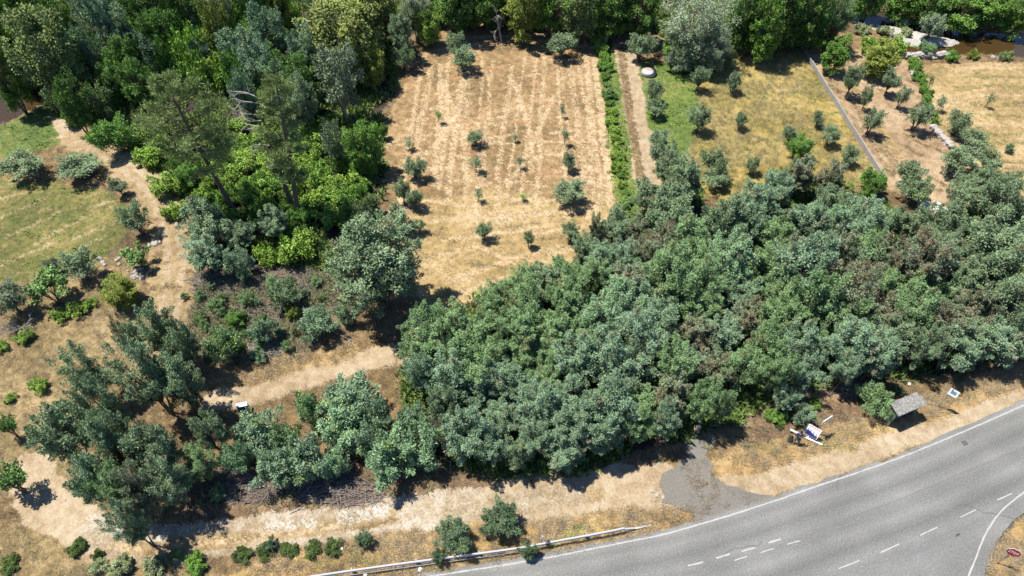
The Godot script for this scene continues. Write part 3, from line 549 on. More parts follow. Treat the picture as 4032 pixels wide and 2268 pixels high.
[4,1,8,12.82,-88.06,0.433,0.399,2.62,29,1,20,14,2,3],
[2,2,7,15.13,-89.25,0.92,1.269,5.16,29,1,20,15,3,3],
[4,4,8,32.24,-90.03,0.461,0.395,0.94,29,1,21,16,1,1],
[2,3,7,34.81,-90.83,1.174,1.335,5.35,29,1,21,17,2,1],
[2,2,7,37.97,-90.89,0.937,1.205,2.45,29,1,21,17,3,1],
[2,3,7,39.94,-91.37,1.09,1.027,2.39,29,1,21,17,4,1],
[2,1,7,42.36,-91.21,0.896,1.18,2.74,29,1,21,17,5,1],
[4,3,8,30.21,-88.97,0.373,0.301,1.88,29,1,21,16,1,2],
[2,3,7,33.38,-88.29,1.018,1.535,2.45,29,1,21,17,2,2],
[2,3,7,36.31,-88.18,0.819,1.37,5.95,29,1,21,17,3,2],
[4,2,8,38.09,-89.01,0.465,0.28,3.15,29,1,21,16,4,2],
[4,3,8,41.16,-86.96,0.52,0.395,2.52,29,1,21,16,5,2],
[2,3,7,31.02,-85.11,1.057,1.444,3.96,29,1,21,17,1,3],
[2,1,7,34.37,-86.76,1.122,1.13,2.59,29,1,21,17,2,3],
[4,2,8,35.97,-85.52,0.472,0.347,3.58,29,1,21,16,3,3],
[4,0,8,38.48,-86.34,0.487,0.268,1.93,29,1,21,16,4,3],
[2,0,1,-28.51,-43.62,0.324,0.309,0.18,31,1,22,18,1,1],
[2,3,2,-21.23,-44.25,0.291,0.363,3.85,31,1,22,19,2,1],
[2,2,2,-18.67,-43.91,0.355,0.387,0.9,31,1,22,19,3,1],
[2,1,2,-29.36,-42.26,0.321,0.377,1.4,31,1,22,19,1,2],
[2,2,5,-27.23,-41.86,0.333,0.365,0.04,31,1,22,20,2,2],
[2,3,1,-23.69,-41.49,0.281,0.375,6.15,31,1,22,18,3,2],
[2,1,2,-22.7,-42.39,0.296,0.344,2.6,31,1,22,19,4,2],
[2,1,1,-19.63,-42.58,0.355,0.358,0.55,31,1,22,18,5,2],
[2,2,5,-17.83,-42.22,0.269,0.28,2.49,31,1,22,20,6,2],
[2,1,2,-26.85,-40.36,0.303,0.31,0.58,31,1,22,19,1,3],
[6,3,7,-24.71,-39.67,0.445,0.71,2.93,31,1,22,21,2,3],
[2,3,5,-22.78,-39.73,0.241,0.301,2.37,31,1,22,20,3,3],
[2,1,5,-20.45,-40.3,0.257,0.317,1.43,31,1,22,20,4,3],
[2,2,1,-18.25,-40.24,0.322,0.424,3.74,31,1,22,18,5,3],
[2,1,1,-16.07,-40.39,0.313,0.341,2.54,31,1,22,18,6,3],
[2,1,2,-27.97,-38.68,0.343,0.4,2.02,31,1,22,19,1,4],
[2,2,2,-25.25,-38.07,0.261,0.42,1.21,31,1,22,19,2,4],
[6,3,7,-23.96,-38.03,0.359,0.583,1.77,31,1,22,21,3,4],
[2,1,1,-20.85,-38.03,0.336,0.355,5.88,31,1,22,18,4,4],
[2,2,5,-19.59,-38.09,0.222,0.343,5.63,31,1,22,20,5,4],
[2,1,2,-17.32,-38.81,0.338,0.389,6.28,31,1,22,19,6,4],
[6,1,7,-26.92,-36.8,0.447,0.749,3.58,31,1,22,21,1,5],
[6,2,7,-24.44,-36.5,0.496,0.68,5.88,31,1,22,21,2,5],
[2,2,2,-22.25,-36.34,0.352,0.4,5.66,31,1,22,19,3,5],
[2,0,2,-19.84,-36.42,0.37,0.386,4.97,31,1,22,19,4,5]
]
const ZONES := [
	[5, [[-59.49, -49.09], [-38.3, -49.09], [-33.33, -40.01], [-32.24, -31.53], [-31.64, -22.72], [-36.08, -22.4], [-45.71, -23.36]]],
	[8, [[-25.2, -24.68], [-12.39, -26.73], [0.38, -26.73], [11.78, -26.04], [12.13, -24.02], [0.37, -22.88], [-11.7, -21.77], [-22.73, -20.24], [-25.47, -21.46]]],
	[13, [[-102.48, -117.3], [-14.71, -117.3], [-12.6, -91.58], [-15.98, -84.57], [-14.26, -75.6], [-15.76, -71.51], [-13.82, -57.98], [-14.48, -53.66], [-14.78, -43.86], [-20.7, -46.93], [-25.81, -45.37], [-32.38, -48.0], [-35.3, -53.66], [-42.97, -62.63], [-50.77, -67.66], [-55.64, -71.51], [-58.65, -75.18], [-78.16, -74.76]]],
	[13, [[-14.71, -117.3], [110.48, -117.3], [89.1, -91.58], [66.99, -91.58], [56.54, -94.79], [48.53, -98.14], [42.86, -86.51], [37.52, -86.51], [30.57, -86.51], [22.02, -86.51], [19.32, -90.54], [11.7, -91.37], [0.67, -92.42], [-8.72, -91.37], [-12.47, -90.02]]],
	[1, [[-12.5, -90.33], [-8.71, -91.16], [0.67, -92.0], [11.67, -90.95], [11.49, -69.95], [11.52, -54.86], [10.87, -49.09], [6.17, -43.86], [-3.19, -38.65], [-8.52, -41.9], [-12.74, -54.86], [-13.73, -57.98], [-15.01, -69.95], [-13.1, -79.05], [-15.0, -82.68], [-14.42, -87.49]]],
	[12, [[-12.48, -52.48], [-7.99, -56.09], [-1.64, -57.98], [4.76, -56.09], [11.83, -57.98], [11.52, -54.86], [10.87, -49.09], [6.17, -43.86], [-3.19, -38.65], [-8.52, -41.9]]],
	[3, [[-65.65, -60.59], [-53.59, -59.27], [-43.72, -57.34], [-40.29, -54.86], [-39.49, -50.2], [-40.69, -46.93], [-44.92, -44.86], [-56.68, -43.86]]],
	[20, [[-69.04, -66.92], [-60.52, -68.57], [-57.28, -73.12], [-53.88, -70.73], [-50.65, -66.19], [-55.39, -63.33], [-65.65, -60.59]]],
	[17, [[-55.79, -70.73], [-53.09, -69.95], [-50.42, -66.19], [-52.65, -66.55]]],
	[0, [[-56.13, -62.98], [-50.13, -66.04], [-46.11, -62.63], [-49.5, -59.93], [-60.91, -59.93]]],
	[14, [[-32.07, -46.93], [-25.69, -44.86], [-19.82, -46.41], [-14.64, -42.87], [-14.52, -36.88], [-22.46, -34.33], [-27.67, -35.59], [-30.96, -41.9]]],
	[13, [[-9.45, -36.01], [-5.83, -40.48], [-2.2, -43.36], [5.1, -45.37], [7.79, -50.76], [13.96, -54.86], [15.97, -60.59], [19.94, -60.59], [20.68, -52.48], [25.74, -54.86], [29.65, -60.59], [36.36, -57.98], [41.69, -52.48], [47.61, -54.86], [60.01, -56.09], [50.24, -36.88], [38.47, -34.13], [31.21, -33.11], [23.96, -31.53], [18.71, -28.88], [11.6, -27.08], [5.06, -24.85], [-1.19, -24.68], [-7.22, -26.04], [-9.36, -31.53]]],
	[8, [[13.26, -27.44], [18.45, -29.25], [22.76, -32.12], [30.59, -33.31], [31.7, -31.53], [26.66, -29.25], [22.45, -28.15], [16.99, -26.73]]],
	[10, [[16.25, -82.68], [20.28, -81.76], [23.45, -79.05], [22.03, -67.66], [18.28, -61.27], [15.88, -59.93], [15.06, -64.03], [15.17, -73.12]]],
	[9, [[24.9, -84.57], [30.9, -85.53], [38.34, -85.53], [40.35, -58.95], [35.92, -57.98], [29.65, -60.59], [23.63, -54.86], [20.7, -57.34], [18.28, -61.27], [22.03, -67.66]]],
	[11, [[38.63, -85.05], [53.2, -85.53], [51.7, -79.94], [49.72, -69.95], [49.88, -62.63], [48.11, -56.09], [43.82, -54.86], [40.46, -57.98]]],
	[12, [[52.36, -81.76], [56.57, -81.94], [78.73, -82.68], [63.59, -54.86], [48.11, -56.09], [50.15, -63.33], [49.96, -69.95]]],
	[19, [[10.41, -82.68], [11.14, -82.68], [11.7, -72.31], [11.66, -64.03], [11.51, -57.34], [10.91, -57.34], [10.85, -62.63], [10.99, -70.73]]],
	[7, [[-20.65, -16.81], [-11.48, -20.24], [-1.14, -21.46], [11.29, -22.34], [13.7, -21.31], [10.65, -19.79], [3.24, -18.33], [-8.08, -15.97], [-18.53, -12.85], [-26.61, -12.85]]],
	[5, [[-44.52, -21.15], [-34.57, -20.24], [-28.61, -18.48], [-22.74, -18.19], [-20.65, -16.81], [-26.61, -12.85], [-42.77, -12.85]]],
	[17, [[15.63, -24.51], [19.13, -24.85], [27.74, -27.44], [36.81, -30.0], [43.99, -32.91], [53.56, -36.44], [52.64, -34.75], [43.08, -30.95], [33.51, -27.37], [23.88, -23.95], [19.57, -22.72], [16.7, -23.62]]],
	[7, [[15.9, -26.04], [21.71, -27.79], [31.31, -30.38], [38.74, -33.11], [45.04, -35.17], [54.28, -37.75], [53.33, -36.01], [43.93, -32.79], [36.78, -29.92], [27.72, -27.37], [19.1, -24.75], [15.94, -24.51], [15.18, -25.52]]],
	[7, [[31.84, -12.85], [33.44, -16.24], [34.03, -17.34], [35.29, -18.91], [36.97, -20.39], [38.68, -21.46], [51.88, -27.44], [53.19, -24.35], [43.42, -12.85]]],
	[15, [[45.21, -102.84], [51.9, -96.12], [56.23, -93.92], [62.06, -90.33], [70.23, -89.51], [81.89, -88.49], [78.98, -83.15], [67.59, -83.81], [62.96, -84.76], [55.95, -84.38], [52.8, -85.15], [51.99, -86.31], [59.97, -86.51], [61.89, -87.79], [58.14, -88.7], [53.24, -91.79], [47.83, -93.06], [43.76, -97.57]]],
	[16, [[47.48, -92.85], [53.17, -91.58], [57.91, -89.51], [61.71, -87.89], [59.7, -86.51], [55.62, -86.31], [52.29, -86.7], [51.36, -89.51], [47.58, -91.37]]],
	[15, [[-69.44, -67.66], [-60.88, -69.33], [-59.29, -72.15], [-57.53, -73.94], [-55.38, -76.87], [-52.19, -79.05], [-53.36, -80.85], [-56.75, -79.05], [-59.12, -76.28], [-63.47, -74.93], [-72.36, -73.12]]],
	[18, [[-21.51, -13.86], [-10.89, -16.02], [-5.52, -17.03], [0.0, -17.88], [3.56, -18.5], [8.11, -19.41], [11.22, -20.03], [15.32, -21.15], [19.57, -22.43], [23.82, -23.85], [28.66, -25.42], [33.49, -27.15], [43.13, -31.06], [52.91, -35.25], [62.42, -39.33], [56.22, -29.25], [51.88, -27.44], [43.7, -24.02], [38.68, -21.46], [36.97, -20.39], [35.29, -18.91], [34.03, -17.34], [32.93, -15.43], [30.55, -10.44], [17.98, -8.18], [-9.8, -8.18], [-20.54, -10.44]]]
]
const STROKES := [
	[4, 2.2, 1.0, [[-50.34, -66.55], [-44.19, -62.29], [-39.21, -57.98], [-35.55, -52.48], [-33.41, -47.46], [-32.38, -42.87], [-31.76, -39.1], [-31.54, -35.59]]],
	[17, 0.35, 0.8, [[-50.6, -66.04], [-44.47, -61.81], [-39.7, -57.66], [-36.25, -52.48], [-34.11, -47.46], [-33.06, -42.87], [-32.31, -39.1]]],
	[17, 0.35, 0.8, [[-49.78, -66.92], [-43.83, -62.77], [-38.62, -58.3], [-34.85, -52.48], [-32.7, -47.46], [-31.7, -42.87], [-31.14, -39.1]]],
	[17, 1.15, 1.0, [[-25.18, -31.53], [-21.95, -32.12], [-19.44, -33.11], [-16.22, -34.33], [-10.18, -36.23], [-7.43, -37.31]]],
	[7, 1.2, 0.8, [[-25.08, -33.72], [-22.42, -34.13], [-19.2, -35.38], [-15.16, -36.44]]],
	[17, 1.8, 1.0, [[-38.45, -25.01], [-35.34, -22.09], [-31.61, -20.24], [-27.99, -19.2]]],
	[6, 1.45, 1.0, [[-30.66, -20.09], [-28.02, -19.29], [-24.51, -19.29], [-17.4, -20.24], [-8.65, -21.46], [0.37, -22.66]]],
	[17, 1.9, 1.0, [[-1.15, -22.34], [3.43, -23.04], [8.38, -23.62], [11.8, -23.85]]],
	[4, 0.6, 0.85, [[-27.98, -19.17], [-24.48, -19.17], [-17.38, -20.12], [-8.63, -21.31], [0.37, -22.53], [6.49, -23.04]]],
	[6, 0.55, 0.7, [[-8.68, -21.71], [0.37, -22.94], [4.98, -23.49]]],
	[6, 0.6, 0.7, [[-8.61, -21.06], [0.36, -22.24], [4.94, -22.72]]],
	[16, 0.55, 0.6, [[-12.82, -21.25], [-9.87, -21.65]]],
	[16, 0.4, 0.5, [[-18.62, -20.39], [-15.12, -20.7]]],
	[16, 0.4, 0.4, [[-31.66, -21.15], [-29.24, -20.24], [-26.09, -19.64]]],
	[17, 2.0, 1.0, [[14.41, -87.99], [14.48, -82.68], [14.14, -73.94], [14.09, -64.74], [14.32, -56.09]]],
	[0, 0.5, 0.8, [[14.44, -85.53], [14.21, -79.05], [14.04, -70.73], [14.06, -61.27], [14.19, -56.09]]],
	[10, 1.3, 0.9, [[12.15, -90.02], [12.21, -78.17], [12.13, -67.66], [11.94, -59.93], [12.25, -54.56]]],
	[4, 0.5, 0.8, [[40.86, -85.05], [42.17, -73.94], [42.65, -59.93]]],
	[12, 0.5, 0.7, [[41.78, -84.57], [43.49, -67.66], [44.28, -56.09]]],
	[0, 0.4, 0.5, [[41.43, -73.12], [43.26, -57.98]]],
	[0, 0.4, 0.5, [[39.97, -73.12], [41.77, -59.93]]],
	[16, 0.5, 0.5, [[43.51, -55.16], [45.39, -54.56]]],
	[2, 0.28, 0.6815741368486243, [[-11.65, -84.34], [-11.91, -77.31], [-11.98, -71.51], [-12.06, -66.19], [-12.11, -61.27], [-12.04, -53.15]]],
	[2, 0.4, 0.6127370898994601, [[-10.66, -81.67], [-10.64, -77.31], [-10.92, -71.51], [-11.11, -66.19], [-10.76, -61.27], [-10.94, -56.08]]],
	[2, 0.38, 0.706891961485735, [[-9.34, -81.73], [-9.18, -77.31], [-8.85, -71.51], [-8.81, -66.19], [-8.71, -61.27], [-8.73, -58.52]]],
	[2, 0.26, 0.745956349274805, [[-8.39, -84.24], [-8.5, -77.31], [-8.01, -71.51], [-7.89, -66.19], [-8.01, -61.27], [-8.07, -57.96]]],
	[2, 0.34, 0.8034968386424206, [[-6.53, -82.95], [-6.59, -77.31], [-6.7, -71.51], [-6.87, -66.19], [-7.01, -61.27], [-6.94, -55.84]]],
	[2, 0.33, 0.42703622978247535, [[-5.77, -82.93], [-5.72, -77.31], [-5.74, -71.51], [-5.17, -66.19], [-5.22, -61.27], [-5.06, -54.41]]],
	[2, 0.14, 0.656166100931762, [[-4.08, -83.41], [-3.9, -77.31], [-4.06, -71.51], [-4.08, -66.19], [-4.0, -61.27], [-3.8, -52.19]]],
	[2, 0.29, 0.4858617126331732, [[-2.71, -81.79], [-3.03, -77.31], [-2.93, -71.51], [-3.32, -66.19], [-3.43, -61.27], [-3.52, -57.96]]],
	[2, 0.34, 0.595458540704043, [[-0.15, -81.52], [-0.42, -77.31], [-0.89, -71.51], [-1.35, -66.19], [-1.63, -61.27], [-1.74, -51.89]]],
	[2, 0.17, 0.7353842202899328, [[1.49, -83.44], [0.97, -77.31], [0.52, -71.51], [0.18, -66.19], [-0.47, -61.27], [-0.76, -52.89]]],
	[2, 0.17, 0.6828732446350372, [[3.26, -84.22], [2.57, -77.31], [2.16, -71.51], [1.5, -66.19], [1.08, -61.27], [0.87, -56.64]]],
	[2, 0.29, 0.5623755635262929, [[4.17, -83.35], [3.79, -77.31], [3.19, -71.51], [3.09, -66.19], [2.86, -61.27], [2.37, -53.58]]],
	[2, 0.21, 0.6411268228407268, [[5.79, -84.15], [5.69, -77.31], [5.64, -71.51], [5.55, -66.19], [5.77, -61.27], [5.45, -53.34]]],
	[2, 0.15, 0.46458326210220624, [[6.35, -84.24], [6.25, -77.31], [6.34, -71.51], [6.83, -66.19], [6.98, -61.27], [6.77, -55.07]]],
	[2, 0.44, 0.4275127742257201, [[7.32, -82.63], [7.39, -77.31], [7.71, -71.51], [7.71, -66.19], [7.85, -61.27], [7.75, -53.23]]],
	[2, 0.29, 0.6326914344616362, [[8.68, -82.38], [8.6, -77.31], [9.0, -71.51], [8.92, -66.19], [8.7, -61.27], [8.47, -51.67]]],
	[2, 0.36, 0.6630917399577003, [[9.61, -83.7], [9.55, -77.31], [9.45, -71.51], [9.31, -66.19], [9.49, -61.27], [9.3, -55.31]]],
	[2, 0.38, 0.8321164922463212, [[10.63, -83.66], [10.66, -77.31], [10.65, -71.51], [10.3, -66.19], [10.51, -61.27], [10.21, -55.78]]],
	[2, 0.41, 0.5312935245503223, [[10.69, -82.58], [10.54, -77.31], [10.79, -71.51], [11.03, -66.19], [10.66, -61.27], [10.42, -52.01]]],
	[2, 0.26, 0.7, [[-10.52, -66.19], [-7.98, -69.95], [-5.27, -73.53]]],
	[2, 0.34, 0.7, [[-4.19, -56.71], [0.51, -56.09], [5.59, -55.78]]],
	[2, 0.29, 0.7, [[-12.24, -56.09], [-7.97, -55.78], [-3.7, -54.86]]],
	[2, 0.33, 0.7, [[-2.42, -53.96], [2.16, -53.66], [8.92, -54.86]]],
	[2, 0.33, 0.7, [[-9.0, -52.77], [-4.48, -53.36], [-0.33, -53.07]]],
	[2, 0.28, 0.7, [[-7.44, -48.0], [-3.52, -49.09], [0.47, -46.93]]],
	[2, 0.32, 0.7, [[-10.99, -84.76], [-4.7, -86.31], [4.95, -87.49], [10.34, -87.69]]],
	[2, 0.32, 0.7, [[-12.23, -87.0], [-4.76, -88.29], [6.09, -89.1]]],
	[2, 0.33, 0.7, [[-6.08, -44.86], [-1.49, -46.93], [3.68, -49.09]]],
	[2, 0.28, 0.7, [[-7.19, -50.2], [-2.35, -50.76], [4.61, -52.48]]],
	[2, 0.33, 0.7, [[0.1, -78.17], [1.96, -67.66], [2.07, -60.59]]],
	[2, 0.35, 0.7, [[-5.59, -81.76], [-7.03, -69.95], [-10.23, -62.63]]],
	[2, 0.32, 0.7, [[5.02, -74.76], [2.89, -67.66], [-0.35, -58.62]]],
	[2, 0.3, 0.7, [[-8.98, -78.17], [-5.97, -67.66], [-5.15, -59.27]]],
	[2, 0.26, 0.7, [[-5.21, -42.87], [-0.31, -45.37]]],
	[2, 0.3, 0.7, [[1.3, -50.76], [8.73, -52.48]]],
	[17, 0.26, 0.4, [[-54.08, -52.89], [-51.64, -54.86], [-49.98, -56.4]]],
	[17, 0.26, 0.4, [[-48.16, -49.53], [-46.53, -51.61], [-44.24, -53.66]]],
	[17, 0.26, 0.4, [[-44.79, -47.36], [-43.49, -49.09], [-41.59, -50.64]]],
	[17, 0.26, 0.4, [[-48.61, -48.0], [-46.52, -49.64]]],
	[17, 0.26, 0.4, [[-54.74, -56.09], [-52.31, -57.34]]],
	[17, 0.26, 0.4, [[-51.03, -46.41], [-48.61, -48.0]]],
	[17, 0.26, 0.4, [[-51.45, -50.76], [-49.36, -52.48], [-47.61, -54.26]]],
	[17, 0.26, 0.4, [[-44.49, -54.86], [-42.41, -56.09]]],
	[17, 0.26, 0.4, [[-55.48, -58.62], [-52.86, -59.6]]],
	[17, 0.26, 0.4, [[-44.74, -50.2], [-41.53, -52.48]]],
	[2, 0.3, 0.4, [[56.86, -80.85], [61.4, -81.12], [68.45, -80.79]]],
	[3, 0.3, 0.4, [[56.97, -78.7], [60.47, -78.96], [67.5, -78.81]]],
	[3, 0.3, 0.4, [[55.44, -76.62], [59.58, -76.87], [66.46, -76.64]]],
	[2, 0.3, 0.4, [[55.81, -74.6], [58.71, -74.85], [65.71, -75.08]]],
	[3, 0.3, 0.4, [[55.8, -72.63], [57.86, -72.88], [64.54, -72.64]]],
	[3, 0.3, 0.4, [[53.83, -70.73], [57.04, -70.96], [63.51, -70.48]]],
	[2, 0.3, 0.4, [[53.39, -68.87], [56.24, -69.1], [62.88, -69.18]]],
	[3, 0.3, 0.4, [[54.01, -67.07], [55.46, -67.29], [61.9, -67.13]]],
	[3, 0.3, 0.4, [[53.25, -65.31], [54.71, -65.53], [61.04, -65.33]]],
	[2, 0.3, 0.4, [[52.63, -63.61], [53.97, -63.82], [60.36, -63.91]]],
	[3, 0.3, 0.4, [[51.7, -61.95], [53.26, -62.15], [59.65, -62.44]]],
	[3, 0.3, 0.4, [[52.24, -60.33], [52.56, -60.53], [58.61, -60.26]]]
]
const PALETTE := [
	[[68, 54, 32], [105, 86, 55], [139, 118, 85], [70, 90, 96]],
	[[80, 69, 40], [125, 101, 68], [160, 136, 101], [86, 80, 90]],
	[[146, 122, 89], [165, 143, 110], [173, 160, 133], [40, 90, 126]],
	[[62, 69, 26], [94, 92, 44], [133, 118, 73], [96, 80, 80]],
	[[98, 82, 53], [130, 111, 79], [154, 137, 107], [80, 80, 96]],
	[[76, 65, 39], [115, 98, 64], [148, 129, 94], [80, 90, 86]],
	[[105, 92, 69], [139, 125, 103], [165, 158, 146], [70, 80, 106]],
	[[104, 82, 47], [140, 115, 75], [164, 143, 104], [80, 80, 96]],
	[[64, 50, 35], [104, 83, 60], [139, 119, 92], [80, 90, 86]],
	[[92, 86, 36], [132, 115, 61], [161, 143, 96], [96, 80, 80]],
	[[55, 73, 25], [83, 101, 37], [125, 115, 68], [90, 90, 76]],
	[[105, 86, 62], [139, 118, 90], [160, 143, 118], [90, 80, 86]],
	[[107, 92, 53], [143, 121, 80], [165, 146, 110], [96, 80, 80]],
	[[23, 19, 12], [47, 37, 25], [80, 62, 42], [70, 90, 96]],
	[[57, 48, 35], [94, 79, 57], [135, 115, 85], [80, 90, 86]],
	[[23, 14, 6], [47, 29, 10], [79, 50, 18], [90, 90, 76]],
	[[128, 122, 112], [157, 153, 144], [172, 171, 167], [60, 80, 116]],
	[[115, 98, 73], [143, 126, 100], [162, 150, 128], [90, 80, 86]],
	[[58, 57, 55], [72, 71, 68], [86, 83, 79], [60, 80, 116]],
	[[111, 73, 51], [137, 98, 71], [158, 128, 96], [80, 90, 86]],
	[[54, 69, 25], [80, 97, 39], [119, 110, 64], [90, 90, 76]]
]

const X0 := -100.0
const Z0 := -125.0
const SPAN_X := 200.0
const SPAN_Z := 117.0
const TW := 2048
const TH := 1198
const STEP := 0.4
enum {DRY, FIELD, ROW, GREEN, TRACK, LOW, GRAVEL, VERGE, BANK, TALL, WEED, TILL, HAY, FOREST, BRUSH, BED, BAR, SHOULDER, ROADBED, RED, HERB}

var rng := RandomNumberGenerator.new()
var zone := PackedByteArray()
var heights := PackedFloat32Array()
var nx := int(SPAN_X / STEP) + 1
var nz := int(SPAN_Z / STEP) + 1
var used := {}
var M := {}
var protos := {}
var asphalt_image: ImageTexture

func _ready() -> void:
	var cam := Camera3D.new()
	cam.name = "camera"
	cam.position = Vector3(0, 52, 0)
	cam.rotation_degrees = Vector3(-50, 0, 0)
	cam.fov = 44.17
	cam.near = 0.5
	cam.far = 2500
	add_child(cam)
	cam.current = true
	var env := Environment.new()
	env.background_mode = Environment.BG_SKY
	var sky := Sky.new()
	var sm := ProceduralSkyMaterial.new()
	sm.sky_top_color = Color(0.34, 0.48, 0.72)
	sm.sky_horizon_color = Color(0.66, 0.78, 0.92)
	sm.ground_bottom_color = Color(0.3, 0.27, 0.2)
	sm.ground_horizon_color = Color(0.6, 0.62, 0.6)
	sky.sky_material = sm
	env.sky = sky
	env.background_energy_multiplier = 0.62
	env.tonemap_mode = Environment.TONE_MAPPER_LINEAR
	env.tonemap_exposure = 1.9
	env.sdfgi_enabled = true
	env.ssao_enabled = true
	env.ssil_enabled = true
	var we := WorldEnvironment.new()
	we.name = "world_environment"
	we.environment = env
	add_child(we)
	var sun := DirectionalLight3D.new()
	sun.name = "sun"
	sun.light_color = Color(1.0, 0.975, 0.935)
	sun.light_energy = 1.6
	sun.light_angular_distance = 0.5
	sun.shadow_enabled = true
	var el := deg_to_rad(67.0)
	sun.basis = Basis.looking_at(Vector3(0.945 * cos(el), -sin(el), 0.33 * cos(el)), Vector3.UP)
	add_child(sun)

	rng.seed = 20
	make_materials()
	build_ground()
	build_road()
	build_water()
	build_wall()
	build_prototypes()
	plant_trees()
	build_pines()
	build_dead_wood()
	build_shelter()
	build_signs()
	build_guardrail()
	build_small_things()
	build_people()
	scatter_stuff()

# ---------------------------------------------------------------- helpers

class Shape:
	var v := PackedVector3Array()
	var n := PackedVector3Array()
	var c := PackedColorArray()
	var i := PackedInt32Array()
	func quad(a: Vector3, b: Vector3, d: Vector3, e: Vector3, col := Color.WHITE) -> void:
		var nn := (e - a).cross(b - a).normalized()
		var k := v.size()
		v.append(a); v.append(b); v.append(d); v.append(e)
		for q in 4:
			n.append(nn); c.append(col)
		i.append(k); i.append(k + 1); i.append(k + 2)
		i.append(k); i.append(k + 2); i.append(k + 3)
	func tri(a: Vector3, b: Vector3, d: Vector3, col := Color.WHITE) -> void:
		var nn := (d - a).cross(b - a).normalized()
		var k := v.size()
		v.append(a); v.append(b); v.append(d)
		for q in 3:
			n.append(nn); c.append(col)
			i.append(k + q)
	func leaf(p: Vector3, d: Vector3, s: Vector3, l: float, w: float, col: Color) -> void:
		var nn := d.cross(s)
		var mid := p + d * (l * 0.45)
		var k := v.size()
		v.append(p); v.append(mid + s * (w * 0.5)); v.append(p + d * l); v.append(mid - s * (w * 0.5))
		n.append(nn); n.append(nn); n.append(nn); n.append(nn)
		c.append(col); c.append(col); c.append(col); c.append(col)
		i.append(k); i.append(k + 1); i.append(k + 2)
		i.append(k); i.append(k + 2); i.append(k + 3)
	func box(t: Transform3D, size: Vector3, col := Color.WHITE) -> void:
		var h := size * 0.5
		var p := []
		for q in 8:
			p.append(t * Vector3(h.x if q & 1 else -h.x, h.y if q & 2 else -h.y, h.z if q & 4 else -h.z))
		quad(p[0], p[2], p[3], p[1], col); quad(p[5], p[7], p[6], p[4], col)
		quad(p[4], p[6], p[2], p[0], col); quad(p[1], p[3], p[7], p[5], col)
		quad(p[2], p[6], p[7], p[3], col); quad(p[4], p[0], p[1], p[5], col)
	func tube(pts: Array, radii: Array, sides: int, col := Color.WHITE) -> void:
		var start := v.size()
		for k in pts.size():
			var a: Vector3 = pts[maxi(k - 1, 0)]
			var b: Vector3 = pts[mini(k + 1, pts.size() - 1)]
			var d := (b - a).normalized()
			var s := d.cross(Vector3.RIGHT if absf(d.x) < 0.8 else Vector3.FORWARD).normalized()
			var u := d.cross(s)
			for q in sides:
				var w := TAU * q / sides
				var o := s * cos(w) + u * sin(w)
				v.append(pts[k] + o * float(radii[k])); n.append(o); c.append(col)
		for k in pts.size() - 1:
			for q in sides:
				var a0 := start + k * sides + q
				var a1 := start + k * sides + (q + 1) % sides
				i.append(a0); i.append(a0 + sides); i.append(a1)
				i.append(a1); i.append(a0 + sides); i.append(a1 + sides)
		for e in 2:
			var base := start if e == 0 else start + (pts.size() - 1) * sides
			var mid := v.size()
			v.append(pts[0] if e == 0 else pts[-1])
			n.append(((pts[0] - pts[1]) if e == 0 else (pts[-1] - pts[-2])).normalized()); c.append(col)
			for q in sides:
				i.append(mid)
				i.append(base + (q if e == 0 else (q + 1) % sides)); i.append(base + ((q + 1) % sides if e == 0 else q))
	func prism(poly: PackedVector2Array, t: Transform3D, depth: float, col := Color.WHITE) -> void:
		# poly in the local xy plane, pushed along local z
		var ids := Geometry2D.triangulate_polygon(poly)
		for q in range(0, ids.size(), 3):
			var a := poly[ids[q]]; var b := poly[ids[q + 1]]; var d := poly[ids[q + 2]]
			tri(t * Vector3(a.x, a.y, depth), t * Vector3(b.x, b.y, depth), t * Vector3(d.x, d.y, depth), col)
			tri(t * Vector3(a.x, a.y, 0), t * Vector3(d.x, d.y, 0), t * Vector3(b.x, b.y, 0), col)
		for q in poly.size():
			var a := poly[q]; var b := poly[(q + 1) % poly.size()]
			quad(t * Vector3(a.x, a.y, 0), t * Vector3(a.x, a.y, depth), t * Vector3(b.x, b.y, depth), t * Vector3(b.x, b.y, 0), col)
	func mesh() -> ArrayMesh:
		var arr := []
		arr.resize(Mesh.ARRAY_MAX)
		arr[Mesh.ARRAY_VERTEX] = v
		arr[Mesh.ARRAY_NORMAL] = n
		arr[Mesh.ARRAY_COLOR] = c
		arr[Mesh.ARRAY_INDEX] = i
		var m := ArrayMesh.new()
		m.add_surface_from_arrays(Mesh.PRIMITIVE_TRIANGLES, arr)
		return m

func numbered(called: String) -> String:
	var k: int = used.get(called, 0)
	used[called] = k + 1
	return called if k == 0 else "%s_%03d" % [called, k]

func tag(o: Node, label: String, category: String, group := "", kind := "") -> void:
	o.set_meta("label", label)
	if category != "": o.set_meta("category", category)
	if group != "": o.set_meta("group", group)
	if kind != "": o.set_meta("kind", kind)

func thing(called: String, at: Vector3, turn: float, label: String, category: String, group := "") -> Node3D:
	var o := Node3D.new()
	o.name = numbered(called)
	o.position = at
	o.rotation.y = turn
	tag(o, label, category, group)
	add_child(o)
	return o

func part(called: String, mesh: Mesh, mat: Material, parent: Node) -> MeshInstance3D:
	var o := MeshInstance3D.new()
	o.name = numbered(called) if parent == self else called
	o.mesh = mesh
	o.material_override = mat
	parent.add_child(o, true)
	return o

func structure(called: String, mesh: Mesh, mat: Material) -> MeshInstance3D:
	var o := part(called, mesh, mat, self)
	o.set_meta("kind", "structure")
	return o

func rv() -> Vector3:
	while true:
		var p := Vector3(rng.randf_range(-1, 1), rng.randf_range(-1, 1), rng.randf_range(-1, 1))
		var l := p.length_squared()
		if l < 1.0 and l > 0.01:
			return p / sqrt(l)
	return Vector3.UP

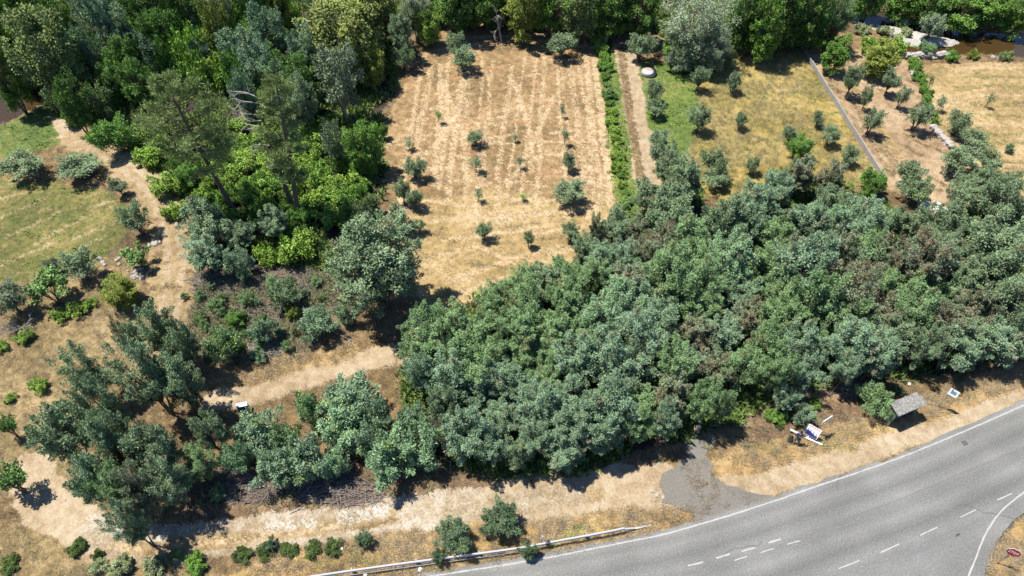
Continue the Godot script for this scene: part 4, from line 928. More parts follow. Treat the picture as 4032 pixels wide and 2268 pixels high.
func lin(r: float, g: float, b: float) -> Color:
	return Color(r, g, b).linear_to_srgb()

func mat(col: Color, rough := 0.85, metal := 0.0) -> StandardMaterial3D:
	var m := StandardMaterial3D.new()
	m.albedo_color = col
	m.roughness = rough
	m.metallic = metal
	m.vertex_color_use_as_albedo = true
	return m

func leaf_mat(col: Color) -> StandardMaterial3D:
	var m := mat(col, 0.8)
	m.metallic_specular = 0.25
	m.backlight_enabled = true
	var top := maxf(col.r * 0.95, col.g * 1.05)
	m.backlight = Color(col.r * 0.95, col.g * 1.05, col.b * 0.75) * (0.4 / top)
	m.cull_mode = BaseMaterial3D.CULL_DISABLED
	return m

func make_materials() -> void:
	M.bark = mat(lin(0.117, 0.090, 0.068))
	M.pale_bark = mat(lin(0.289, 0.255, 0.212))
	M.dead = mat(lin(0.336, 0.304, 0.272))
	M.twig = mat(lin(0.235, 0.2, 0.178))
	# tone of the leaves; the leaf colours in the meshes vary round it
	M.a0 = leaf_mat(lin(0.290, 0.400, 0.270))
	M.a1 = leaf_mat(lin(0.270, 0.390, 0.195))
	M.a2 = leaf_mat(lin(0.275, 0.360, 0.220))
	M.a3 = leaf_mat(lin(0.285, 0.325, 0.220))
	M.a4 = leaf_mat(lin(0.315, 0.455, 0.275))
	M.o_green = leaf_mat(lin(0.250, 0.325, 0.195))
	M.o_grey = leaf_mat(lin(0.250, 0.300, 0.200))
	M.b_dark = leaf_mat(lin(0.145, 0.260, 0.078))
	M.b_green = leaf_mat(lin(0.190, 0.340, 0.085))
	M.b_lime = leaf_mat(lin(0.300, 0.450, 0.110))
	M.b_sage = leaf_mat(lin(0.250, 0.320, 0.150))
	M.b_olive = leaf_mat(lin(0.280, 0.330, 0.125))
	M.b_yellow = leaf_mat(lin(0.283, 0.342, 0.089))
	M.b_pale = leaf_mat(lin(0.392, 0.446, 0.284))
	M.b_silver = leaf_mat(lin(0.327, 0.397, 0.270))
	M.f_green = leaf_mat(lin(0.230, 0.365, 0.149))
	M.v_dark = leaf_mat(lin(0.156, 0.223, 0.133))
	M.v_green = leaf_mat(lin(0.100, 0.150, 0.055))
	M.pine = leaf_mat(lin(0.295, 0.375, 0.180))
	M.grass = mat(lin(0.7, 0.7, 0.7), 0.8)
	M.grass.backlight_enabled = true
	M.grass.backlight = Color(0.25, 0.22, 0.14)
	M.stone = mat(lin(0.300, 0.277, 0.247))
	M.grey_stone = mat(lin(0.208, 0.196, 0.184))
	M.galvanised = mat(lin(0.533, 0.540, 0.547), 0.45, 0.15)
	M.post_grey = mat(lin(0.240, 0.240, 0.240), 0.6, 0.2)
	M.white = mat(lin(0.640, 0.640, 0.632), 0.5)
	M.paint = mat(lin(0.296, 0.296, 0.289), 0.75)

func speckled(base: Color, dark: Color, light: Color, freq: float, scale: float, sd: int) -> StandardMaterial3D:
	var nse := FastNoiseLite.new()
	nse.seed = sd
	nse.noise_type = FastNoiseLite.TYPE_SIMPLEX
	nse.frequency = freq
	nse.fractal_octaves = 4
	var img := nse.get_seamless_image(256, 256)
	img.convert(Image.FORMAT_RGB8)
	for y in 256:
		for x in 256:
			var f := img.get_pixel(x, y).r
			img.set_pixel(x, y, dark.lerp(base, f * 2.0) if f < 0.5 else base.lerp(light, f * 2.0 - 1.0))
	var m := StandardMaterial3D.new()
	m.albedo_texture = ImageTexture.create_from_image(img)
	m.uv1_triplanar = true
	m.uv1_world_triplanar = true
	m.uv1_scale = Vector3.ONE * scale
	m.roughness = 0.9
	return m

# ---------------------------------------------------------------- ground

func cell(x: float, z: float) -> int:
	var cx := clampi(int((x - X0) / SPAN_X * TW), 0, TW - 1)
	var cz := clampi(int((z - Z0) / SPAN_Z * TH), 0, TH - 1)
	return zone[cz * TW + cx]

func gh(x: float, z: float) -> float:
	var fx := clampf((x - X0) / STEP, 0.0, nx - 1.001)
	var fz := clampf((z - Z0) / STEP, 0.0, nz - 1.001)
	var a := int(fx); var b := int(fz)
	fx -= a; fz -= b
	var k := b * nx + a
	return lerpf(lerpf(heights[k], heights[k + 1], fx), lerpf(heights[k + nx], heights[k + nx + 1], fx), fz)

func on_ground(p: Vector2) -> Vector3:
	return Vector3(p.x, gh(p.x, p.y), p.y)

func fill_zone(poly: PackedVector2Array, id: int) -> void:
	var px := PackedVector2Array()
	var lo := 1e9; var hi := -1e9
	for p in poly:
		var q := Vector2((p.x - X0) / SPAN_X * TW, (p.y - Z0) / SPAN_Z * TH)
		px.append(q)
		lo = minf(lo, q.y); hi = maxf(hi, q.y)
	for row in range(maxi(0, int(lo)), mini(TH, int(hi) + 1)):
		var y := row + 0.5
		var xs := []
		for k in px.size():
			var a := px[k]; var b := px[(k + 1) % px.size()]
			if (a.y > y) != (b.y > y):
				xs.append(a.x + (y - a.y) / (b.y - a.y) * (b.x - a.x))
		xs.sort()
		for k in range(0, xs.size() - 1, 2):
			for col in range(maxi(0, int(xs[k])), mini(TW, int(xs[k + 1]))):
				zone[row * TW + col] = id

func stroke_zone(pts: PackedVector2Array, half: float, chance: float, id: int) -> void:
	var sx := TW / SPAN_X; var sz := TH / SPAN_Z
	var wob := FastNoiseLite.new()
	wob.seed = int(pts[0].x * 13.0); wob.frequency = 0.35
	for k in pts.size() - 1:
		var a := pts[k]; var b := pts[k + 1]
		var c0 := maxi(0, int((minf(a.x, b.x) - half * 1.5 - X0) * sx))
		var c1 := mini(TW - 1, int((maxf(a.x, b.x) + half * 1.5 - X0) * sx))
		var r0 := maxi(0, int((minf(a.y, b.y) - half * 1.5 - Z0) * sz))
		var r1 := mini(TH - 1, int((maxf(a.y, b.y) + half * 1.5 - Z0) * sz))
		for row in range(r0, r1 + 1):
			for col in range(c0, c1 + 1):
				var p := Vector2(col / sx + X0, row / sz + Z0)
				var d := Geometry2D.get_closest_point_to_segment(p, a, b).distance_to(p)
				if d > half * 1.5:
					continue
				if d < half * (1.0 + 0.28 * wob.get_noise_2d(p.x, p.y)) and (chance >= 1.0 or rng.randf() < chance):
					zone[row * TW + col] = id

func noise_bytes(sd: int, freq: float, octaves: int) -> PackedByteArray:
	var f := FastNoiseLite.new()
	f.seed = sd
	f.noise_type = FastNoiseLite.TYPE_SIMPLEX_SMOOTH
	f.frequency = freq
	f.fractal_octaves = octaves
	var img := f.get_image(TW, TH)
	img.convert(Image.FORMAT_L8)
	return img.get_data()

func pva(list: Array) -> PackedVector2Array:
	var r := PackedVector2Array()
	for p in list:
		r.append(p if p is Vector2 else Vector2(p[0], p[1]))
	return r

func build_ground() -> void:
	zone.resize(TW * TH)
	zone.fill(DRY)
	for zn in ZONES:
		fill_zone(pva(zn[1]), zn[0])
	for s in STROKES:
		stroke_zone(pva(s[3]), s[1], s[2], s[0])
	# short streaks left by the mower and by trampling
	for k in 1500:
		var z := -100.0 + 84.0 * rng.randf()
		var half := 26.0 - z * 0.62
		var x := rng.randf_range(-half, half)
		var id := cell(x, z)
		var to := -1
		var ang := rng.randfn(0.0, 0.25)
		match id:
			FIELD: to = ROW if rng.randf() < 0.55 else RED
			TRACK: to = ROW if rng.randf() < 0.4 else DRY
			GREEN:
				to = TRACK if rng.randf() < 0.5 else HERB
				ang += 0.45
			LOW:
				to = TRACK if rng.randf() < 0.5 else DRY
				ang += 0.3
			HAY: to = ROW if rng.randf() < 0.5 else LOW
			TALL: to = VERGE if rng.randf() < 0.6 else WEED
			TILL:
				to = DRY
				ang -= 0.95
			VERGE: to = DRY if rng.randf() < 0.5 else TALL
		if to < 0:
			continue
		var d := Vector2(cos(ang), -sin(ang)) * rng.randf_range(0.4, 1.8)
		stroke_zone(PackedVector2Array([Vector2(x, z) - d, Vector2(x, z) + d]), rng.randf_range(0.1, 0.3), 0.6, to)
	# colour map: each kind of ground has a ramp of its own matter (soil, straw, grass), picked by three grains of noise
	var n1 := noise_bytes(3, 0.012, 4)
	var n2 := noise_bytes(7, 0.09, 3)
	var n3 := noise_bytes(11, 0.42, 2)
	var lut := PackedByteArray()
	lut.resize(PALETTE.size() * 256 * 3)
	var ww := PackedInt32Array()
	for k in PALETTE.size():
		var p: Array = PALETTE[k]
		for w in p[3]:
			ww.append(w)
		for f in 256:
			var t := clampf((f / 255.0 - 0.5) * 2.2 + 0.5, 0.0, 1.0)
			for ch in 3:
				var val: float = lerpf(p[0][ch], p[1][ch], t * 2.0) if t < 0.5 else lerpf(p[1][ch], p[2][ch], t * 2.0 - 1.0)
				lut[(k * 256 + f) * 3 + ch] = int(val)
	var data := PackedByteArray()
	data.resize(TW * TH * 3)
	var o := 0
	for row in TH:
		var base := row * TW
		for col in TW:
			var at := base + col
			var a := n2[at]
			var b := n3[at]
			var c2 := clampi(col + ((a - 128) >> 6) + ((b - 128) >> 6), 0, TW - 1)
			var r2 := clampi(row + ((n1[at] - 128) >> 6) + ((b - 128) >> 6), 0, TH - 1)
			var zz := zone[r2 * TW + c2]
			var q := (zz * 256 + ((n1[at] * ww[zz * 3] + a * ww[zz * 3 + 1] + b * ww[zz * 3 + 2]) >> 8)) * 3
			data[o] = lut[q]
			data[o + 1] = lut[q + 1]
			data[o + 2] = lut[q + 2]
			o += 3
	var img := Image.create_from_data(TW, TH, false, Image.FORMAT_RGB8, data)
	var gm := StandardMaterial3D.new()
	gm.albedo_texture = ImageTexture.create_from_image(img)
	gm.roughness = 0.95
	gm.texture_repeat = true
	# relief
	var hn := FastNoiseLite.new()
	hn.seed = 5; hn.frequency = 0.22; hn.fractal_octaves = 4
	heights.resize(nx * nz)
	var amp := PackedFloat32Array()
	amp.resize(32); amp.fill(0.07)
	amp[TRACK] = 0.04; amp[GRAVEL] = 0.04; amp[SHOULDER] = 0.03; amp[ROADBED] = 0.0; amp[BANK] = 0.12; amp[BRUSH] = 0.12; amp[VERGE] = 0.1; amp[TALL] = 0.1
	for j in nz:
		for k in nx:
			var x := X0 + k * STEP; var z := Z0 + j * STEP
			var wet := 0.0; var road := 0.0; var am := 0.0
			for dz in [-0.7, 0.0, 0.7]:
				for dx in [-0.7, 0.0, 0.7]:
					var id := cell(x + dx, z + dz)
					if id == BED: wet += 1.0 / 9.0
					elif id == ROADBED: road += 1.0 / 9.0
					am += amp[id] / 9.0
			heights[j * nx + k] = am * hn.get_noise_2d(x, z) - 1.0 * wet - 0.05 * minf(1.0, road * 2.0)
	var V := PackedVector3Array(); var N := PackedVector3Array(); var U := PackedVector2Array(); var I := PackedInt32Array()
	for j in nz:
		for k in nx:
			var x := X0 + k * STEP; var z := Z0 + j * STEP
			var l := heights[j * nx + maxi(k - 1, 0)]; var r := heights[j * nx + mini(k + 1, nx - 1)]
			var t := heights[maxi(j - 1, 0) * nx + k]; var d := heights[mini(j + 1, nz - 1) * nx + k]
			V.append(Vector3(x, heights[j * nx + k], z))
			N.append(Vector3(l - r, 2.0 * STEP, t - d).normalized())
			U.append(Vector2((x - X0) / SPAN_X, (z - Z0) / SPAN_Z))
	for j in nz - 1:
		for k in nx - 1:
			var a := j * nx + k
			I.append(a); I.append(a + 1); I.append(a + nx)
			I.append(a + 1); I.append(a + nx + 1); I.append(a + nx)
	# the same sheet goes on to the horizon
	var ex := X0 + (nx - 1) * STEP; var ez := Z0 + (nz - 1) * STEP
	var far := 1200.0
	var rim := [[-far, -far, far, Z0], [-far, ez, far, far], [-far, Z0, X0, ez], [ex, Z0, far, ez]]
	for q in rim:
		var k := V.size()
		for p in [Vector2(q[0], q[1]), Vector2(q[2], q[1]), Vector2(q[2], q[3]), Vector2(q[0], q[3])]:
			V.append(Vector3(p.x, -0.05, p.y)); N.append(Vector3.UP)
			U.append(Vector2((p.x - X0) / SPAN_X, (p.y - Z0) / SPAN_Z))
		I.append_array(PackedInt32Array([k, k + 1, k + 2, k, k + 2, k + 3]))
	var arr := []
	arr.resize(Mesh.ARRAY_MAX)
	arr[Mesh.ARRAY_VERTEX] = V; arr[Mesh.ARRAY_NORMAL] = N; arr[Mesh.ARRAY_TEX_UV] = U; arr[Mesh.ARRAY_INDEX] = I
	var m := ArrayMesh.new()
	m.add_surface_from_arrays(Mesh.PRIMITIVE_TRIANGLES, arr)
	var g := structure("ground", m, gm)
	g.set_meta("label", "dry fields, tracks and verges of straw, soil and grass")

# ---------------------------------------------------------------- road

func sheet(poly: PackedVector2Array, top: float, thick: float) -> ArrayMesh:
	var st := SurfaceTool.new()
	st.begin(Mesh.PRIMITIVE_TRIANGLES)
	var ids := Geometry2D.triangulate_polygon(poly)
	for k in range(0, ids.size(), 3):
		var a := poly[ids[k]]; var b := poly[ids[k + 1]]; var c := poly[ids[k + 2]]
		if (b - a).cross(c - a) < 0.0:
			var t := b; b = c; c = t
		for p in [a, b, c]:
			st.set_normal(Vector3.UP)
			st.set_uv(Vector2((p.x + 40.0) / 90.0, (p.y + 60.0) / 60.0))
			st.add_vertex(Vector3(p.x, top, p.y))
	for k in poly.size():
		var a := poly[k]; var b := poly[(k + 1) % poly.size()]
		var nn := Vector3(b.y - a.y, 0, a.x - b.x).normalized()
		var P := [Vector3(a.x, top, a.y), Vector3(b.x, top, b.y), Vector3(b.x, top - thick, b.y), Vector3(a.x, top - thick, a.y)]
		for q in [0, 1, 2, 0, 2, 3]:
			st.set_normal(nn)
			st.set_uv(Vector2((P[q].x + 40.0) / 90.0, (P[q].z + 60.0) / 60.0))
			st.add_vertex(P[q])
	return st.commit()

func ragged(poly: PackedVector2Array, step: float, amount: float, sd: int) -> PackedVector2Array:
	var r := PackedVector2Array()
	var f := FastNoiseLite.new()
	f.seed = sd; f.frequency = 0.6
	for k in poly.size():
		var a := poly[k]; var b := poly[(k + 1) % poly.size()]
		var cnt := maxi(1, int(a.distance_to(b) / step))
		var nn := (b - a).orthogonal().normalized()
		for q in cnt:
			var p := a.lerp(b, float(q) / cnt)
			r.append(p + nn * f.get_noise_2d(p.x * 2.0, p.y * 2.0) * amount)
	return r

func ribbon(pts: PackedVector2Array, width: float, y: float, wear: float) -> ArrayMesh:
	# a painted line, its edges nibbled by wear
	var s := Shape.new()
	var prev := []
	for k in pts.size() - 1:
		var a := pts[k]; var b := pts[k + 1]
		var cnt := maxi(1, int(a.distance_to(b) / 0.25))
		var nn := (b - a).orthogonal().normalized()
		for q in cnt + (1 if k == pts.size() - 2 else 0):
			var p := a.lerp(b, float(q) / cnt)
			var l := p + nn * (width * 0.5 - rng.randf() * wear)
			var r := p - nn * (width * 0.5 - rng.randf() * wear)
			if prev:
				s.quad(Vector3(prev[0].x, y, prev[0].y), Vector3(l.x, y, l.y), Vector3(r.x, y, r.y), Vector3(prev[1].x, y, prev[1].y))
			prev = [l, r]
	for k in s.n.size():
		s.n[k] = Vector3.UP
	return s.mesh()

func smooth_line(list: Array) -> PackedVector2Array:
	var r := PackedVector2Array()
	for k in list.size() - 1:
		var p0: Vector2 = list[maxi(k - 1, 0)]; var p1: Vector2 = list[k]; var p2: Vector2 = list[k + 1]; var p3: Vector2 = list[mini(k + 2, list.size() - 1)]
		for q in 6:
			r.append(p1.cubic_interpolate(p2, p0, p3, q / 6.0))
	r.append(list[-1])
	return r

func build_road() -> void:
	var w := 1600; var h := 1066
	var f1 := FastNoiseLite.new(); f1.seed = 21; f1.frequency = 0.008; f1.fractal_octaves = 4
	var f2 := FastNoiseLite.new(); f2.seed = 22; f2.frequency = 0.35; f2.fractal_octaves = 2
	var i1 := f1.get_image(w, h); i1.convert(Image.FORMAT_L8)
	var i2 := f2.get_image(w, h); i2.convert(Image.FORMAT_L8)
	var d1 := i1.get_data(); var d2 := i2.get_data()
	var wear := PackedFloat32Array()
	wear.resize(w * h)
	var lane := smooth_line([Vector2(-21.53, -13.94), Vector2(-10.90, -16.10), Vector2(-5.52, -17.12), Vector2(0.00, -17.96), Vector2(3.57, -18.59), Vector2(8.12, -19.50), Vector2(11.23, -20.12), Vector2(15.34, -21.25), Vector2(19.59, -22.53), Vector2(23.85, -23.95), Vector2(28.69, -25.52), Vector2(33.53, -27.26), Vector2(43.19, -31.18), Vector2(52.98, -35.38), Vector2(62.51, -39.46)])
	for off in [[0.25, 0.5, 9.0], [1.25, 0.45, 5.0], [2.1, 0.35, -5.0], [2.9, 0.45, 5.0], [4.3, 0.5, 6.0], [5.2, 0.4, -6.0], [6.1, 0.5, 6.0], [7.6, 1.3, 5.0]]:
		for k in lane.size() - 1:
			var a := lane[k]; var b := lane[k + 1]
			var nn := (b - a).orthogonal().normalized()
			if nn.y < 0: nn = -nn
			var steps := int(a.distance_to(b) / 0.04) + 1
			for q in steps:
				var c := a.lerp(b, float(q) / steps) + nn * float(off[0])
				var reach: float = off[1]
				for m in range(-int(reach / 0.04), int(reach / 0.04) + 1):
					var p := c + nn * (m * 0.04)
					var px := int((p.x + 40.0) / 90.0 * w); var py := int((p.y + 60.0) / 60.0 * h)
					if px >= 0 and px < w and py >= 0 and py < h:
						var amt: float = off[2] * (1.0 - absf(m * 0.04) / reach)
						if absf(amt) > absf(wear[py * w + px]): wear[py * w + px] = amt
	# fine cracks
	for k in 9:
		var p := Vector2(rng.randf_range(-10, 45), rng.randf_range(-42, -16)); var d := rng.randf() * TAU
		for q in int(rng.randf_range(30, 160)):
			p += Vector2(cos(d), sin(d)) * 0.05
			d += rng.randfn(0.0, 0.1)
			var px := int((p.x + 40.0) / 90.0 * w); var py := int((p.y + 60.0) / 60.0 * h)
			if px >= 0 and px < w and py >= 0 and py < h: wear[py * w + px] = -16.0
	var data := PackedByteArray()
	data.resize(w * h * 3)
	for k in w * h:
		var t := 99.0 + wear[k] * (0.9 + d1[k] / 240.0) + (d1[k] - 128) * 0.07 + (d2[k] - 128) * 0.11
		if d2[k] > 205: t += 13.0
		elif d2[k] < 38: t -= 9.0
		data[k * 3] = int(clampf(t, 0, 255)); data[k * 3 + 1] = int(clampf(t + 0.5, 0, 255)); data[k * 3 + 2] = int(clampf(t - 2.5, 0, 255))
	asphalt_image = ImageTexture.create_from_image(Image.create_from_data(w, h, false, Image.FORMAT_RGB8, data))
	var am := StandardMaterial3D.new()
	am.albedo_texture = asphalt_image
	am.roughness = 0.85
	am.texture_repeat = true
	var far_edge := smooth_line([Vector2(-21.53, -13.94), Vector2(-10.90, -16.10), Vector2(-5.52, -17.12), Vector2(0.00, -17.96), Vector2(3.57, -18.59), Vector2(8.12, -19.50), Vector2(11.23, -20.12), Vector2(15.34, -21.25), Vector2(19.59, -22.53), Vector2(23.85, -23.95), Vector2(28.69, -25.52), Vector2(33.53, -27.26), Vector2(43.19, -31.18), Vector2(52.98, -35.38), Vector2(62.51, -39.46)])
	var near_edge := smooth_line([Vector2(56.22, -29.25), Vector2(51.88, -27.44), Vector2(43.70, -24.02), Vector2(38.68, -21.46), Vector2(36.97, -20.39), Vector2(35.29, -18.91), Vector2(34.03, -17.34), Vector2(32.93, -15.43), Vector2(30.55, -10.44)])
	var poly := PackedVector2Array()
	var nf := FastNoiseLite.new(); nf.seed = 9; nf.frequency = 0.5
	for p in far_edge: poly.append(p + Vector2(0, 0.3 * nf.get_noise_2d(p.x * 4.0, p.y * 4.0)))
	for p in near_edge: poly.append(p + Vector2(0.2 * nf.get_noise_2d(p.x * 4.0, p.y * 4.0), 0))
	poly.append(Vector2(17.979, -8.180)); poly.append(Vector2(-9.798, -8.180)); poly.append(Vector2(-20.540, -10.441))
	var road := structure("road", sheet(poly, 0.05, 0.14), am)
	road.set_meta("label", "grey asphalt road with a junction curving off at the corner")
	var dm: StandardMaterial3D = am.duplicate()
	dm.albedo_color = Color(1.0, 0.965, 0.93)
	var drive := structure("driveway", sheet(ragged(pva([Vector2(11.75, -24.58), Vector2(12.84, -25.05), Vector2(13.88, -26.04), Vector2(13.96, -27.37), Vector2(14.92, -28.70), Vector2(16.38, -28.70), Vector2(16.54, -27.44), Vector2(15.45, -26.17), Vector2(15.94, -25.39), Vector2(15.56, -24.48), Vector2(16.46, -23.82), Vector2(18.57, -23.01), Vector2(19.91, -22.85), Vector2(19.79, -22.34), Vector2(15.29, -21.00), Vector2(13.56, -20.48), Vector2(13.71, -21.37), Vector2(12.76, -21.80), Vector2(11.52, -22.21), Vector2(11.75, -22.85), Vector2(11.55, -23.59)]), 0.5, 0.22, 4), 0.04, 0.12), dm)
	drive.set_meta("label", "worn asphalt apron joining the gravel track to the road")
	# painted lines are parts of the road
	var y := 0.056
	part("edge_line", ribbon(smooth_line([Vector2(-18.88, -14.25), Vector2(-10.86, -15.80), Vector2(-5.50, -16.81), Vector2(0.00, -17.65), Vector2(3.55, -18.27), Vector2(8.09, -19.17), Vector2(11.18, -19.79), Vector2(15.27, -20.91), Vector2(19.52, -22.21), Vector2(23.76, -23.62), Vector2(28.58, -25.18), Vector2(33.40, -26.91), Vector2(42.99, -30.76), Vector2(52.75, -34.96)]), 0.15, y, 0.045), M.paint, road)
	part("edge_line", ribbon(smooth_line([Vector2(30.90, -13.86), Vector2(31.87, -15.70), Vector2(32.58, -16.81), Vector2(33.48, -17.93), Vector2(35.08, -19.85), Vector2(37.03, -21.59), Vector2(39.43, -23.07), Vector2(43.76, -25.35), Vector2(48.76, -27.62)]), 0.16, y, 0.045), M.paint, road)
	for d in [[Vector2(14.78, -18.07), Vector2(15.82, -18.36)], [Vector2(16.72, -18.53), Vector2(17.74, -18.82)], [Vector2(18.81, -19.17), Vector2(19.78, -19.44)], [Vector2(12.65, -17.51), Vector2(13.78, -17.79)]]:
		part("lane_dash", ribbon(pva(d), 0.16, y, 0.045), M.paint, road)
	for d in [[Vector2(16.07, -17.88), Vector2(17.08, -18.19)], [Vector2(18.09, -18.45), Vector2(19.12, -18.76)], [Vector2(20.18, -19.06), Vector2(21.16, -19.32)], [Vector2(23.43, -17.31), Vector2(25.12, -17.88)], [Vector2(26.81, -18.45), Vector2(28.42, -19.09)], [Vector2(30.18, -19.73), Vector2(31.67, -20.33)], [Vector2(33.67, -21.09), Vector2(35.14, -21.68)], [Vector2(37.04, -22.43), Vector2(38.44, -22.98)], [Vector2(40.30, -23.69), Vector2(41.80, -24.25)], [Vector2(20.33, -16.24), Vector2(21.89, -16.78)]]:
		part("lane_dash", ribbon(pva(d), 0.11, y, 0.03), M.paint, road)
	part("seam", ribbon(smooth_line([Vector2(24.78, -20.88), Vector2(29.20, -22.34), Vector2(34.55, -24.35), Vector2(41.19, -26.87), Vector2(46.14, -28.81)]), 0.05, 0.054, 0.015), mat(lin(0.1, 0.1, 0.1)), road)
	var patch := mat(lin(0.125, 0.125, 0.125), 0.9)
	for d in [[Vector2(29.02, -18.48), Vector2(30.37, -19.00), Vector2(32.23, -19.64), Vector2(33.23, -19.94), Vector2(33.05, -19.70), Vector2(31.63, -19.23), Vector2(29.57, -18.42), Vector2(28.58, -18.07)], [Vector2(32.79, -19.79), Vector2(33.25, -19.91), Vector2(33.08, -19.64), Vector2(32.65, -19.59)], [Vector2(34.38, -25.08), Vector2(34.68, -25.28), Vector2(34.94, -25.15), Vector2(34.51, -24.88), Vector2(34.33, -24.88)], [Vector2(33.49, -23.85), Vector2(33.86, -24.18), Vector2(33.96, -24.12), Vector2(33.52, -23.69)], [Vector2(40.42, -27.15), Vector2(40.78, -27.37), Vector2(40.87, -27.30), Vector2(40.50, -27.05)], [Vector2(16.88, -21.46), Vector2(17.27, -21.62), Vector2(17.37, -21.52), Vector2(16.94, -21.34)], [Vector2(23.40, -22.24), Vector2(24.75, -22.72), Vector2(24.85, -22.62), Vector2(23.49, -22.12)]]:
		part("tar_patch", sheet(ragged(pva(d), 0.2, 0.1, 6), 0.0545, 0.002), patch, road)
	var cover := thing("drain_cover", on_ground(Vector2(36.545, -27.242)) * Vector3(1, 0, 1) + Vector3(0, 0.05, 0), 0.35, "small dark rectangular drain cover set in the asphalt", "drain cover")
	var fr := Shape.new()
	for b in [[0.0, 0.16, 0.42, 0.06], [0.0, -0.16, 0.42, 0.06], [0.18, 0.0, 0.06, 0.26], [-0.18, 0.0, 0.06, 0.26]]:
		fr.box(Transform3D(Basis(), Vector3(b[0], 0.01, b[1])), Vector3(b[2], 0.02, b[3]))
	part("frame", fr.mesh(), mat(lin(0.07, 0.07, 0.07), 0.6), cover)
	for k in 4:
		var s := Shape.new()
		s.box(Transform3D(Basis(), Vector3(-0.12 + k * 0.08, 0.008, 0)), Vector3(0.04, 0.016, 0.25))
		part("bar", s.mesh(), mat(lin(0.06, 0.06, 0.06), 0.6), cover)

func build_water() -> void:
	var wm := StandardMaterial3D.new()
	wm.albedo_color = lin(0.045, 0.028, 0.01)
	wm.roughness = 0.06
	var nt := FastNoiseLite.new(); nt.seed = 2; nt.frequency = 0.03
	var im := nt.get_seamless_image(256, 256)
	im.convert(Image.FORMAT_RGB8)
	im.bump_map_to_normal_map(1.5)
	wm.normal_enabled = true
	wm.normal_texture = ImageTexture.create_from_image(im)
	wm.normal_scale = 0.35
	wm.uv1_triplanar = true
	wm.uv1_world_triplanar = true
	wm.uv1_scale = Vector3.ONE * 0.25
	for q in [["river_water", [Vector2(42.87, -105.29), Vector2(89.10, -91.58), Vector2(83.40, -81.76), Vector2(47.49, -82.68), Vector2(43.00, -94.79)]], ["stream_water", [Vector2(-77.59, -78.17), Vector2(-52.49, -82.68), Vector2(-50.85, -78.17), Vector2(-59.59, -66.55), Vector2(-71.15, -66.55)]]]:
		structure(q[0], sheet(pva(q[1]), -0.42, 0.02), wm)

func build_wall() -> void:
	# low concrete wall between the tall grass and the tilled strip, cast in bays
	var wallm := speckled(lin(0.26, 0.25, 0.23), lin(0.17, 0.16, 0.145), lin(0.34, 0.33, 0.31), 0.03, 0.5, 31)
	var a := Vector2(38.472, -85.242); var b := Vector2(40.630, -58.363)
	var w := thing("concrete_wall", on_ground(a), 0.0, "low thin concrete wall between tall grass and tilled strip", "wall")
	var cnt := 14
	for k in cnt:
		var p := a.lerp(b, (k + 0.5) / cnt)
		var dir := (b - a).normalized()
		var s := Shape.new()
		var bas := Basis(Vector3(dir.x, 0, dir.y), Vector3.UP, Vector3(-dir.y, 0, dir.x))
		s.box(Transform3D(bas, Vector3(p.x - a.x, gh(p.x, p.y) - gh(a.x, a.y) + 0.28 + rng.randf_range(-0.02, 0.02), p.y - a.y)), Vector3(a.distance_to(b) / cnt - 0.03, 0.8, 0.11))
		part("wall_panel", s.mesh(), wallm, w)

# ---------------------------------------------------------------- plants

func crown_mesh(clumps: Array, per: int, l: float, w: float, cols: Array, up: float, flat: float, odd: Array, odd_share: float, plume: float) -> ArrayMesh:
	var s := Shape.new()
	for cl in clumps:
		var c: Vector3 = cl[0]
		var r: float = cl[1]
		var is_odd: bool = rng.randf() < odd_share
		var tone := rng.randf_range(0.68, 1.25)
		var axis: Vector3 = (cl[2] + rv() * 0.45).normalized()
		for k in per:
			var d := rv()
			if d.y < -0.2 and rng.randf() < 0.6:
				d.y = -d.y
			var p := c + Vector3(d.x, d.y * flat, d.z) * r * (0.4 + 0.6 * sqrt(rng.randf()))
			var dir := (d * 0.9 + rv() * 0.9 + Vector3(0, up, 0)).normalized()
			if rng.randf() < plume:
				# feathery spray that tapers towards its tip
				var t := pow(rng.randf(), 0.8)
				p = c + axis * r * (t * 2.4 - 1.0) + (d - axis * d.dot(axis)) * r * 0.8 * (1.0 - t * 0.8)
				dir = (axis * 0.8 + d * 0.7 + rv() * 0.5).normalized()
			var face := (rv() + Vector3(-0.35, 1.0, -0.15) * 0.95).normalized()
			var side := dir.cross(face).normalized()
			dir = face.cross(side).normalized() if rng.randf() < 0.7 else dir
			var col: Color = cols[rng.randi() % cols.size()]
			if is_odd and rng.randf() < 0.65:
				col = odd[rng.randi() % odd.size()]
			var f := tone * rng.randf_range(0.8, 1.2)
			col = Color(minf(1, col.r * f), minf(1, col.g * f), minf(1, col.b * f))
			s.leaf(p, dir, side, l * rng.randf_range(0.7, 1.3), w * rng.randf_range(0.7, 1.3), col)
	return s.mesh()

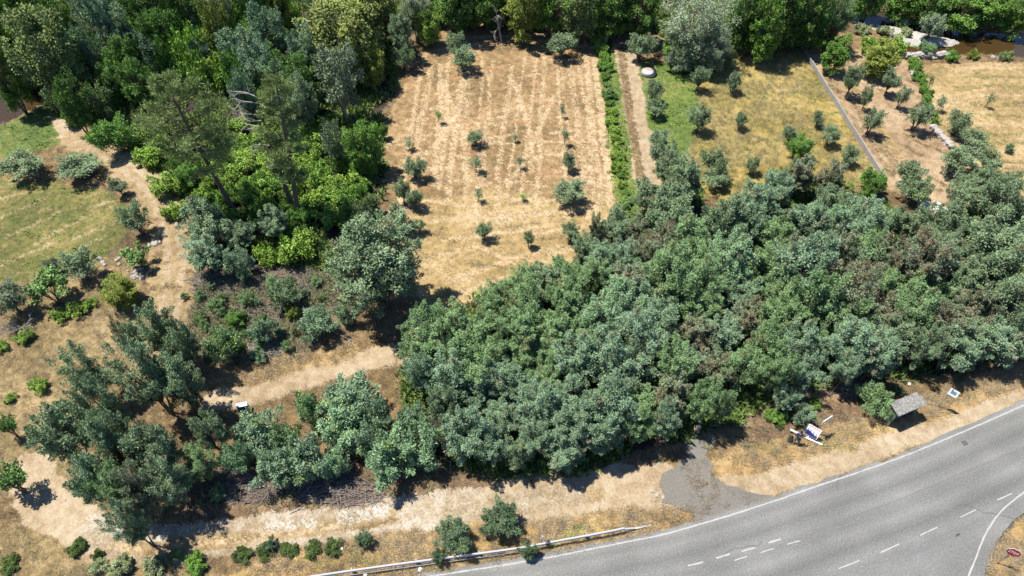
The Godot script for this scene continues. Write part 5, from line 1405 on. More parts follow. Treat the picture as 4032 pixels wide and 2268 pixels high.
func limbs_mesh(base_r: float, fork: Vector3, stems: int, clumps: Array, thin: float) -> ArrayMesh:
	var s := Shape.new()
	var forks := []
	for k in stems:
		var w := TAU * k / stems + rng.randf()
		var foot := Vector3(cos(w), 0, sin(w)) * (0.12 if stems > 1 else 0.0)
		var top := fork + Vector3(cos(w), rng.randf_range(-0.1, 0.1), sin(w)) * (fork.y * 0.28 if stems > 1 else 0.05)
		var mid := foot.lerp(top, 0.5) + Vector3(rng.randf_range(-0.1, 0.1), 0, rng.randf_range(-0.1, 0.1)) * fork.y * 0.5
		s.tube([foot - Vector3(0, 0.12, 0), mid, top], [base_r, base_r * 0.8, base_r * 0.6], 7)
		forks.append(top)
	for cl in clumps:
		var best: Vector3 = forks[0]
		for f in forks:
			if f.distance_to(cl[0]) < best.distance_to(cl[0]):
				best = f
		var c: Vector3 = cl[0]
		var m := best.lerp(c, 0.55) + Vector3(0, rng.randf_range(0.0, 0.12) * best.distance_to(c), 0)
		s.tube([best, m, c], [base_r * 0.45 * thin, base_r * 0.28 * thin, base_r * 0.1 * thin], 4)
	return s.mesh()

func clump_set(count: int, centre: Vector3, radii: Vector3, r0: float, r1: float, low: float, inner: float) -> Array:
	var out := []
	# a few big lobes first, so that the outline is uneven
	var lobes := []
	for k in 5:
		var d := rv()
		d.y = absf(d.y) * 0.8
		lobes.append([d.normalized(), rng.randf_range(0.0, 0.42)])
	while out.size() < count:
		var d := rv()
		if d.y < low:
			continue
		if d.y < 0.0:
			var hl := maxf(0.05, Vector2(d.x, d.z).length())
			var wide := lerpf(hl, 0.86, 0.75) / hl
			d = Vector3(d.x * wide, d.y, d.z * wide)
		var grow := 0.78
		for lb in lobes:
			grow += lb[1] * pow(maxf(0.0, d.dot(lb[0])), 4.0)
		var f := rng.randf_range(inner, 1.0) * grow
		out.append([centre + d * radii * f, rng.randf_range(r0, r1), (d + Vector3(0, 0.75, 0)).normalized()])
	return out

func build_prototypes() -> void:
	var soft := [Color(0.66, 0.72, 0.66), Color(0.76, 0.8, 0.72), Color(0.58, 0.64, 0.6), Color(0.82, 0.86, 0.68)]
	var warm := [Color(0.7, 0.72, 0.6), Color(0.8, 0.8, 0.6), Color(0.6, 0.66, 0.56), Color(0.86, 0.84, 0.66)]
	var pods := [Color(0.92, 0.6, 0.58), Color(0.78, 0.5, 0.5), Color(0.98, 0.66, 0.56)]
	protos = {"acacia": [], "acacia_brown": [], "bigacacia": [], "mimosa": [], "olive": [], "broad": [], "willow": [], "bramble": [], "fig": [], "sapling": []}
	for k in 10:
		var cl := clump_set(84, Vector3(0, 4.1, 0), Vector3(rng.randf_range(2.1, 2.8), rng.randf_range(2.8, 3.6), rng.randf_range(2.1, 2.8)), 0.3, 0.68, -0.75, 0.42)
		var tr := limbs_mesh(0.13, Vector3(0, 1.9, 0), 3, cl, 1.0)
		protos["acacia_brown" if k >= 7 else "acacia"].append([tr, crown_mesh(cl, 215, 0.205, 0.075, soft, 0.35, 0.95, pods, 0.3 if k >= 7 else 0.05, 0.8)])
	for k in 2:
		var cl := clump_set(190, Vector3(0, 5.6, 0), Vector3(4.2, 5.2, 4.2), 0.4, 0.8, -0.75, 0.45)
		protos.bigacacia.append([limbs_mesh(0.2, Vector3(0, 1.8, 0), 5, cl, 0.9), crown_mesh(cl, 150, 0.27, 0.09, soft, 0.2, 0.8, pods, 0.06, 0.75)])
	for k in 4:
		var cl := clump_set(38, Vector3(0, 1.1, 0), Vector3(1.45, 1.45, 1.45), 0.32, 0.55, -0.35, 0.4)
		protos.mimosa.append([limbs_mesh(0.06, Vector3(0, 0.45, 0), 3, cl, 0.8), crown_mesh(cl, 230, 0.185, 0.06, soft, 0.5, 0.9, [Color(0.95, 0.95, 0.5)], 0.1, 0.8)])
	for k in 5:
		var cl := clump_set(36, Vector3(0, 1.75, 0), Vector3(1.4, 1.25, 1.4), 0.24, 0.46, -0.75, 0.45)
		protos.olive.append([limbs_mesh(0.14, Vector3(rng.randf_range(-0.2, 0.2), 0.6, rng.randf_range(-0.2, 0.2)), 1 + k % 2, cl, 0.8), crown_mesh(cl, 130, 0.19, 0.065, soft, 0.2, 0.85, [Color(0.92, 0.95, 0.86)], 0.15, 0.4)])
	for k in 5:
		var cl := clump_set(130, Vector3(0, 4.8, 0), Vector3(3.9, 5.2, 3.9), 0.45, 1.0, -0.95, 0.5)
		protos.broad.append([limbs_mesh(0.24, Vector3(0, 2.6, 0), 2, cl, 0.8), crown_mesh(cl, 120, 0.29, 0.19, warm, 0.1, 0.75, [Color(0.95, 0.9, 0.55)], 0.12, 0.15)])
	for k in 3:
		var cl := clump_set(150, Vector3(0, 4.5, 0), Vector3(3.9, 4.9, 3.9), 0.4, 0.85, -0.97, 0.5)
		protos.willow.append([limbs_mesh(0.26, Vector3(0, 1.9, 0), 3, cl, 0.8), crown_mesh(cl, 130, 0.28, 0.08, soft, -0.05, 0.95, [Color(0.95, 0.97, 0.9)], 0.2, 0.5)])
	for k in 4:
		var cl := clump_set(34, Vector3(0, 0.4, 0), Vector3(1.35, 0.7, 1.35), 0.2, 0.42, -0.3, 0.25)
		protos.bramble.append([limbs_mesh(0.03, Vector3(0, 0.25, 0), 3, cl, 0.8), crown_mesh(cl, 150, 0.125, 0.1, warm, 0.25, 0.8, [Color(0.98, 0.98, 0.6)], 0.2, 0.3)])
	for k in 3:
		var cl := clump_set(30, Vector3(0, 1.9, 0), Vector3(1.7, 1.15, 1.7), 0.26, 0.48, -0.5, 0.35)
		protos.fig.append([limbs_mesh(0.09, Vector3(0, 0.6, 0), 3, cl, 0.8), crown_mesh(cl, 90, 0.2, 0.15, warm, -0.05, 0.55, [Color(0.95, 0.95, 0.7)], 0.2, 0.2)])
	for k in 3:
		var cl := clump_set(12, Vector3(0, 1.05, 0), Vector3(0.42, 0.8, 0.42), 0.15, 0.28, -0.95, 0.3)
		protos.sapling.append([limbs_mesh(0.035, Vector3(0, 0.5, 0), 1, cl, 0.8), crown_mesh(cl, 45, 0.14, 0.055, soft, 0.4, 1.0, soft, 0.0, 0.5)])

func plant_trees() -> void:
	var pale := {"cork_oak": true, "silver_willow": true}
	for t in PLANTS:
		var kinds: Array = protos[KINDS[t[0]]]
		var pr: Array = kinds[t[1] % kinds.size()]
		var called: String = NAMES[t[8]]
		var woody: bool = t[9] == 0
		var label: String = t[11] if t[11] is String else SENTENCES[t[11]]
		if t.size() > 12:
			label = label % ([ORDINALS[t[12]], ORDINALS[t[13]]] if t[13] > 0 else [ORDINALS[t[12]]])
		var o := thing(called, on_ground(Vector2(t[3], t[4])), t[7], label, "tree" if woody else "shrub", GROUPS[t[10]])
		o.scale = Vector3(t[5], t[6], t[5])
		part("trunk" if woody else "stems", pr[0], M.pale_bark if pale.has(called) else M.bark, o)
		part("crown" if woody else "foliage", pr[1], M[TONES[t[2]]], o)

func needles(s: Shape, c: Vector3, r: float, count: int, cols: Array) -> void:
	var tone := rng.randf_range(0.62, 1.25)
	for k in count:
		var d := rv()
		if d.y < -0.3: d.y = -d.y
		var col: Color = cols[rng.randi() % cols.size()] * (tone * rng.randf_range(0.8, 1.2))
		s.leaf(c + d * r * rng.randf_range(0.1, 0.75), (d + rv() * 0.5 + Vector3(0, 0.4, 0)).normalized(), d.cross(rv()).normalized(), r * rng.randf_range(0.45, 0.8), 0.055, Color(minf(col.r, 1), minf(col.g, 1), minf(col.b, 1)))

func pine(foot: Vector3, top: Vector3, crown_from: float, spread: float, tufts: int, label: String, sparse: bool) -> Node3D:
	foot.y = gh(foot.x, foot.z)
	var o := thing("pine_tree", foot, 0.0, label, "tree")
	var t := top - foot
	var bend := Vector3(rng.randf_range(-0.4, 0.4), 0, rng.randf_range(-0.3, 0.3))
	var s := Shape.new()
	var pts := []; var rad := []
	for k in 9:
		var f := k / 8.0
		pts.append(t * f + bend * sin(f * PI) - (Vector3(0, 0.2, 0) if k == 0 else Vector3.ZERO))
		rad.append(lerpf(0.3, 0.05, f))
	s.tube(pts, rad, 9)
	part("trunk", s.mesh(), M.bark, o)
	var br := Shape.new(); var lf := Shape.new()
	var cols := [Color(0.72, 0.74, 0.6), Color(0.84, 0.84, 0.62), Color(0.62, 0.66, 0.56), Color(0.94, 0.9, 0.66)]
	# boughs in loose whorls, each with pads of needles along its outer half
	for k in tufts:
		var f := lerpf(crown_from, 1.0, (floorf(k / 4.0) + rng.randf_range(0.0, 0.5)) / ceilf(tufts / 4.0))
		var stem := t * f + bend * sin(f * PI)
		var w := rng.randf() * TAU
		var q := (f - crown_from) / (1.0 - crown_from)
		var reach := spread * (sin(clampf(q * 0.8 + 0.2, 0, 1) * PI) * 0.8 + 0.2) * rng.randf_range(0.55, 1.0)
		var rise := reach * rng.randf_range(0.05, 0.4)
		var tip := stem + Vector3(cos(w) * reach, rise, sin(w) * reach)
		var mid := stem.lerp(tip, 0.55) - Vector3(0, 0.1 * reach, 0)
		br.tube([stem, mid, tip], [0.06, 0.04, 0.015], 4)
		var across := Vector3(-sin(w), 0, cos(w))
		for m in (4 if sparse else 7):
			var g := rng.randf_range(0.45, 1.05)
			var c := stem.lerp(tip, g) + across * rng.randf_range(-1, 1) * reach * 0.28 * g + Vector3(0, rng.randf_range(-0.1, 0.25), 0)
			br.tube([stem.lerp(tip, g * 0.85), c], [0.025, 0.01], 3)
			needles(lf, c, rng.randf_range(0.38, 0.62), 62, cols)
	part("branches", br.mesh(), M.bark, o)
	part("crown", lf.mesh(), M.pine, o)
	return o

func bare_branches(s: Shape, from: Vector3, dir: Vector3, l: float, r: float, level: int) -> void:
	var mid := from + dir * l * 0.5 + rv() * l * 0.08
	var tip := mid + (dir + rv() * 0.3).normalized() * l * 0.5
	s.tube([from, mid, tip], [r, r * 0.75, r * 0.4], 5)
	if level > 0:
		for k in 4:
			var p := mid.lerp(tip, rng.randf()) if k > 1 else from.lerp(mid, rng.randf_range(0.4, 1.0))
			bare_branches(s, p, (dir + rv() * 0.85).normalized(), l * rng.randf_range(0.4, 0.65), r * 0.5, level - 1)

func build_pines() -> void:
	pine(Vector3(-28.65, 0, -53.36), Vector3(-30.15, 16.90, -53.36), 0.36, 4.4, 58, "big pine with broad crown and dark leaning trunk over the thicket", false)
	pine(Vector3(-22.14, 0, -52.77), Vector3(-20.26, 17.29, -52.77), 0.34, 2.9, 42, "slim straight pine right of the leaning bare pine", false)
	# leaning pine, dead above, with grey bare branches
	var o := pine(Vector3(-22.78, 0, -53.96), Vector3(-22.96, 14.68, -53.96), 0.34, 1.5, 9, "leaning half-dead pine with grey bare branches on its left", true)
	var foot := Vector3.ZERO
	var dirs := [[0.98, -0.7, 1.6], [0.93, -1.0, 2.2], [0.9, 0.8, 1.2], [0.84, -1.0, 2.6], [0.8, -1.0, 2.4], [0.74, -1.0, 2.0], [0.6, -1.0, 1.8], [0.55, -0.9, 1.7], [0.5, 0.7, 1.0], [0.42, -1.0, 1.4], [0.35, -0.9, 1.0]]
	var pts: Array = [Vector3(-22.78, 0, -53.96), Vector3(-22.96, 14.68, -53.96)]
	var t: Vector3 = pts[1] - pts[0]
	for d in dirs:
		var s := Shape.new()
		bare_branches(s, foot + t * float(d[0]), Vector3(d[1], 0.25, rng.randf_range(-0.2, 0.5)).normalized(), d[2], 0.06, 2)
		var b := part("bare_branch", s.mesh(), M.dead, o)
		b.set_meta("label", "grey leafless branch of the half-dead pine")

func build_dead_wood() -> void:
	# bare tree at the far field edge
	var p := on_ground(Vector2(-1.393, -86.900))
	var o := thing("dead_tree", p, 0.0, "small grey leafless tree at the far edge of the mown field", "tree")
	var s := Shape.new()
	s.tube([Vector3(0, -0.1, 0), Vector3(-0.2, 1.2, 0), Vector3(-0.45, 2.6, 0), Vector3(-0.6, 4.0, 0)], [0.14, 0.11, 0.08, 0.04], 7)
	part("trunk", s.mesh(), M.dead, o)
	for k in 9:
		s = Shape.new()
		var f := rng.randf_range(0.4, 1.0)
		bare_branches(s, Vector3(-0.6 * f, 4.0 * f, 0), (rv() + Vector3(0, 0.7, 0)).normalized(), rng.randf_range(0.9, 1.6), 0.045, 2)
		part("branch", s.mesh(), M.dead, o)
	# dead grey branches in the dry plot
	var q := on_ground(Vector2(-44.628, -38.826))
	var d := thing("dead_bush", q, 0.0, "dead grey bush with bare forked branches above a grape vine", "shrub")
	for k in 12:
		s = Shape.new()
		bare_branches(s, Vector3.ZERO, (Vector3(rng.randf_range(-1, 1), rng.randf_range(0.2, 0.9), rng.randf_range(-0.7, 0.7))).normalized(), rng.randf_range(1.0, 1.9), 0.04, 2)
		part("branch", s.mesh(), M.dead, d)
	# cut brush
	for b in [[Vector2(-22.367, -44.610), 4.2, 1.9, 420, "tangled heap of cut grey twigs below the lime bramble"], [Vector2(-28.411, -44.257), 2.8, 1.7, 280, "heap of cut twigs beside the left track acacia"], [Vector2(-23.398, -40.714), 2.4, 1.5, 200, "heap of cut twigs in the middle of the brush plot"], [Vector2(-20.736, -23.623), 3.0, 1.5, 520, "purple-grey twig heap left under the young acacias"], [Vector2(-13.444, -23.299), 3.6, 1.3, 640, "long purple-grey twig heap above the gravel track"], [Vector2(-21.893, -36.442), 1.5, 0.9, 140, "small twig heap at the bottom of the brush plot"], [Vector2(28.297, -32.512), 2.4, 1.0, 220, "brown dead brush at the foot of the grove behind shelter"]]:
		var at := on_ground(b[0])
		var hp := thing("brush_heap", at, -0.15, b[4], "brush heap", "heaps of cut brush")
		var sh := Shape.new()
		for k in int(b[3]):
			var u: float = rng.randf_range(-1, 1); var w: float = rng.randf_range(-1, 1)
			if u * u + w * w > 1.0: continue
			var hgt := 0.55 * (1.0 - u * u - w * w) * rng.randf() + 0.03
			var c := Vector3(u * b[1], hgt, w * b[2])
			c.y += gh(at.x + c.x, at.z + c.z) - at.y
			var ang := rng.randfn(0.0, 0.75)
			var dr := Vector3(cos(ang), rng.randf_range(-0.12, 0.22), sin(ang))
			var l := rng.randf_range(0.5, 1.6)
			var g := rng.randf_range(0.7, 1.5)
			var bow := Vector3(0, 0.08 * l, 0) + rv() * 0.06
			sh.tube([c - dr * l * 0.5, c + bow, c + dr * l * 0.5], [0.022, 0.018, 0.008], 4, Color(minf(g, 1), minf(g * 0.96, 1), minf(g * 0.98, 1)))
		var tw := part("twigs", sh.mesh(), M.twig if b[3] > 150 else M.dead, hp)
		tw.set_meta("kind", "stuff")
	# single fallen sticks
	for f in [[Vector2(-16.266, -21.711), 0.6, 1.3, "thin dark stick lying across the edge of the gravel track"], [Vector2(-15.005, -37.752), -0.5, 2.6, "pale fallen branch at the foot of the large acacia"], [Vector2(-25.271, -23.852), 0.1, 3.0, "bare pale branch sticking out of the left acacia clump"]]:
		var at := on_ground(f[0])
		var high := 2.6 if f[2] > 2.9 else 0.06
		var st := thing("fallen_branch", at, f[1], f[3], "branch")
		s = Shape.new()
		var l: float = f[2]
		s.tube([Vector3(-l / 2, high if high > 1.0 else 0.02, 0), Vector3(0, high + 0.08, 0.06), Vector3(l / 2, high + 0.02, -0.05)], [0.035, 0.03, 0.012], 6)
		if high > 1.0:
			s.tube([Vector3(-l / 2 - 0.8, -0.1, 0.1), Vector3(-l / 2 - 0.3, 1.5, 0), Vector3(-l / 2, high, 0)], [0.06, 0.05, 0.035], 6)
		bare_branches(s, Vector3(l * 0.1, high + 0.07, 0.05), Vector3(0.8, 0.2, 0.5).normalized(), l * 0.35, 0.02, 1)
		part("wood", s.mesh(), M.dead, st)

# ---------------------------------------------------------------- bus shelter

func build_shelter() -> void:
	var fl := Vector2(30.808, -28.506); var fr := Vector2(33.526, -29.633); var bl := Vector2(30.167, -29.491)
	var along := (fr - fl).normalized()
	var back := Vector2(along.y, -along.x)
	if back.dot(bl - fl) < 0.0: back = -back
	var L := fl.distance_to(fr); var D := absf((bl - fl).dot(back))
	var mid := fl + along * L * 0.5 + back * D * 0.5
	var o := thing("bus_shelter", on_ground(mid), 0.0, "small green bus shelter with weathered corrugated roof beside the road", "bus shelter")
	var X := Vector3(along.x, 0, along.y); var Z := Vector3(-back.x, 0, -back.y)
	var B := Basis(X, Vector3.UP, Z)
	var green := speckled(lin(0.13, 0.2, 0.12), lin(0.07, 0.12, 0.08), lin(0.2, 0.24, 0.17), 0.02, 0.4, 41)
	var roofm := speckled(lin(0.18, 0.175, 0.165), lin(0.06, 0.06, 0.055), lin(0.4, 0.39, 0.36), 0.035, 0.35, 42)
	var wl := L - 0.35; var wd := D - 0.5
	var wall := Shape.new()
	wall.box(Transform3D(B, B * Vector3(0, 1.12, -wd / 2)), Vector3(wl, 2.3, 0.1))
	part("back_wall", wall.mesh(), green, o)
	for sg in [-1.0, 1.0]:
		var sw := Shape.new()
		sw.prism(PackedVector2Array([Vector2(-wd / 2 + 0.055, -0.05), Vector2(wd / 2, -0.05), Vector2(wd / 2, 2.0), Vector2(-wd / 2 + 0.055, 2.25)]), Transform3D(Basis(-Z * -1.0, Vector3.UP, -X), B * Vector3(sg * (wl / 2 - 0.05) + 0.05, 0, 0)), 0.1)
		part("side_wall", sw.mesh(), green, o)
	var bench := Shape.new()
	bench.box(Transform3D(B, B * Vector3(0, 0.44, -wd / 2 + 0.28)), Vector3(wl - 0.25, 0.06, 0.36))
	for q in [-0.8, 0.8]:
		bench.box(Transform3D(B, B * Vector3(q, 0.2, -wd / 2 + 0.28)), Vector3(0.1, 0.44, 0.3))
	part("bench", bench.mesh(), mat(lin(0.25, 0.24, 0.22)), o)
	# corrugated sheets side by side, the two at the far end broken
	var sheets := 4
	var sw2 := L / sheets
	for k in sheets:
		var rs := Shape.new()
		var waves := 22
		for q in waves:
			var xa := -L / 2 + sw2 * (k + float(q) / waves) - (0.03 if k > 0 and q == 0 else 0.0)
			var xb := -L / 2 + sw2 * (k + float(q + 1) / waves)
			var ya := 0.05 * sin(TAU * q / 5.5) + 0.012 * (k % 2); var yb := 0.05 * sin(TAU * (q + 1) / 5.5) + 0.012 * (k % 2)
			var z0 := -D / 2; var z1 := D / 2
			if k == 3 and q > 15: z0 += 0.35
			if k == 3 and q > 18: z1 -= 0.2 if q == 19 else 0.05
			var y0 := 2.42; var y1 := 2.15
			var za := z0; var zb := z1
			for lay in 2:
				var th := 0.0 if lay == 0 else -0.025
				var a0 := B * Vector3(xa, lerpf(y0, y1, (za + D / 2) / D) + ya + th, za); var a1 := B * Vector3(xb, lerpf(y0, y1, (za + D / 2) / D) + yb + th, za)
				var b0 := B * Vector3(xa, lerpf(y0, y1, (zb + D / 2) / D) + ya + th, zb); var b1 := B * Vector3(xb, lerpf(y0, y1, (zb + D / 2) / D) + yb + th, zb)
				rs.quad(a0, b0, b1, a1)
			var f0 := B * Vector3(xa, lerpf(y0, y1, (zb + D / 2) / D) + ya, zb); var f1 := B * Vector3(xb, lerpf(y0, y1, (zb + D / 2) / D) + yb, zb)
			rs.quad(f0, f0 - Vector3(0, 0.025, 0), f1 - Vector3(0, 0.025, 0), f1)
		part("roof_sheet", rs.mesh(), roofm, o)
	var beam := Shape.new()
	for zz in [-wd / 2 + 0.2, wd / 2 - 0.05]:
		beam.box(Transform3D(B, B * Vector3(0, lerpf(2.42, 2.15, (zz + D / 2) / D) - 0.1, zz)), Vector3(L - 0.1, 0.09, 0.08))
	part("roof_beams", beam.mesh(), mat(lin(0.16, 0.13, 0.1)), o)

# ---------------------------------------------------------------- signs

func facing(n: Vector3) -> Basis:
	# local z towards n, local y up
	var z := n.normalized()
	var x := Vector3.UP.cross(z).normalized()
	return Basis(x, z.cross(x), z)

func text_mesh(txt: String, size: float, deep: float) -> TextMesh:
	var t := TextMesh.new()
	t.text = txt
	var f := SystemFont.new()
	f.font_names = PackedStringArray(["Droid Sans"])
	f.font_weight = 700
	t.font = f
	t.font_size = 64
	t.pixel_size = size / 64.0
	t.depth = deep
	return t

func octagon(r: float) -> PackedVector2Array:
	var p := PackedVector2Array()
	for k in 8:
		var w := TAU * (k + 0.5) / 8.0
		p.append(Vector2(cos(w), sin(w)) * r)
	return p

func build_signs() -> void:
	# STOP sign on the verge in the corner
	var b := Vector2(34.987, -17.723)
	var o := thing("stop_sign", on_ground(b), 0.0, "red octagonal stop sign with white border on a grey post", "road sign")
	var s := Shape.new()
	s.tube([Vector3(0, -0.2, 0), Vector3(0, 2.55, 0)], [0.035, 0.035], 10)
	part("post", s.mesh(), M.post_grey, o)
	var f := facing(Vector3(-0.5, 0.06, 0.86))
	var at := Vector3(0, 2.25, 0) + f.z * 0.045
	s = Shape.new()
	s.prism(octagon(0.49), Transform3D(f, at), 0.02)
	var plate := part("plate", s.mesh(), M.white, o)
	s = Shape.new()
	s.prism(octagon(0.445), Transform3D(f, at + f.z * 0.02), 0.004)
	part("red_face", s.mesh(), mat(lin(0.34, 0.012, 0.025), 0.4), plate)
	var tm := part("lettering", text_mesh("STOP", 0.34, 0.004), mat(lin(0.75, 0.75, 0.74), 0.5), plate)
	tm.transform = Transform3D(f.scaled_local(Vector3(0.78, 1.15, 1)), at + f.z * 0.028)
	# bus stop plate on a post
	var b2 := Vector2(35.738, -30.643)
	o = thing("bus_stop_sign", on_ground(b2), 0.0, "pale square bus stop plate with dark panel on grey post", "road sign")
	s = Shape.new()
	s.tube([Vector3(0, -0.2, 0), Vector3(0, 2.75, 0)], [0.035, 0.035], 10)
	part("post", s.mesh(), M.post_grey, o)
	f = facing(Vector3(-0.62, 0.3, 0.72))
	at = Vector3(0, 2.4, 0) + f.z * 0.04 + f.x * 0.18
	s = Shape.new()
	s.box(Transform3D(f, at), Vector3(0.72, 0.66, 0.025))
	plate = part("plate", s.mesh(), mat(lin(0.6, 0.64, 0.68), 0.5), o)
	s = Shape.new()
	s.box(Transform3D(f, at + f.z * 0.0145 + f.y * 0.02), Vector3(0.42, 0.3, 0.004))
	part("dark_panel", s.mesh(), mat(lin(0.16, 0.2, 0.22), 0.5), plate)
	# two direction boards on one post
	var b3 := Vector2(24.808, -28.118)
	o = thing("direction_sign", on_ground(b3), 0.0, "two narrow white direction boards on one grey post", "road sign")
	s = Shape.new()
	s.tube([Vector3(0, -0.2, 0), Vector3(0, 2.45, 0)], [0.045, 0.045], 10)
	part("post", s.mesh(), M.post_grey, o)
	f = facing(Vector3(0.52, 0.0, 0.85))
	for k in 2:
		s = Shape.new()
		var w := 1.15 if k == 0 else 0.95
		s.prism(PackedVector2Array([Vector2(-w / 2, -0.12), Vector2(w / 2 - 0.1, -0.12), Vector2(w / 2, 0), Vector2(w / 2 - 0.1, 0.12), Vector2(-w / 2, 0.12)]), Transform3D(f, Vector3(0, 2.3 - 0.32 * k, 0) + f.z * 0.036 + f.x * 0.15), 0.06)
		part("direction_board", s.mesh(), M.white, o)
	# poster board
	var b4 := Vector2(24.170, -27.794)
	o = thing("poster_board", on_ground(b4), 0.0, "white poster board with red heading and blue figures, leaning on legs", "poster board")
	o.scale = Vector3.ONE * 0.88
	f = facing(Vector3(-0.55, 0.42, 0.74))
	at = Vector3(0, 1.0, 0)
	s = Shape.new()
	s.box(Transform3D(f, at), Vector3(1.2, 1.12, 0.06))
	var board := part("board", s.mesh(), M.white, o)
	var red := mat(lin(0.62, 0.08, 0.08), 0.5); var blue := mat(lin(0.02, 0.035, 0.16), 0.5); var skin := mat(lin(0.2, 0.22, 0.3), 0.5); var palep := mat(lin(0.7, 0.45, 0.45), 0.5)
	s = Shape.new()
	s.box(Transform3D(f, at + f * Vector3(0, 0.46, 0.0325)), Vector3(1.1, 0.12, 0.004))
	part("pink_band", s.mesh(), palep, board)
	for q in [[-0.34, 0.24], [-0.02, 0.2], [0.24, 0.16], [0.43, 0.1]]:
		s = Shape.new()
		s.box(Transform3D(f, at + f * Vector3(q[0], 0.46, 0.036)), Vector3(q[1], 0.055, 0.003))
		part("heading_mark", s.mesh(), red, board)
	for q in [[-0.42, 0.05, 0.15], [-0.2, -0.02, 0.17], [0.1, -0.1, 0.15], [0.4, -0.16, 0.13]]:
		s = Shape.new()
		var bp := PackedVector2Array()
		for k in 12:
			var w := PI * k / 11.0
			bp.append(Vector2(cos(w) * q[2] * 1.15, sin(w) * q[2] * 0.9))
		bp.append(Vector2(-q[2] * 1.15, -0.5 - q[1] + 0.15)); bp.append(Vector2(q[2] * 1.15, -0.5 - q[1] + 0.15))
		s.prism(bp, Transform3D(f, at + f * Vector3(q[0], q[1] - 0.18, 0.0305)), 0.004)
		part("printed_figure", s.mesh(), blue, board)
		s = Shape.new()
		var hp := PackedVector2Array()
		for k in 12:
			hp.append(Vector2(cos(TAU * k / 12.0) * 0.065, sin(TAU * k / 12.0) * 0.08))
		s.prism(hp, Transform3D(f, at + f * Vector3(q[0], q[1] + 0.06, 0.031)), 0.004)
		part("printed_head", s.mesh(), skin, board)
	for q in [-0.5, 0.5]:
		s = Shape.new()
		s.tube([f * Vector3(q, 0, -0.07) + at, (f * Vector3(q, -0.5, -0.12) + at), f * Vector3(q, 0, -0.2) * Vector3(1, 0, 1) - Vector3(0, 0.1, 0)], [0.035, 0.035, 0.035], 6)
		part("leg", s.mesh(), M.dead, o)
	# white broken post lying on the ground
	var pa := Vector2(22.632, -28.299); var pb := Vector2(24.994, -27.048)
	var pm := (pa + pb) * 0.5
	o = thing("fallen_post", on_ground(pm), 0.0, "long white post lying in the dry grass behind the person", "post")
	s = Shape.new()
	var d3 := Vector3(pb.x - pm.x, 0, pb.y - pm.y)
	s.tube([-d3 + Vector3(0, 0.35, 0), Vector3(0, 0.16, 0), d3 + Vector3(0, 0.1, 0)], [0.09, 0.1, 0.09], 8)
	part("shaft", s.mesh(), mat(lin(0.74, 0.69, 0.65), 0.7), o)
	s = Shape.new()
	var sp := d3 * 0.1 + Vector3(0, 0.18, 0)
	s.tube([sp, sp + Vector3(0.02, 0.22, -0.12), sp + Vector3(0.14, 0.36, -0.35), sp + Vector3(0.34, 0.36, -0.42)], [0.05, 0.05, 0.05, 0.045], 7)
	part("bent_arm", s.mesh(), mat(lin(0.7, 0.62, 0.52), 0.7), o)

# ---------------------------------------------------------------- guardrail

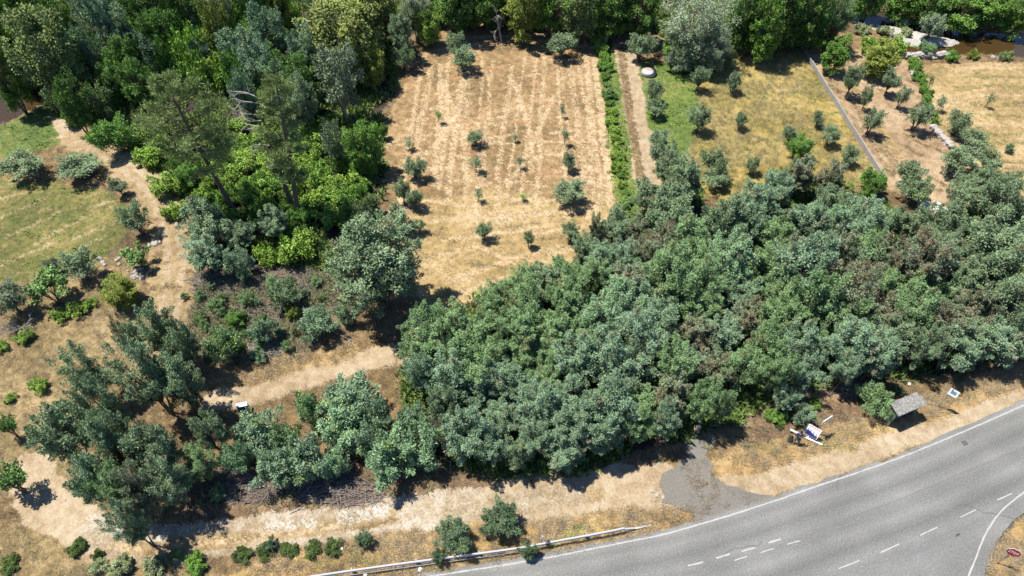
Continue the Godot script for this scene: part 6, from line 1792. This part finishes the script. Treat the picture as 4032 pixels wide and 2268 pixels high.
func build_guardrail() -> void:
	var line := smooth_line([Vector2(-20.121, -15.644), Vector2(-14.291, -16.558), Vector2(-8.146, -17.440), Vector2(0.000, -18.512), Vector2(2.595, -18.973), Vector2(6.754, -19.732), Vector2(9.173, -20.246)])
	line.append(Vector2(10.449, -20.554))
	var o := thing("guardrail", on_ground(line[0]), 0.0, "galvanised steel guardrail on posts along the verge", "guardrail")
	var org := o.position
	# W profile: (towards road, height)
	var prof := [Vector2(0.0, 0.76), Vector2(0.05, 0.73), Vector2(0.08, 0.70), Vector2(0.08, 0.66), Vector2(0.015, 0.62), Vector2(0.015, 0.58), Vector2(0.08, 0.54), Vector2(0.08, 0.50), Vector2(0.05, 0.47), Vector2(0.0, 0.44), Vector2(-0.03, 0.47), Vector2(-0.03, 0.73)]
	var dist := 0.0
	var seg := Shape.new()
	var count := line.size()
	for k in count - 1:
		var a := line[k]; var b := line[k + 1]
		var n0 := (line[mini(k + 1, count - 1)] - line[maxi(k - 1, 0)]).orthogonal().normalized()
		var n1 := (line[mini(k + 2, count - 1)] - a).orthogonal().normalized()
		if n0.y < 0: n0 = -n0
		if n1.y < 0: n1 = -n1
		var fa := 1.0; var fb := 1.0
		if k >= count - 5:
			fa = clampf((count - 1 - k) / 5.0, 0.05, 1.0); fb = clampf((count - 2 - k) / 5.0, 0.02, 1.0)
		for q in prof.size():
			var p: Vector2 = prof[q]; var r: Vector2 = prof[(q + 1) % prof.size()]
			seg.quad(Vector3(a.x + n0.x * p.x, p.y * fa, a.y + n0.y * p.x) - org, Vector3(b.x + n1.x * p.x, p.y * fb, b.y + n1.y * p.x) - org, Vector3(b.x + n1.x * r.x, r.y * fb, b.y + n1.y * r.x) - org, Vector3(a.x + n0.x * r.x, r.y * fa, a.y + n0.y * r.x) - org)
		dist += a.distance_to(b)
		if dist > 3.8 or k == count - 2:
			part("rail", seg.mesh(), M.galvanised, o)
			seg = Shape.new()
			dist = 0.0
			if k < count - 3:
				var ps := Shape.new()
				ps.box(Transform3D(Basis(Vector3(b.x - a.x, 0, b.y - a.y).normalized(), Vector3.UP, Vector3(n1.x, 0, n1.y)), Vector3(b.x - n1.x * 0.1, 0.3, b.y - n1.y * 0.1) - org), Vector3(0.1, 0.9, 0.12))
				part("post", ps.mesh(), M.post_grey, o)
	# lower rail for riders, ends before the bush
	var low := smooth_line([Vector2(-20.233, -15.475), Vector2(-14.365, -16.364), Vector2(-8.188, -17.246), Vector2(0.000, -18.348), Vector2(2.990, -18.925)])
	var ls := Shape.new()
	for k in low.size() - 1:
		var a := low[k]; var b := low[k + 1]
		var nn := (b - a).orthogonal().normalized() * 0.02
		ls.box(Transform3D(Basis(Vector3(b.x - a.x, 0, b.y - a.y).normalized(), Vector3.UP, Vector3(nn.x, 0, nn.y).normalized()), Vector3((a.x + b.x) / 2, 0.22, (a.y + b.y) / 2) - org), Vector3(a.distance_to(b), 0.13, 0.03))
	part("lower_rail", ls.mesh(), M.post_grey, o)
	var bk := Shape.new()
	var jp := Vector2(2.595, -18.973)
	bk.box(Transform3D(Basis(Vector3.UP, 0.22), Vector3(jp.x, 0.6, jp.y) - org), Vector3(0.34, 0.4, 0.24))
	bk.tube([Vector3(jp.x, 0.2, jp.y + 0.1) - org, Vector3(jp.x, 1.0, jp.y - 0.05) - org], [0.05, 0.05], 6)
	part("joint_bracket", bk.mesh(), mat(lin(0.05, 0.05, 0.055), 0.6), o)
	# white marker stake behind the rail
	var st := thing("marker_stake", on_ground(Vector2(2.134, -19.232)), 0.0, "thin white marker stake standing behind the guardrail", "stake")
	var s := Shape.new()
	s.box(Transform3D(Basis(Vector3.FORWARD, 0.08), Vector3(0.04, 0.55, 0)), Vector3(0.1, 1.3, 0.05))
	part("shaft", s.mesh(), M.white, st)
	s = Shape.new()
	s.box(Transform3D(Basis(Vector3.FORWARD, 0.08), Vector3(0.0, 0.9, 0.03)), Vector3(0.14, 0.12, 0.02))
	part("reflector", s.mesh(), mat(lin(0.6, 0.6, 0.62), 0.3), st)

# ---------------------------------------------------------------- small things

func boulder(r: Vector3, sd: int) -> ArrayMesh:
	var sp := SphereMesh.new()
	sp.radius = 1.0; sp.height = 2.0; sp.radial_segments = 12; sp.rings = 6
	var arr := sp.get_mesh_arrays()
	var vs: PackedVector3Array = arr[Mesh.ARRAY_VERTEX]
	var f := FastNoiseLite.new()
	f.seed = sd; f.frequency = 0.9
	for k in vs.size():
		vs[k] = vs[k] * (1.0 + 0.42 * f.get_noise_3dv(vs[k] * 1.3)) * r
	var st := SurfaceTool.new()
	st.begin(Mesh.PRIMITIVE_TRIANGLES)
	var idx: PackedInt32Array = arr[Mesh.ARRAY_INDEX]
	for q in idx:
		st.set_smooth_group(-1)
		st.add_vertex(vs[q])
	st.generate_normals()
	return st.commit()

func build_small_things() -> void:
	# concrete lid of a well
	var c := Vector2(17.480, -79.405)
	var o := thing("well", on_ground(c), 0.0, "round concrete well with a flat white lid in green weeds", "well")
	var s := Shape.new()
	s.tube([Vector3(0, -0.2, 0), Vector3(0, 0.26, 0)], [0.85, 0.85], 28)
	part("ring", s.mesh(), mat(lin(0.4, 0.38, 0.35)), o)
	s = Shape.new()
	s.tube([Vector3(0, 0.262, 0), Vector3(0, 0.36, 0)], [0.98, 0.98], 32)
	var lid := part("lid", s.mesh(), speckled(lin(0.52, 0.48, 0.46), lin(0.43, 0.4, 0.38), lin(0.6, 0.58, 0.56), 0.02, 0.6, 51), o)
	s = Shape.new()
	s.box(Transform3D(Basis(), Vector3(0.05, 0.385, -0.42)), Vector3(0.66, 0.05, 0.42))
	part("hatch", s.mesh(), mat(lin(0.42, 0.22, 0.2)), lid)
	# box with a pale blue lid by the middle track
	var p := Vector2(-22.367, -30.360)
	var bx := thing("meter_box", on_ground(p), 0.24, "low box with pale blue top in acacia shade by the track", "box")
	s = Shape.new()
	s.box(Transform3D(Basis(), Vector3(0, 0.36, 0)), Vector3(0.86, 0.8, 0.34))
	part("body", s.mesh(), mat(lin(0.03, 0.05, 0.12), 0.6), bx)
	s = Shape.new()
	s.box(Transform3D(Basis(Vector3.RIGHT, 0.3), Vector3(0, 0.83, 0.02)), Vector3(0.9, 0.04, 0.36))
	part("lid", s.mesh(), mat(lin(0.3, 0.41, 0.6), 0.35), bx)
	# stone post at the head of the hedge
	var hp := thing("stone_post", on_ground(Vector2(12.543, -86.311)), 0.1, "grey stone post at the far end of the vine hedge", "post")
	s = Shape.new()
	s.tube([Vector3(0, -0.1, 0), Vector3(0.02, 0.7, 0), Vector3(0.0, 1.25, 0)], [0.2, 0.19, 0.16], 5)
	part("shaft", s.mesh(), M.stone, hp)
	# dry stone walls: a ledge above the brown pool and a tumbled terrace wall
	for wl in [[Vector2(51.579, -83.057), Vector2(57.186, -83.245), 15, 2, 0.42, "stone_ledge", "long grey dry-stone ledge along the brown river pool", 900], [Vector2(49.459, -68.265), Vector2(50.242, -64.456), 12, 2, 0.34, "terrace_wall", "tumbled grey terrace wall below the vine hedge", 950], [Vector2(51.558, -80.123), Vector2(50.994, -77.738), 5, 1, 0.36, "terrace_wall", "short grey stone wall end at top of the vine hedge", 980]]:
		var wa: Vector2 = wl[0]; var wb: Vector2 = wl[1]
		var th := thing(wl[5], on_ground(wa), 0.0, wl[6], "wall")
		for q in int(wl[2]):
			for lay in int(wl[3]):
				var r: float = wl[4] * rng.randf_range(0.8, 1.2)
				var pp := wa.lerp(wb, (q + 0.5 * lay + rng.randf() * 0.3) / wl[2]) + Vector2(0, rng.randf_range(-0.12, 0.12))
				var stn := part("stone", boulder(Vector3(r * 1.25, r * 0.72, r), int(wl[7]) + (q * 2 + lay) % 9), M.stone, th)
				stn.position = on_ground(pp) - th.position + Vector3(0, r * 0.3 + lay * wl[4] * 0.75, 0)
				stn.rotation.y = rng.randf_range(-0.4, 0.4)
	# stone heaps and single stones
	var k := 0
	var spots := [
		[Vector2(-36.167, -45.373), 14, 1.5, 0.9, 0.24, "pale stone of the heap under the fig tree beside the track", "stones under the fig tree"],
		[Vector2(-36.135, -49.196), 5, 0.9, 0.4, 0.24, "pale stone on the edge of the left track above the fig", "stones by the left track"],
		[Vector2(-39.868, -47.040), 7, 1.5, 0.5, 0.22, "pale stone in the line at the end of the green field", "stones at the green field end"],
		[Vector2(44.337, -54.557), 12, 1.7, 0.9, 0.3, "white stone of the rubble between tilled strip and grove", "white rubble stones"],
		[Vector2(52.239, -83.151), 4, 0.8, 0.4, 0.35, "pale stone left of the riverside ledge", "pale bank stones"],
		[Vector2(63.209, -83.151), 3, 1.0, 0.4, 0.4, "grey stone on the river bank right of the ledge", "bank stones at right"],
		[Vector2(11.249, -22.720), 6, 0.5, 0.7, 0.14, "small pale stone at the edge of the asphalt apron", "stones by the apron"]]
	for sp in spots:
		for q in int(sp[1]):
			var at: Vector2 = sp[0] + Vector2(rng.randf_range(-1, 1) * sp[2], rng.randf_range(-1, 1) * sp[3])
			var r: float = sp[4] * rng.randf_range(0.55, 1.25)
			var st := part("stone", boulder(Vector3(r * rng.randf_range(0.9, 1.5), r * 0.7, r), k), M.white if sp[5].begins_with("white") else M.stone, self)
			st.position = on_ground(at) + Vector3(0, r * 0.3, 0)
			st.rotation.y = rng.randf() * TAU
			tag(st, sp[5], "stone", sp[6])
			k += 1
	for sp in [[Vector2(-6.588, -17.256), 0.17, "white stone between guardrail and road"], [Vector2(-10.447, -16.895), 0.16, "pale stone at the bottom frame edge by the guardrail"], [Vector2(-12.430, -18.707), 0.13, "white litter lump beside the last verge bramble"], [Vector2(34.091, -32.830), 0.15, "white stone behind the bus shelter near the grove"], [Vector2(-4.084, -20.242), 0.3, "white stone at the back of the left broom bush"]]:
		var st := part("stone", boulder(Vector3(sp[1], sp[1] * 0.8, sp[1]), k), M.white, self)
		st.position = on_ground(sp[0]) + Vector3(0, sp[1] * 0.4, 0)
		tag(st, sp[2], "stone")
		k += 1

# ---------------------------------------------------------------- people

func capsule(p: Vector3, b: Array) -> float:
	var a: Vector3 = b[0]; var e: Vector3 = b[1]
	var ab := e - a
	var t := clampf((p - a).dot(ab) / maxf(ab.length_squared(), 1e-6), 0.0, 1.0)
	return (p - a - ab * t).length() - lerpf(b[2], b[3], t)

func flesh(bones: Array, cell_size: float, blend: float) -> Shape:
	# surface nets over a smooth union of tapered bones
	var lo := Vector3.ONE * 1e9; var hi := -lo
	for b in bones:
		var m: float = maxf(b[2], b[3]) + cell_size * 2.0
		for q in 2:
			lo = lo.min(b[q] - Vector3.ONE * m); hi = hi.max(b[q] + Vector3.ONE * m)
	var n := Vector3i(((hi - lo) / cell_size).ceil()) + Vector3i.ONE
	var field := PackedFloat32Array()
	field.resize(n.x * n.y * n.z)
	field.fill(1.0)
	for b in bones:
		var m: float = maxf(b[2], b[3]) + blend + cell_size * 2.0
		var l := Vector3i(((b[0].min(b[1]) - Vector3.ONE * m - lo) / cell_size).floor()).clamp(Vector3i.ZERO, n - Vector3i.ONE)
		var h := Vector3i(((b[0].max(b[1]) + Vector3.ONE * m - lo) / cell_size).ceil()).clamp(Vector3i.ZERO, n - Vector3i.ONE)
		for z in range(l.z, h.z + 1):
			for y in range(l.y, h.y + 1):
				for x in range(l.x, h.x + 1):
					var id := (z * n.y + y) * n.x + x
					var d := capsule(lo + Vector3(x, y, z) * cell_size, b)
					var f := field[id]
					var k := clampf(0.5 + 0.5 * (f - d) / blend, 0.0, 1.0)
					field[id] = lerpf(f, d, k) - blend * k * (1.0 - k)
	var s := Shape.new()
	var vid := {}
	for z in n.z - 1:
		for y in n.y - 1:
			for x in n.x - 1:
				var id := (z * n.y + y) * n.x + x
				var sum := Vector3.ZERO; var cnt := 0
				var vals := []
				for q in 8:
					vals.append(field[id + (q & 1) + (n.x if q & 2 else 0) + (n.x * n.y if q & 4 else 0)])
				for e in [[0, 1], [2, 3], [4, 5], [6, 7], [0, 2], [1, 3], [4, 6], [5, 7], [0, 4], [1, 5], [2, 6], [3, 7]]:
					var va: float = vals[e[0]]; var vb: float = vals[e[1]]
					if (va < 0.0) != (vb < 0.0):
						var t := va / (va - vb)
						var pa := Vector3(e[0] & 1, (e[0] >> 1) & 1, (e[0] >> 2) & 1)
						var pb := Vector3(e[1] & 1, (e[1] >> 1) & 1, (e[1] >> 2) & 1)
						sum += pa.lerp(pb, t); cnt += 1
				if cnt > 0:
					vid[id] = s.v.size()
					s.v.append(lo + (Vector3(x, y, z) + sum / cnt) * cell_size)
					s.n.append(-Vector3(vals[0] + vals[2] + vals[4] + vals[6] - vals[1] - vals[3] - vals[5] - vals[7], vals[0] + vals[1] + vals[4] + vals[5] - vals[2] - vals[3] - vals[6] - vals[7], vals[0] + vals[1] + vals[2] + vals[3] - vals[4] - vals[5] - vals[6] - vals[7]).normalized())
					s.c.append(Color.WHITE)
	var stride := [1, n.x, n.x * n.y]
	for id in vid:
		for ax in 3:
			var u: int = stride[(ax + 1) % 3]; var w: int = stride[(ax + 2) % 3]
			if id + stride[ax] >= field.size(): continue
			var inside: bool = field[id] < 0.0
			if inside == (field[id + stride[ax]] < 0.0): continue
			if not (vid.has(id - u) and vid.has(id - w) and vid.has(id - u - w)): continue
			var q := [vid[id], vid[id - u], vid[id - u - w], vid[id - w]]
			if inside: q.reverse()
			s.i.append_array(PackedInt32Array([q[0], q[1], q[2], q[0], q[2], q[3]]))
	return s

func hand(s: Shape, wrist: Vector3, dir: Vector3, out: Vector3) -> void:
	# palm, four bent fingers of unequal length and a thumb from the side of the palm
	var side := out.normalized(); var d := dir.normalized(); var palm := d.cross(side)
	s.tube([wrist, wrist + d * 0.05, wrist + d * 0.09], [0.026, 0.036, 0.034], 8)
	for k in 4:
		var root := wrist + d * 0.085 + side * (0.026 - 0.0175 * k)
		var l: float = [0.068, 0.078, 0.074, 0.058][k]
		s.tube([root, root + d * l * 0.5 + palm * 0.006, root + d * l * 0.85 + palm * 0.026, root + d * l * 0.9 + palm * 0.042], [0.0095, 0.009, 0.008, 0.006], 6)
	var tb := wrist + d * 0.03 + side * 0.032
	s.tube([tb, tb + d * 0.03 + side * 0.022 + palm * 0.008, tb + d * 0.06 + side * 0.024 + palm * 0.022], [0.012, 0.0105, 0.008], 6)

func person(at: Vector2, turn: float, label: String, arms: Array, shirt: Material, trousers: Material, hat: Material, brim: bool, lean: float) -> Node3D:
	# stands at its feet, faces local -z. arms: [left elbow, left wrist, right elbow, right wrist]
	var o := thing("person", on_ground(at), turn, label, "person")
	var fwd := Vector3(0, 0, -lean)
	var hip := Vector3(0, 0.93, 0); var chest := Vector3(0, 1.3, 0) + fwd * 0.6; var neck := Vector3(0, 1.47, 0) + fwd; var head := Vector3(0, 1.62, -0.02) + fwd * 1.3
	var sl := Vector3(-0.19, 1.42, 0) + fwd * 0.9; var sr := Vector3(0.19, 1.42, 0) + fwd * 0.9
	var hl := Vector3(-0.1, 0.9, 0); var hr := Vector3(0.1, 0.9, 0)
	var kl := Vector3(-0.13, 0.5, -0.05); var kr := Vector3(0.15, 0.5, 0.0)
	var al := Vector3(-0.15, 0.1, 0.04); var ar := Vector3(0.19, 0.1, 0.08)
	var body := [[hip, chest, 0.14, 0.15], [chest, neck, 0.13, 0.07], [neck, head, 0.055, 0.055], [sl, sr, 0.07, 0.07], [chest, sl, 0.1, 0.07], [chest, sr, 0.1, 0.07],
		[sl, arms[0], 0.052, 0.042], [arms[0], arms[1], 0.04, 0.028], [sr, arms[2], 0.052, 0.042], [arms[2], arms[3], 0.04, 0.028],
		[hip, hl, 0.13, 0.09], [hip, hr, 0.13, 0.09], [hl, kl, 0.085, 0.058], [kl, al, 0.055, 0.04], [hr, kr, 0.085, 0.058], [kr, ar, 0.055, 0.04]]
	var s := flesh(body, 0.028, 0.035)
	# head on its own finer grid: skull, jaw, nose, brow, ears
	var hd := [[head + Vector3(0, 0.035, 0.012), head + Vector3(0, 0.035, -0.015), 0.096, 0.09], [head + Vector3(0, -0.04, -0.03), head + Vector3(0, -0.075, -0.05), 0.07, 0.045], [head + Vector3(0, 0.01, -0.1), head + Vector3(0, -0.025, -0.117), 0.012, 0.017], [head + Vector3(-0.035, 0.035, -0.094), head + Vector3(0.035, 0.035, -0.094), 0.014, 0.014], [head + Vector3(-0.092, 0.01, 0.0), head + Vector3(-0.095, -0.025, 0.0), 0.018, 0.013], [head + Vector3(0.092, 0.01, 0.0), head + Vector3(0.095, -0.025, 0.0), 0.018, 0.013], [head + Vector3(-0.022, -0.06, -0.098), head + Vector3(0.022, -0.06, -0.098), 0.009, 0.009]]
	var hs := flesh(hd, 0.012, 0.02)
	var base := s.v.size()
	s.v.append_array(hs.v); s.n.append_array(hs.n); s.c.append_array(hs.c)
	for q in hs.i: s.i.append(q + base)
	hand(s, arms[1], (arms[1] - arms[0]), Vector3(0, 0, -1)); hand(s, arms[3], (arms[3] - arms[2]), Vector3(0, 0, -1))
	part("body", s.mesh(), mat(lin(0.42, 0.24, 0.16), 0.6), o)
	var eyes := Shape.new()
	for sg in [-1.0, 1.0]:
		eyes.tube([head + Vector3(0.034 * sg, 0.012, -0.092), head + Vector3(0.034 * sg, 0.012, -0.102)], [0.012, 0.007], 8)
	part("eyes", eyes.mesh(), mat(lin(0.03, 0.025, 0.02), 0.3), o)
	var grow := 0.018
	var tee := [[hip + Vector3(0, -0.04, 0), chest, 0.145 + grow, 0.152 + grow], [chest, neck - Vector3(0, 0.04, 0), 0.13 + grow, 0.075 + grow], [sl, sr, 0.072 + grow, 0.072 + grow], [chest, sl, 0.1 + grow, 0.072 + grow], [chest, sr, 0.1 + grow, 0.072 + grow], [sl, sl.lerp(arms[0], 0.7), 0.056 + grow, 0.052 + grow], [sr, sr.lerp(arms[2], 0.7), 0.056 + grow, 0.052 + grow]]
	part("shirt", flesh(tee, 0.026, 0.035).mesh(), shirt, o)
	var leg := [[hip + Vector3(0, -0.02, 0), hl, 0.14 + grow, 0.1 + grow], [hip + Vector3(0, -0.02, 0), hr, 0.14 + grow, 0.1 + grow], [hl, kl, 0.09 + grow, 0.066 + grow], [kl, al + Vector3(0, 0.03, 0), 0.064 + grow, 0.056 + grow], [hr, kr, 0.09 + grow, 0.066 + grow], [kr, ar + Vector3(0, 0.03, 0), 0.064 + grow, 0.056 + grow]]
	part("trousers", flesh(leg, 0.026, 0.03).mesh(), trousers, o)
	for a in [al, ar]:
		part("shoe", flesh([[a * Vector3(1, 0, 1) + Vector3(0, 0.045, 0.04), a * Vector3(1, 0, 1) + Vector3(0, 0.035, -0.15), 0.046, 0.036], [a, a * Vector3(1, 0, 1) + Vector3(0, 0.05, 0), 0.05, 0.048]], 0.016, 0.02).mesh(), mat(lin(0.04, 0.04, 0.045)), o)
	var cap := Shape.new()
	var top := head + Vector3(0, 0.04, 0)
	var pts := []; var rad := []
	for k in 6:
		var w := PI / 2.0 * k / 5.0
		pts.append(top + Vector3(0, 0.02 + 0.095 * sin(w), 0)); rad.append(maxf(0.006, 0.106 * cos(w)))
	cap.tube(pts, rad, 18)
	if brim:
		cap.tube([top + Vector3(0, 0.012, 0), top + Vector3(0, 0.024, 0)], [0.19, 0.17], 22)
	else:
		cap.box(Transform3D(Basis(Vector3.RIGHT, -0.15), top + Vector3(0, 0.02, -0.14)), Vector3(0.14, 0.012, 0.1))
	part("hat", cap.mesh(), hat, o)
	return o

func build_people() -> void:
	var navy := mat(lin(0.012, 0.017, 0.04)); var khaki := mat(lin(0.16, 0.135, 0.11)); var dark := mat(lin(0.02, 0.02, 0.022))
	var o := person(Vector2(22.851, -27.189), -0.35, "person in navy T-shirt and khaki trousers holding a grey sack", [Vector3(-0.36, 1.2, 0.02), Vector3(-0.42, 0.98, -0.08), Vector3(0.42, 1.28, -0.1), Vector3(0.5, 1.2, -0.34)], navy, khaki, dark, false, 0.08)
	var pr := Shape.new()
	pr.box(Transform3D(Basis(), Vector3(0.02, 1.31, 0.118)), Vector3(0.2, 0.07, 0.012))
	var lg := part("back_print", pr.mesh(), mat(lin(0.35, 0.37, 0.42)), o.get_node("shirt"))
	lg.set_meta("label", "pale oval print on the back of the shirt")
	# sack in the left hand
	var hp := o.transform * Vector3(-0.47, 0.0, -0.12)
	var sk := thing("sack", Vector3(hp.x, gh(hp.x, hp.z), hp.z), -0.2, "dark grey full sack hanging from the person's hand", "sack")
	var s := Shape.new()
	var pts := []; var rad := []
	for q in [[0.02, 0.1], [0.08, 0.2], [0.3, 0.23], [0.52, 0.2], [0.7, 0.13], [0.8, 0.05], [0.86, 0.03], [0.91, 0.06]]:
		pts.append(Vector3(rng.randf_range(-0.015, 0.015), q[0], 0)); rad.append(q[1])
	s.tube(pts, rad, 14)
	part("bag", s.mesh(), mat(lin(0.085, 0.075, 0.075), 0.55), sk)
	person(Vector2(14.870, -27.830), 0.5, "person in pale hat and brown top standing in grove shade", [Vector3(-0.26, 1.16, -0.04), Vector3(-0.12, 1.12, -0.27), Vector3(0.26, 1.16, -0.04), Vector3(0.12, 1.12, -0.27)], mat(lin(0.16, 0.115, 0.1)), dark, mat(lin(0.6, 0.57, 0.5)), true, 0.03)

# ---------------------------------------------------------------- grass and gravel nobody could count

func tuft(blades: int, h: float, w: float, spread: float, flat: float) -> ArrayMesh:
	var s := Shape.new()
	for k in blades:
		var d := rv()
		d.y = absf(d.y) * flat + 0.15
		d = d.normalized()
		var side := d.cross(Vector3.UP if absf(d.y) < 0.95 else Vector3.RIGHT).normalized()
		side = side.rotated(d, rng.randf_range(-0.8, 0.8))
		var f := rng.randf_range(0.75, 1.0)
		s.leaf(Vector3(rng.randf_range(-spread, spread), -0.02, rng.randf_range(-spread, spread)), d, side, h * rng.randf_range(0.6, 1.2), w, Color(f, f, f))
	return s.mesh()

func scatter(called: String, label: String, mesh: Mesh, m: Material, tries: int, density: Dictionary, colours: Dictionary, smin: float, smax: float, patchy: float, up := 0.0) -> void:
	var f := FastNoiseLite.new()
	f.seed = tries; f.frequency = 0.16; f.fractal_octaves = 3
	var tr := []; var cs := []
	for k in tries:
		var z := -102.0 + 88.0 * rng.randf()
		var half := 26.0 - z * 0.62
		var x := rng.randf_range(-half, half)
		var id := cell(x, z)
		if not density.has(id): continue
		var nn := f.get_noise_2d(x, z)
		if rng.randf() > density[id] * (1.0 + patchy * nn * 2.5): continue
		var pal: Array = colours[id]
		var a: Color = pal[0]; var b: Color = pal[1]
		var t := clampf(rng.randf() * 0.7 + 0.15 + nn * 0.6, 0.0, 1.0)
		var sc := rng.randf_range(smin, smax)
		tr.append(Transform3D(Basis(Vector3.UP, rng.randf() * TAU).scaled(Vector3(sc, sc * rng.randf_range(0.8, 1.3), sc)), Vector3(x, gh(x, z) + up * rng.randf(), z)))
		cs.append(a.lerp(b, t) * rng.randf_range(0.85, 1.15))
	var mm := MultiMesh.new()
	mm.transform_format = MultiMesh.TRANSFORM_3D
	mm.use_colors = true
	mm.mesh = mesh
	mm.instance_count = tr.size()
	for k in tr.size():
		mm.set_instance_transform(k, tr[k])
		mm.set_instance_color(k, cs[k])
	var o := MultiMeshInstance3D.new()
	o.name = numbered(called)
	o.multimesh = mm
	o.material_override = m
	tag(o, label, called.replace("_", " ").split(" ")[-1], "", "stuff")
	add_child(o)

func scatter_stuff() -> void:
	var straw := [Color(0.36, 0.28, 0.16), Color(0.56, 0.46, 0.3)]
	var brown := [Color(0.2, 0.145, 0.085), Color(0.42, 0.325, 0.2)]
	var olive := [Color(0.22, 0.2, 0.1), Color(0.5, 0.42, 0.25)]
	var green := [Color(0.11, 0.18, 0.04), Color(0.24, 0.3, 0.09)]
	var vivid := [Color(0.14, 0.25, 0.04), Color(0.3, 0.44, 0.09)]
	scatter("dry_grass", "tall dry straw-coloured grass of the verges and the field behind the wall", tuft(14, 0.5, 0.022, 0.14, 1.3), M.grass, 150000, {VERGE: 0.95, TALL: 0.85, BANK: 0.3, DRY: 0.25, BRUSH: 0.7, LOW: 0.12}, {VERGE: straw, TALL: [Color(0.28, 0.26, 0.09), Color(0.62, 0.53, 0.27)], BANK: brown, DRY: brown, BRUSH: straw, LOW: olive}, 0.6, 1.25, 0.7)
	scatter("scrub", "low grey-green scrub tangled in the cut brush plot", tuft(26, 0.5, 0.055, 0.32, 0.9), M.grass, 60000, {BRUSH: 0.9, BANK: 0.1}, {BRUSH: [Color(0.14, 0.18, 0.09), Color(0.34, 0.36, 0.2)], BANK: [Color(0.16, 0.18, 0.09), Color(0.3, 0.3, 0.16)]}, 0.6, 1.5, 1.2)
	scatter("short_grass", "short mown grass and stubble of the fields", tuft(10, 0.16, 0.02, 0.12, 0.7), M.grass, 190000, {FIELD: 0.25, GREEN: 0.75, LOW: 0.55, HAY: 0.4, HERB: 0.8, WEED: 0.8, DRY: 0.35, TRACK: 0.08}, {FIELD: [Color(0.17, 0.16, 0.07), Color(0.36, 0.28, 0.16)], GREEN: [Color(0.15, 0.19, 0.05), Color(0.38, 0.34, 0.15)], LOW: olive, HAY: [Color(0.28, 0.25, 0.11), Color(0.5, 0.4, 0.22)], HERB: green, WEED: green, DRY: brown, TRACK: straw}, 0.7, 1.4, 0.8)
	scatter("loose_straw", "loose cut straw lying in rows on the mown field", tuft(12, 0.3, 0.02, 0.16, 0.12), M.grass, 110000, {ROW: 1.0, FIELD: 0.06, HAY: 0.2}, {ROW: [Color(0.48, 0.36, 0.2), Color(0.62, 0.5, 0.3)], FIELD: straw, HAY: straw}, 0.7, 1.2, 0.3)
	scatter("low_weeds", "bright low weeds round the well and along the hedge", tuft(12, 0.3, 0.12, 0.2, 0.8), M.grass, 40000, {WEED: 0.75, HERB: 0.3, GREEN: 0.04, TALL: 0.02}, {WEED: vivid, HERB: vivid, GREEN: vivid, TALL: green}, 0.6, 1.3, 1.0)
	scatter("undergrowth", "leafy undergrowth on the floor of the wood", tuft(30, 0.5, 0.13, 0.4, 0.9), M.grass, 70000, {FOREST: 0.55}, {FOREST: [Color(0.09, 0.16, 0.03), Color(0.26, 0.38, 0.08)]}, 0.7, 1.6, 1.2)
	var peb := boulder(Vector3(0.06, 0.035, 0.05), 77)
	scatter("gravel", "pale loose gravel on the tracks and the river bar", peb, M.grass, 60000, {GRAVEL: 0.8, BAR: 0.9, TRACK: 0.12, SHOULDER: 0.1}, {GRAVEL: [Color(0.3, 0.25, 0.19), Color(0.56, 0.52, 0.44)], BAR: [Color(0.5, 0.48, 0.45), Color(0.75, 0.74, 0.7)], TRACK: [Color(0.35, 0.28, 0.2), Color(0.55, 0.48, 0.38)], SHOULDER: [Color(0.35, 0.28, 0.2), Color(0.6, 0.52, 0.42)]}, 0.4, 1.15, 0.3)
	scatter("yellow_flowers", "small yellow flowering herbs on the bank above the gravel track", tuft(14, 0.3, 0.06, 0.18, 0.9), M.grass, 12000, {BANK: 0.1, BRUSH: 0.08}, {BANK: [Color(0.4, 0.26, 0.03), Color(0.5, 0.36, 0.05)], BRUSH: [Color(0.36, 0.24, 0.04), Color(0.46, 0.3, 0.06)]}, 0.6, 1.2, 1.6)
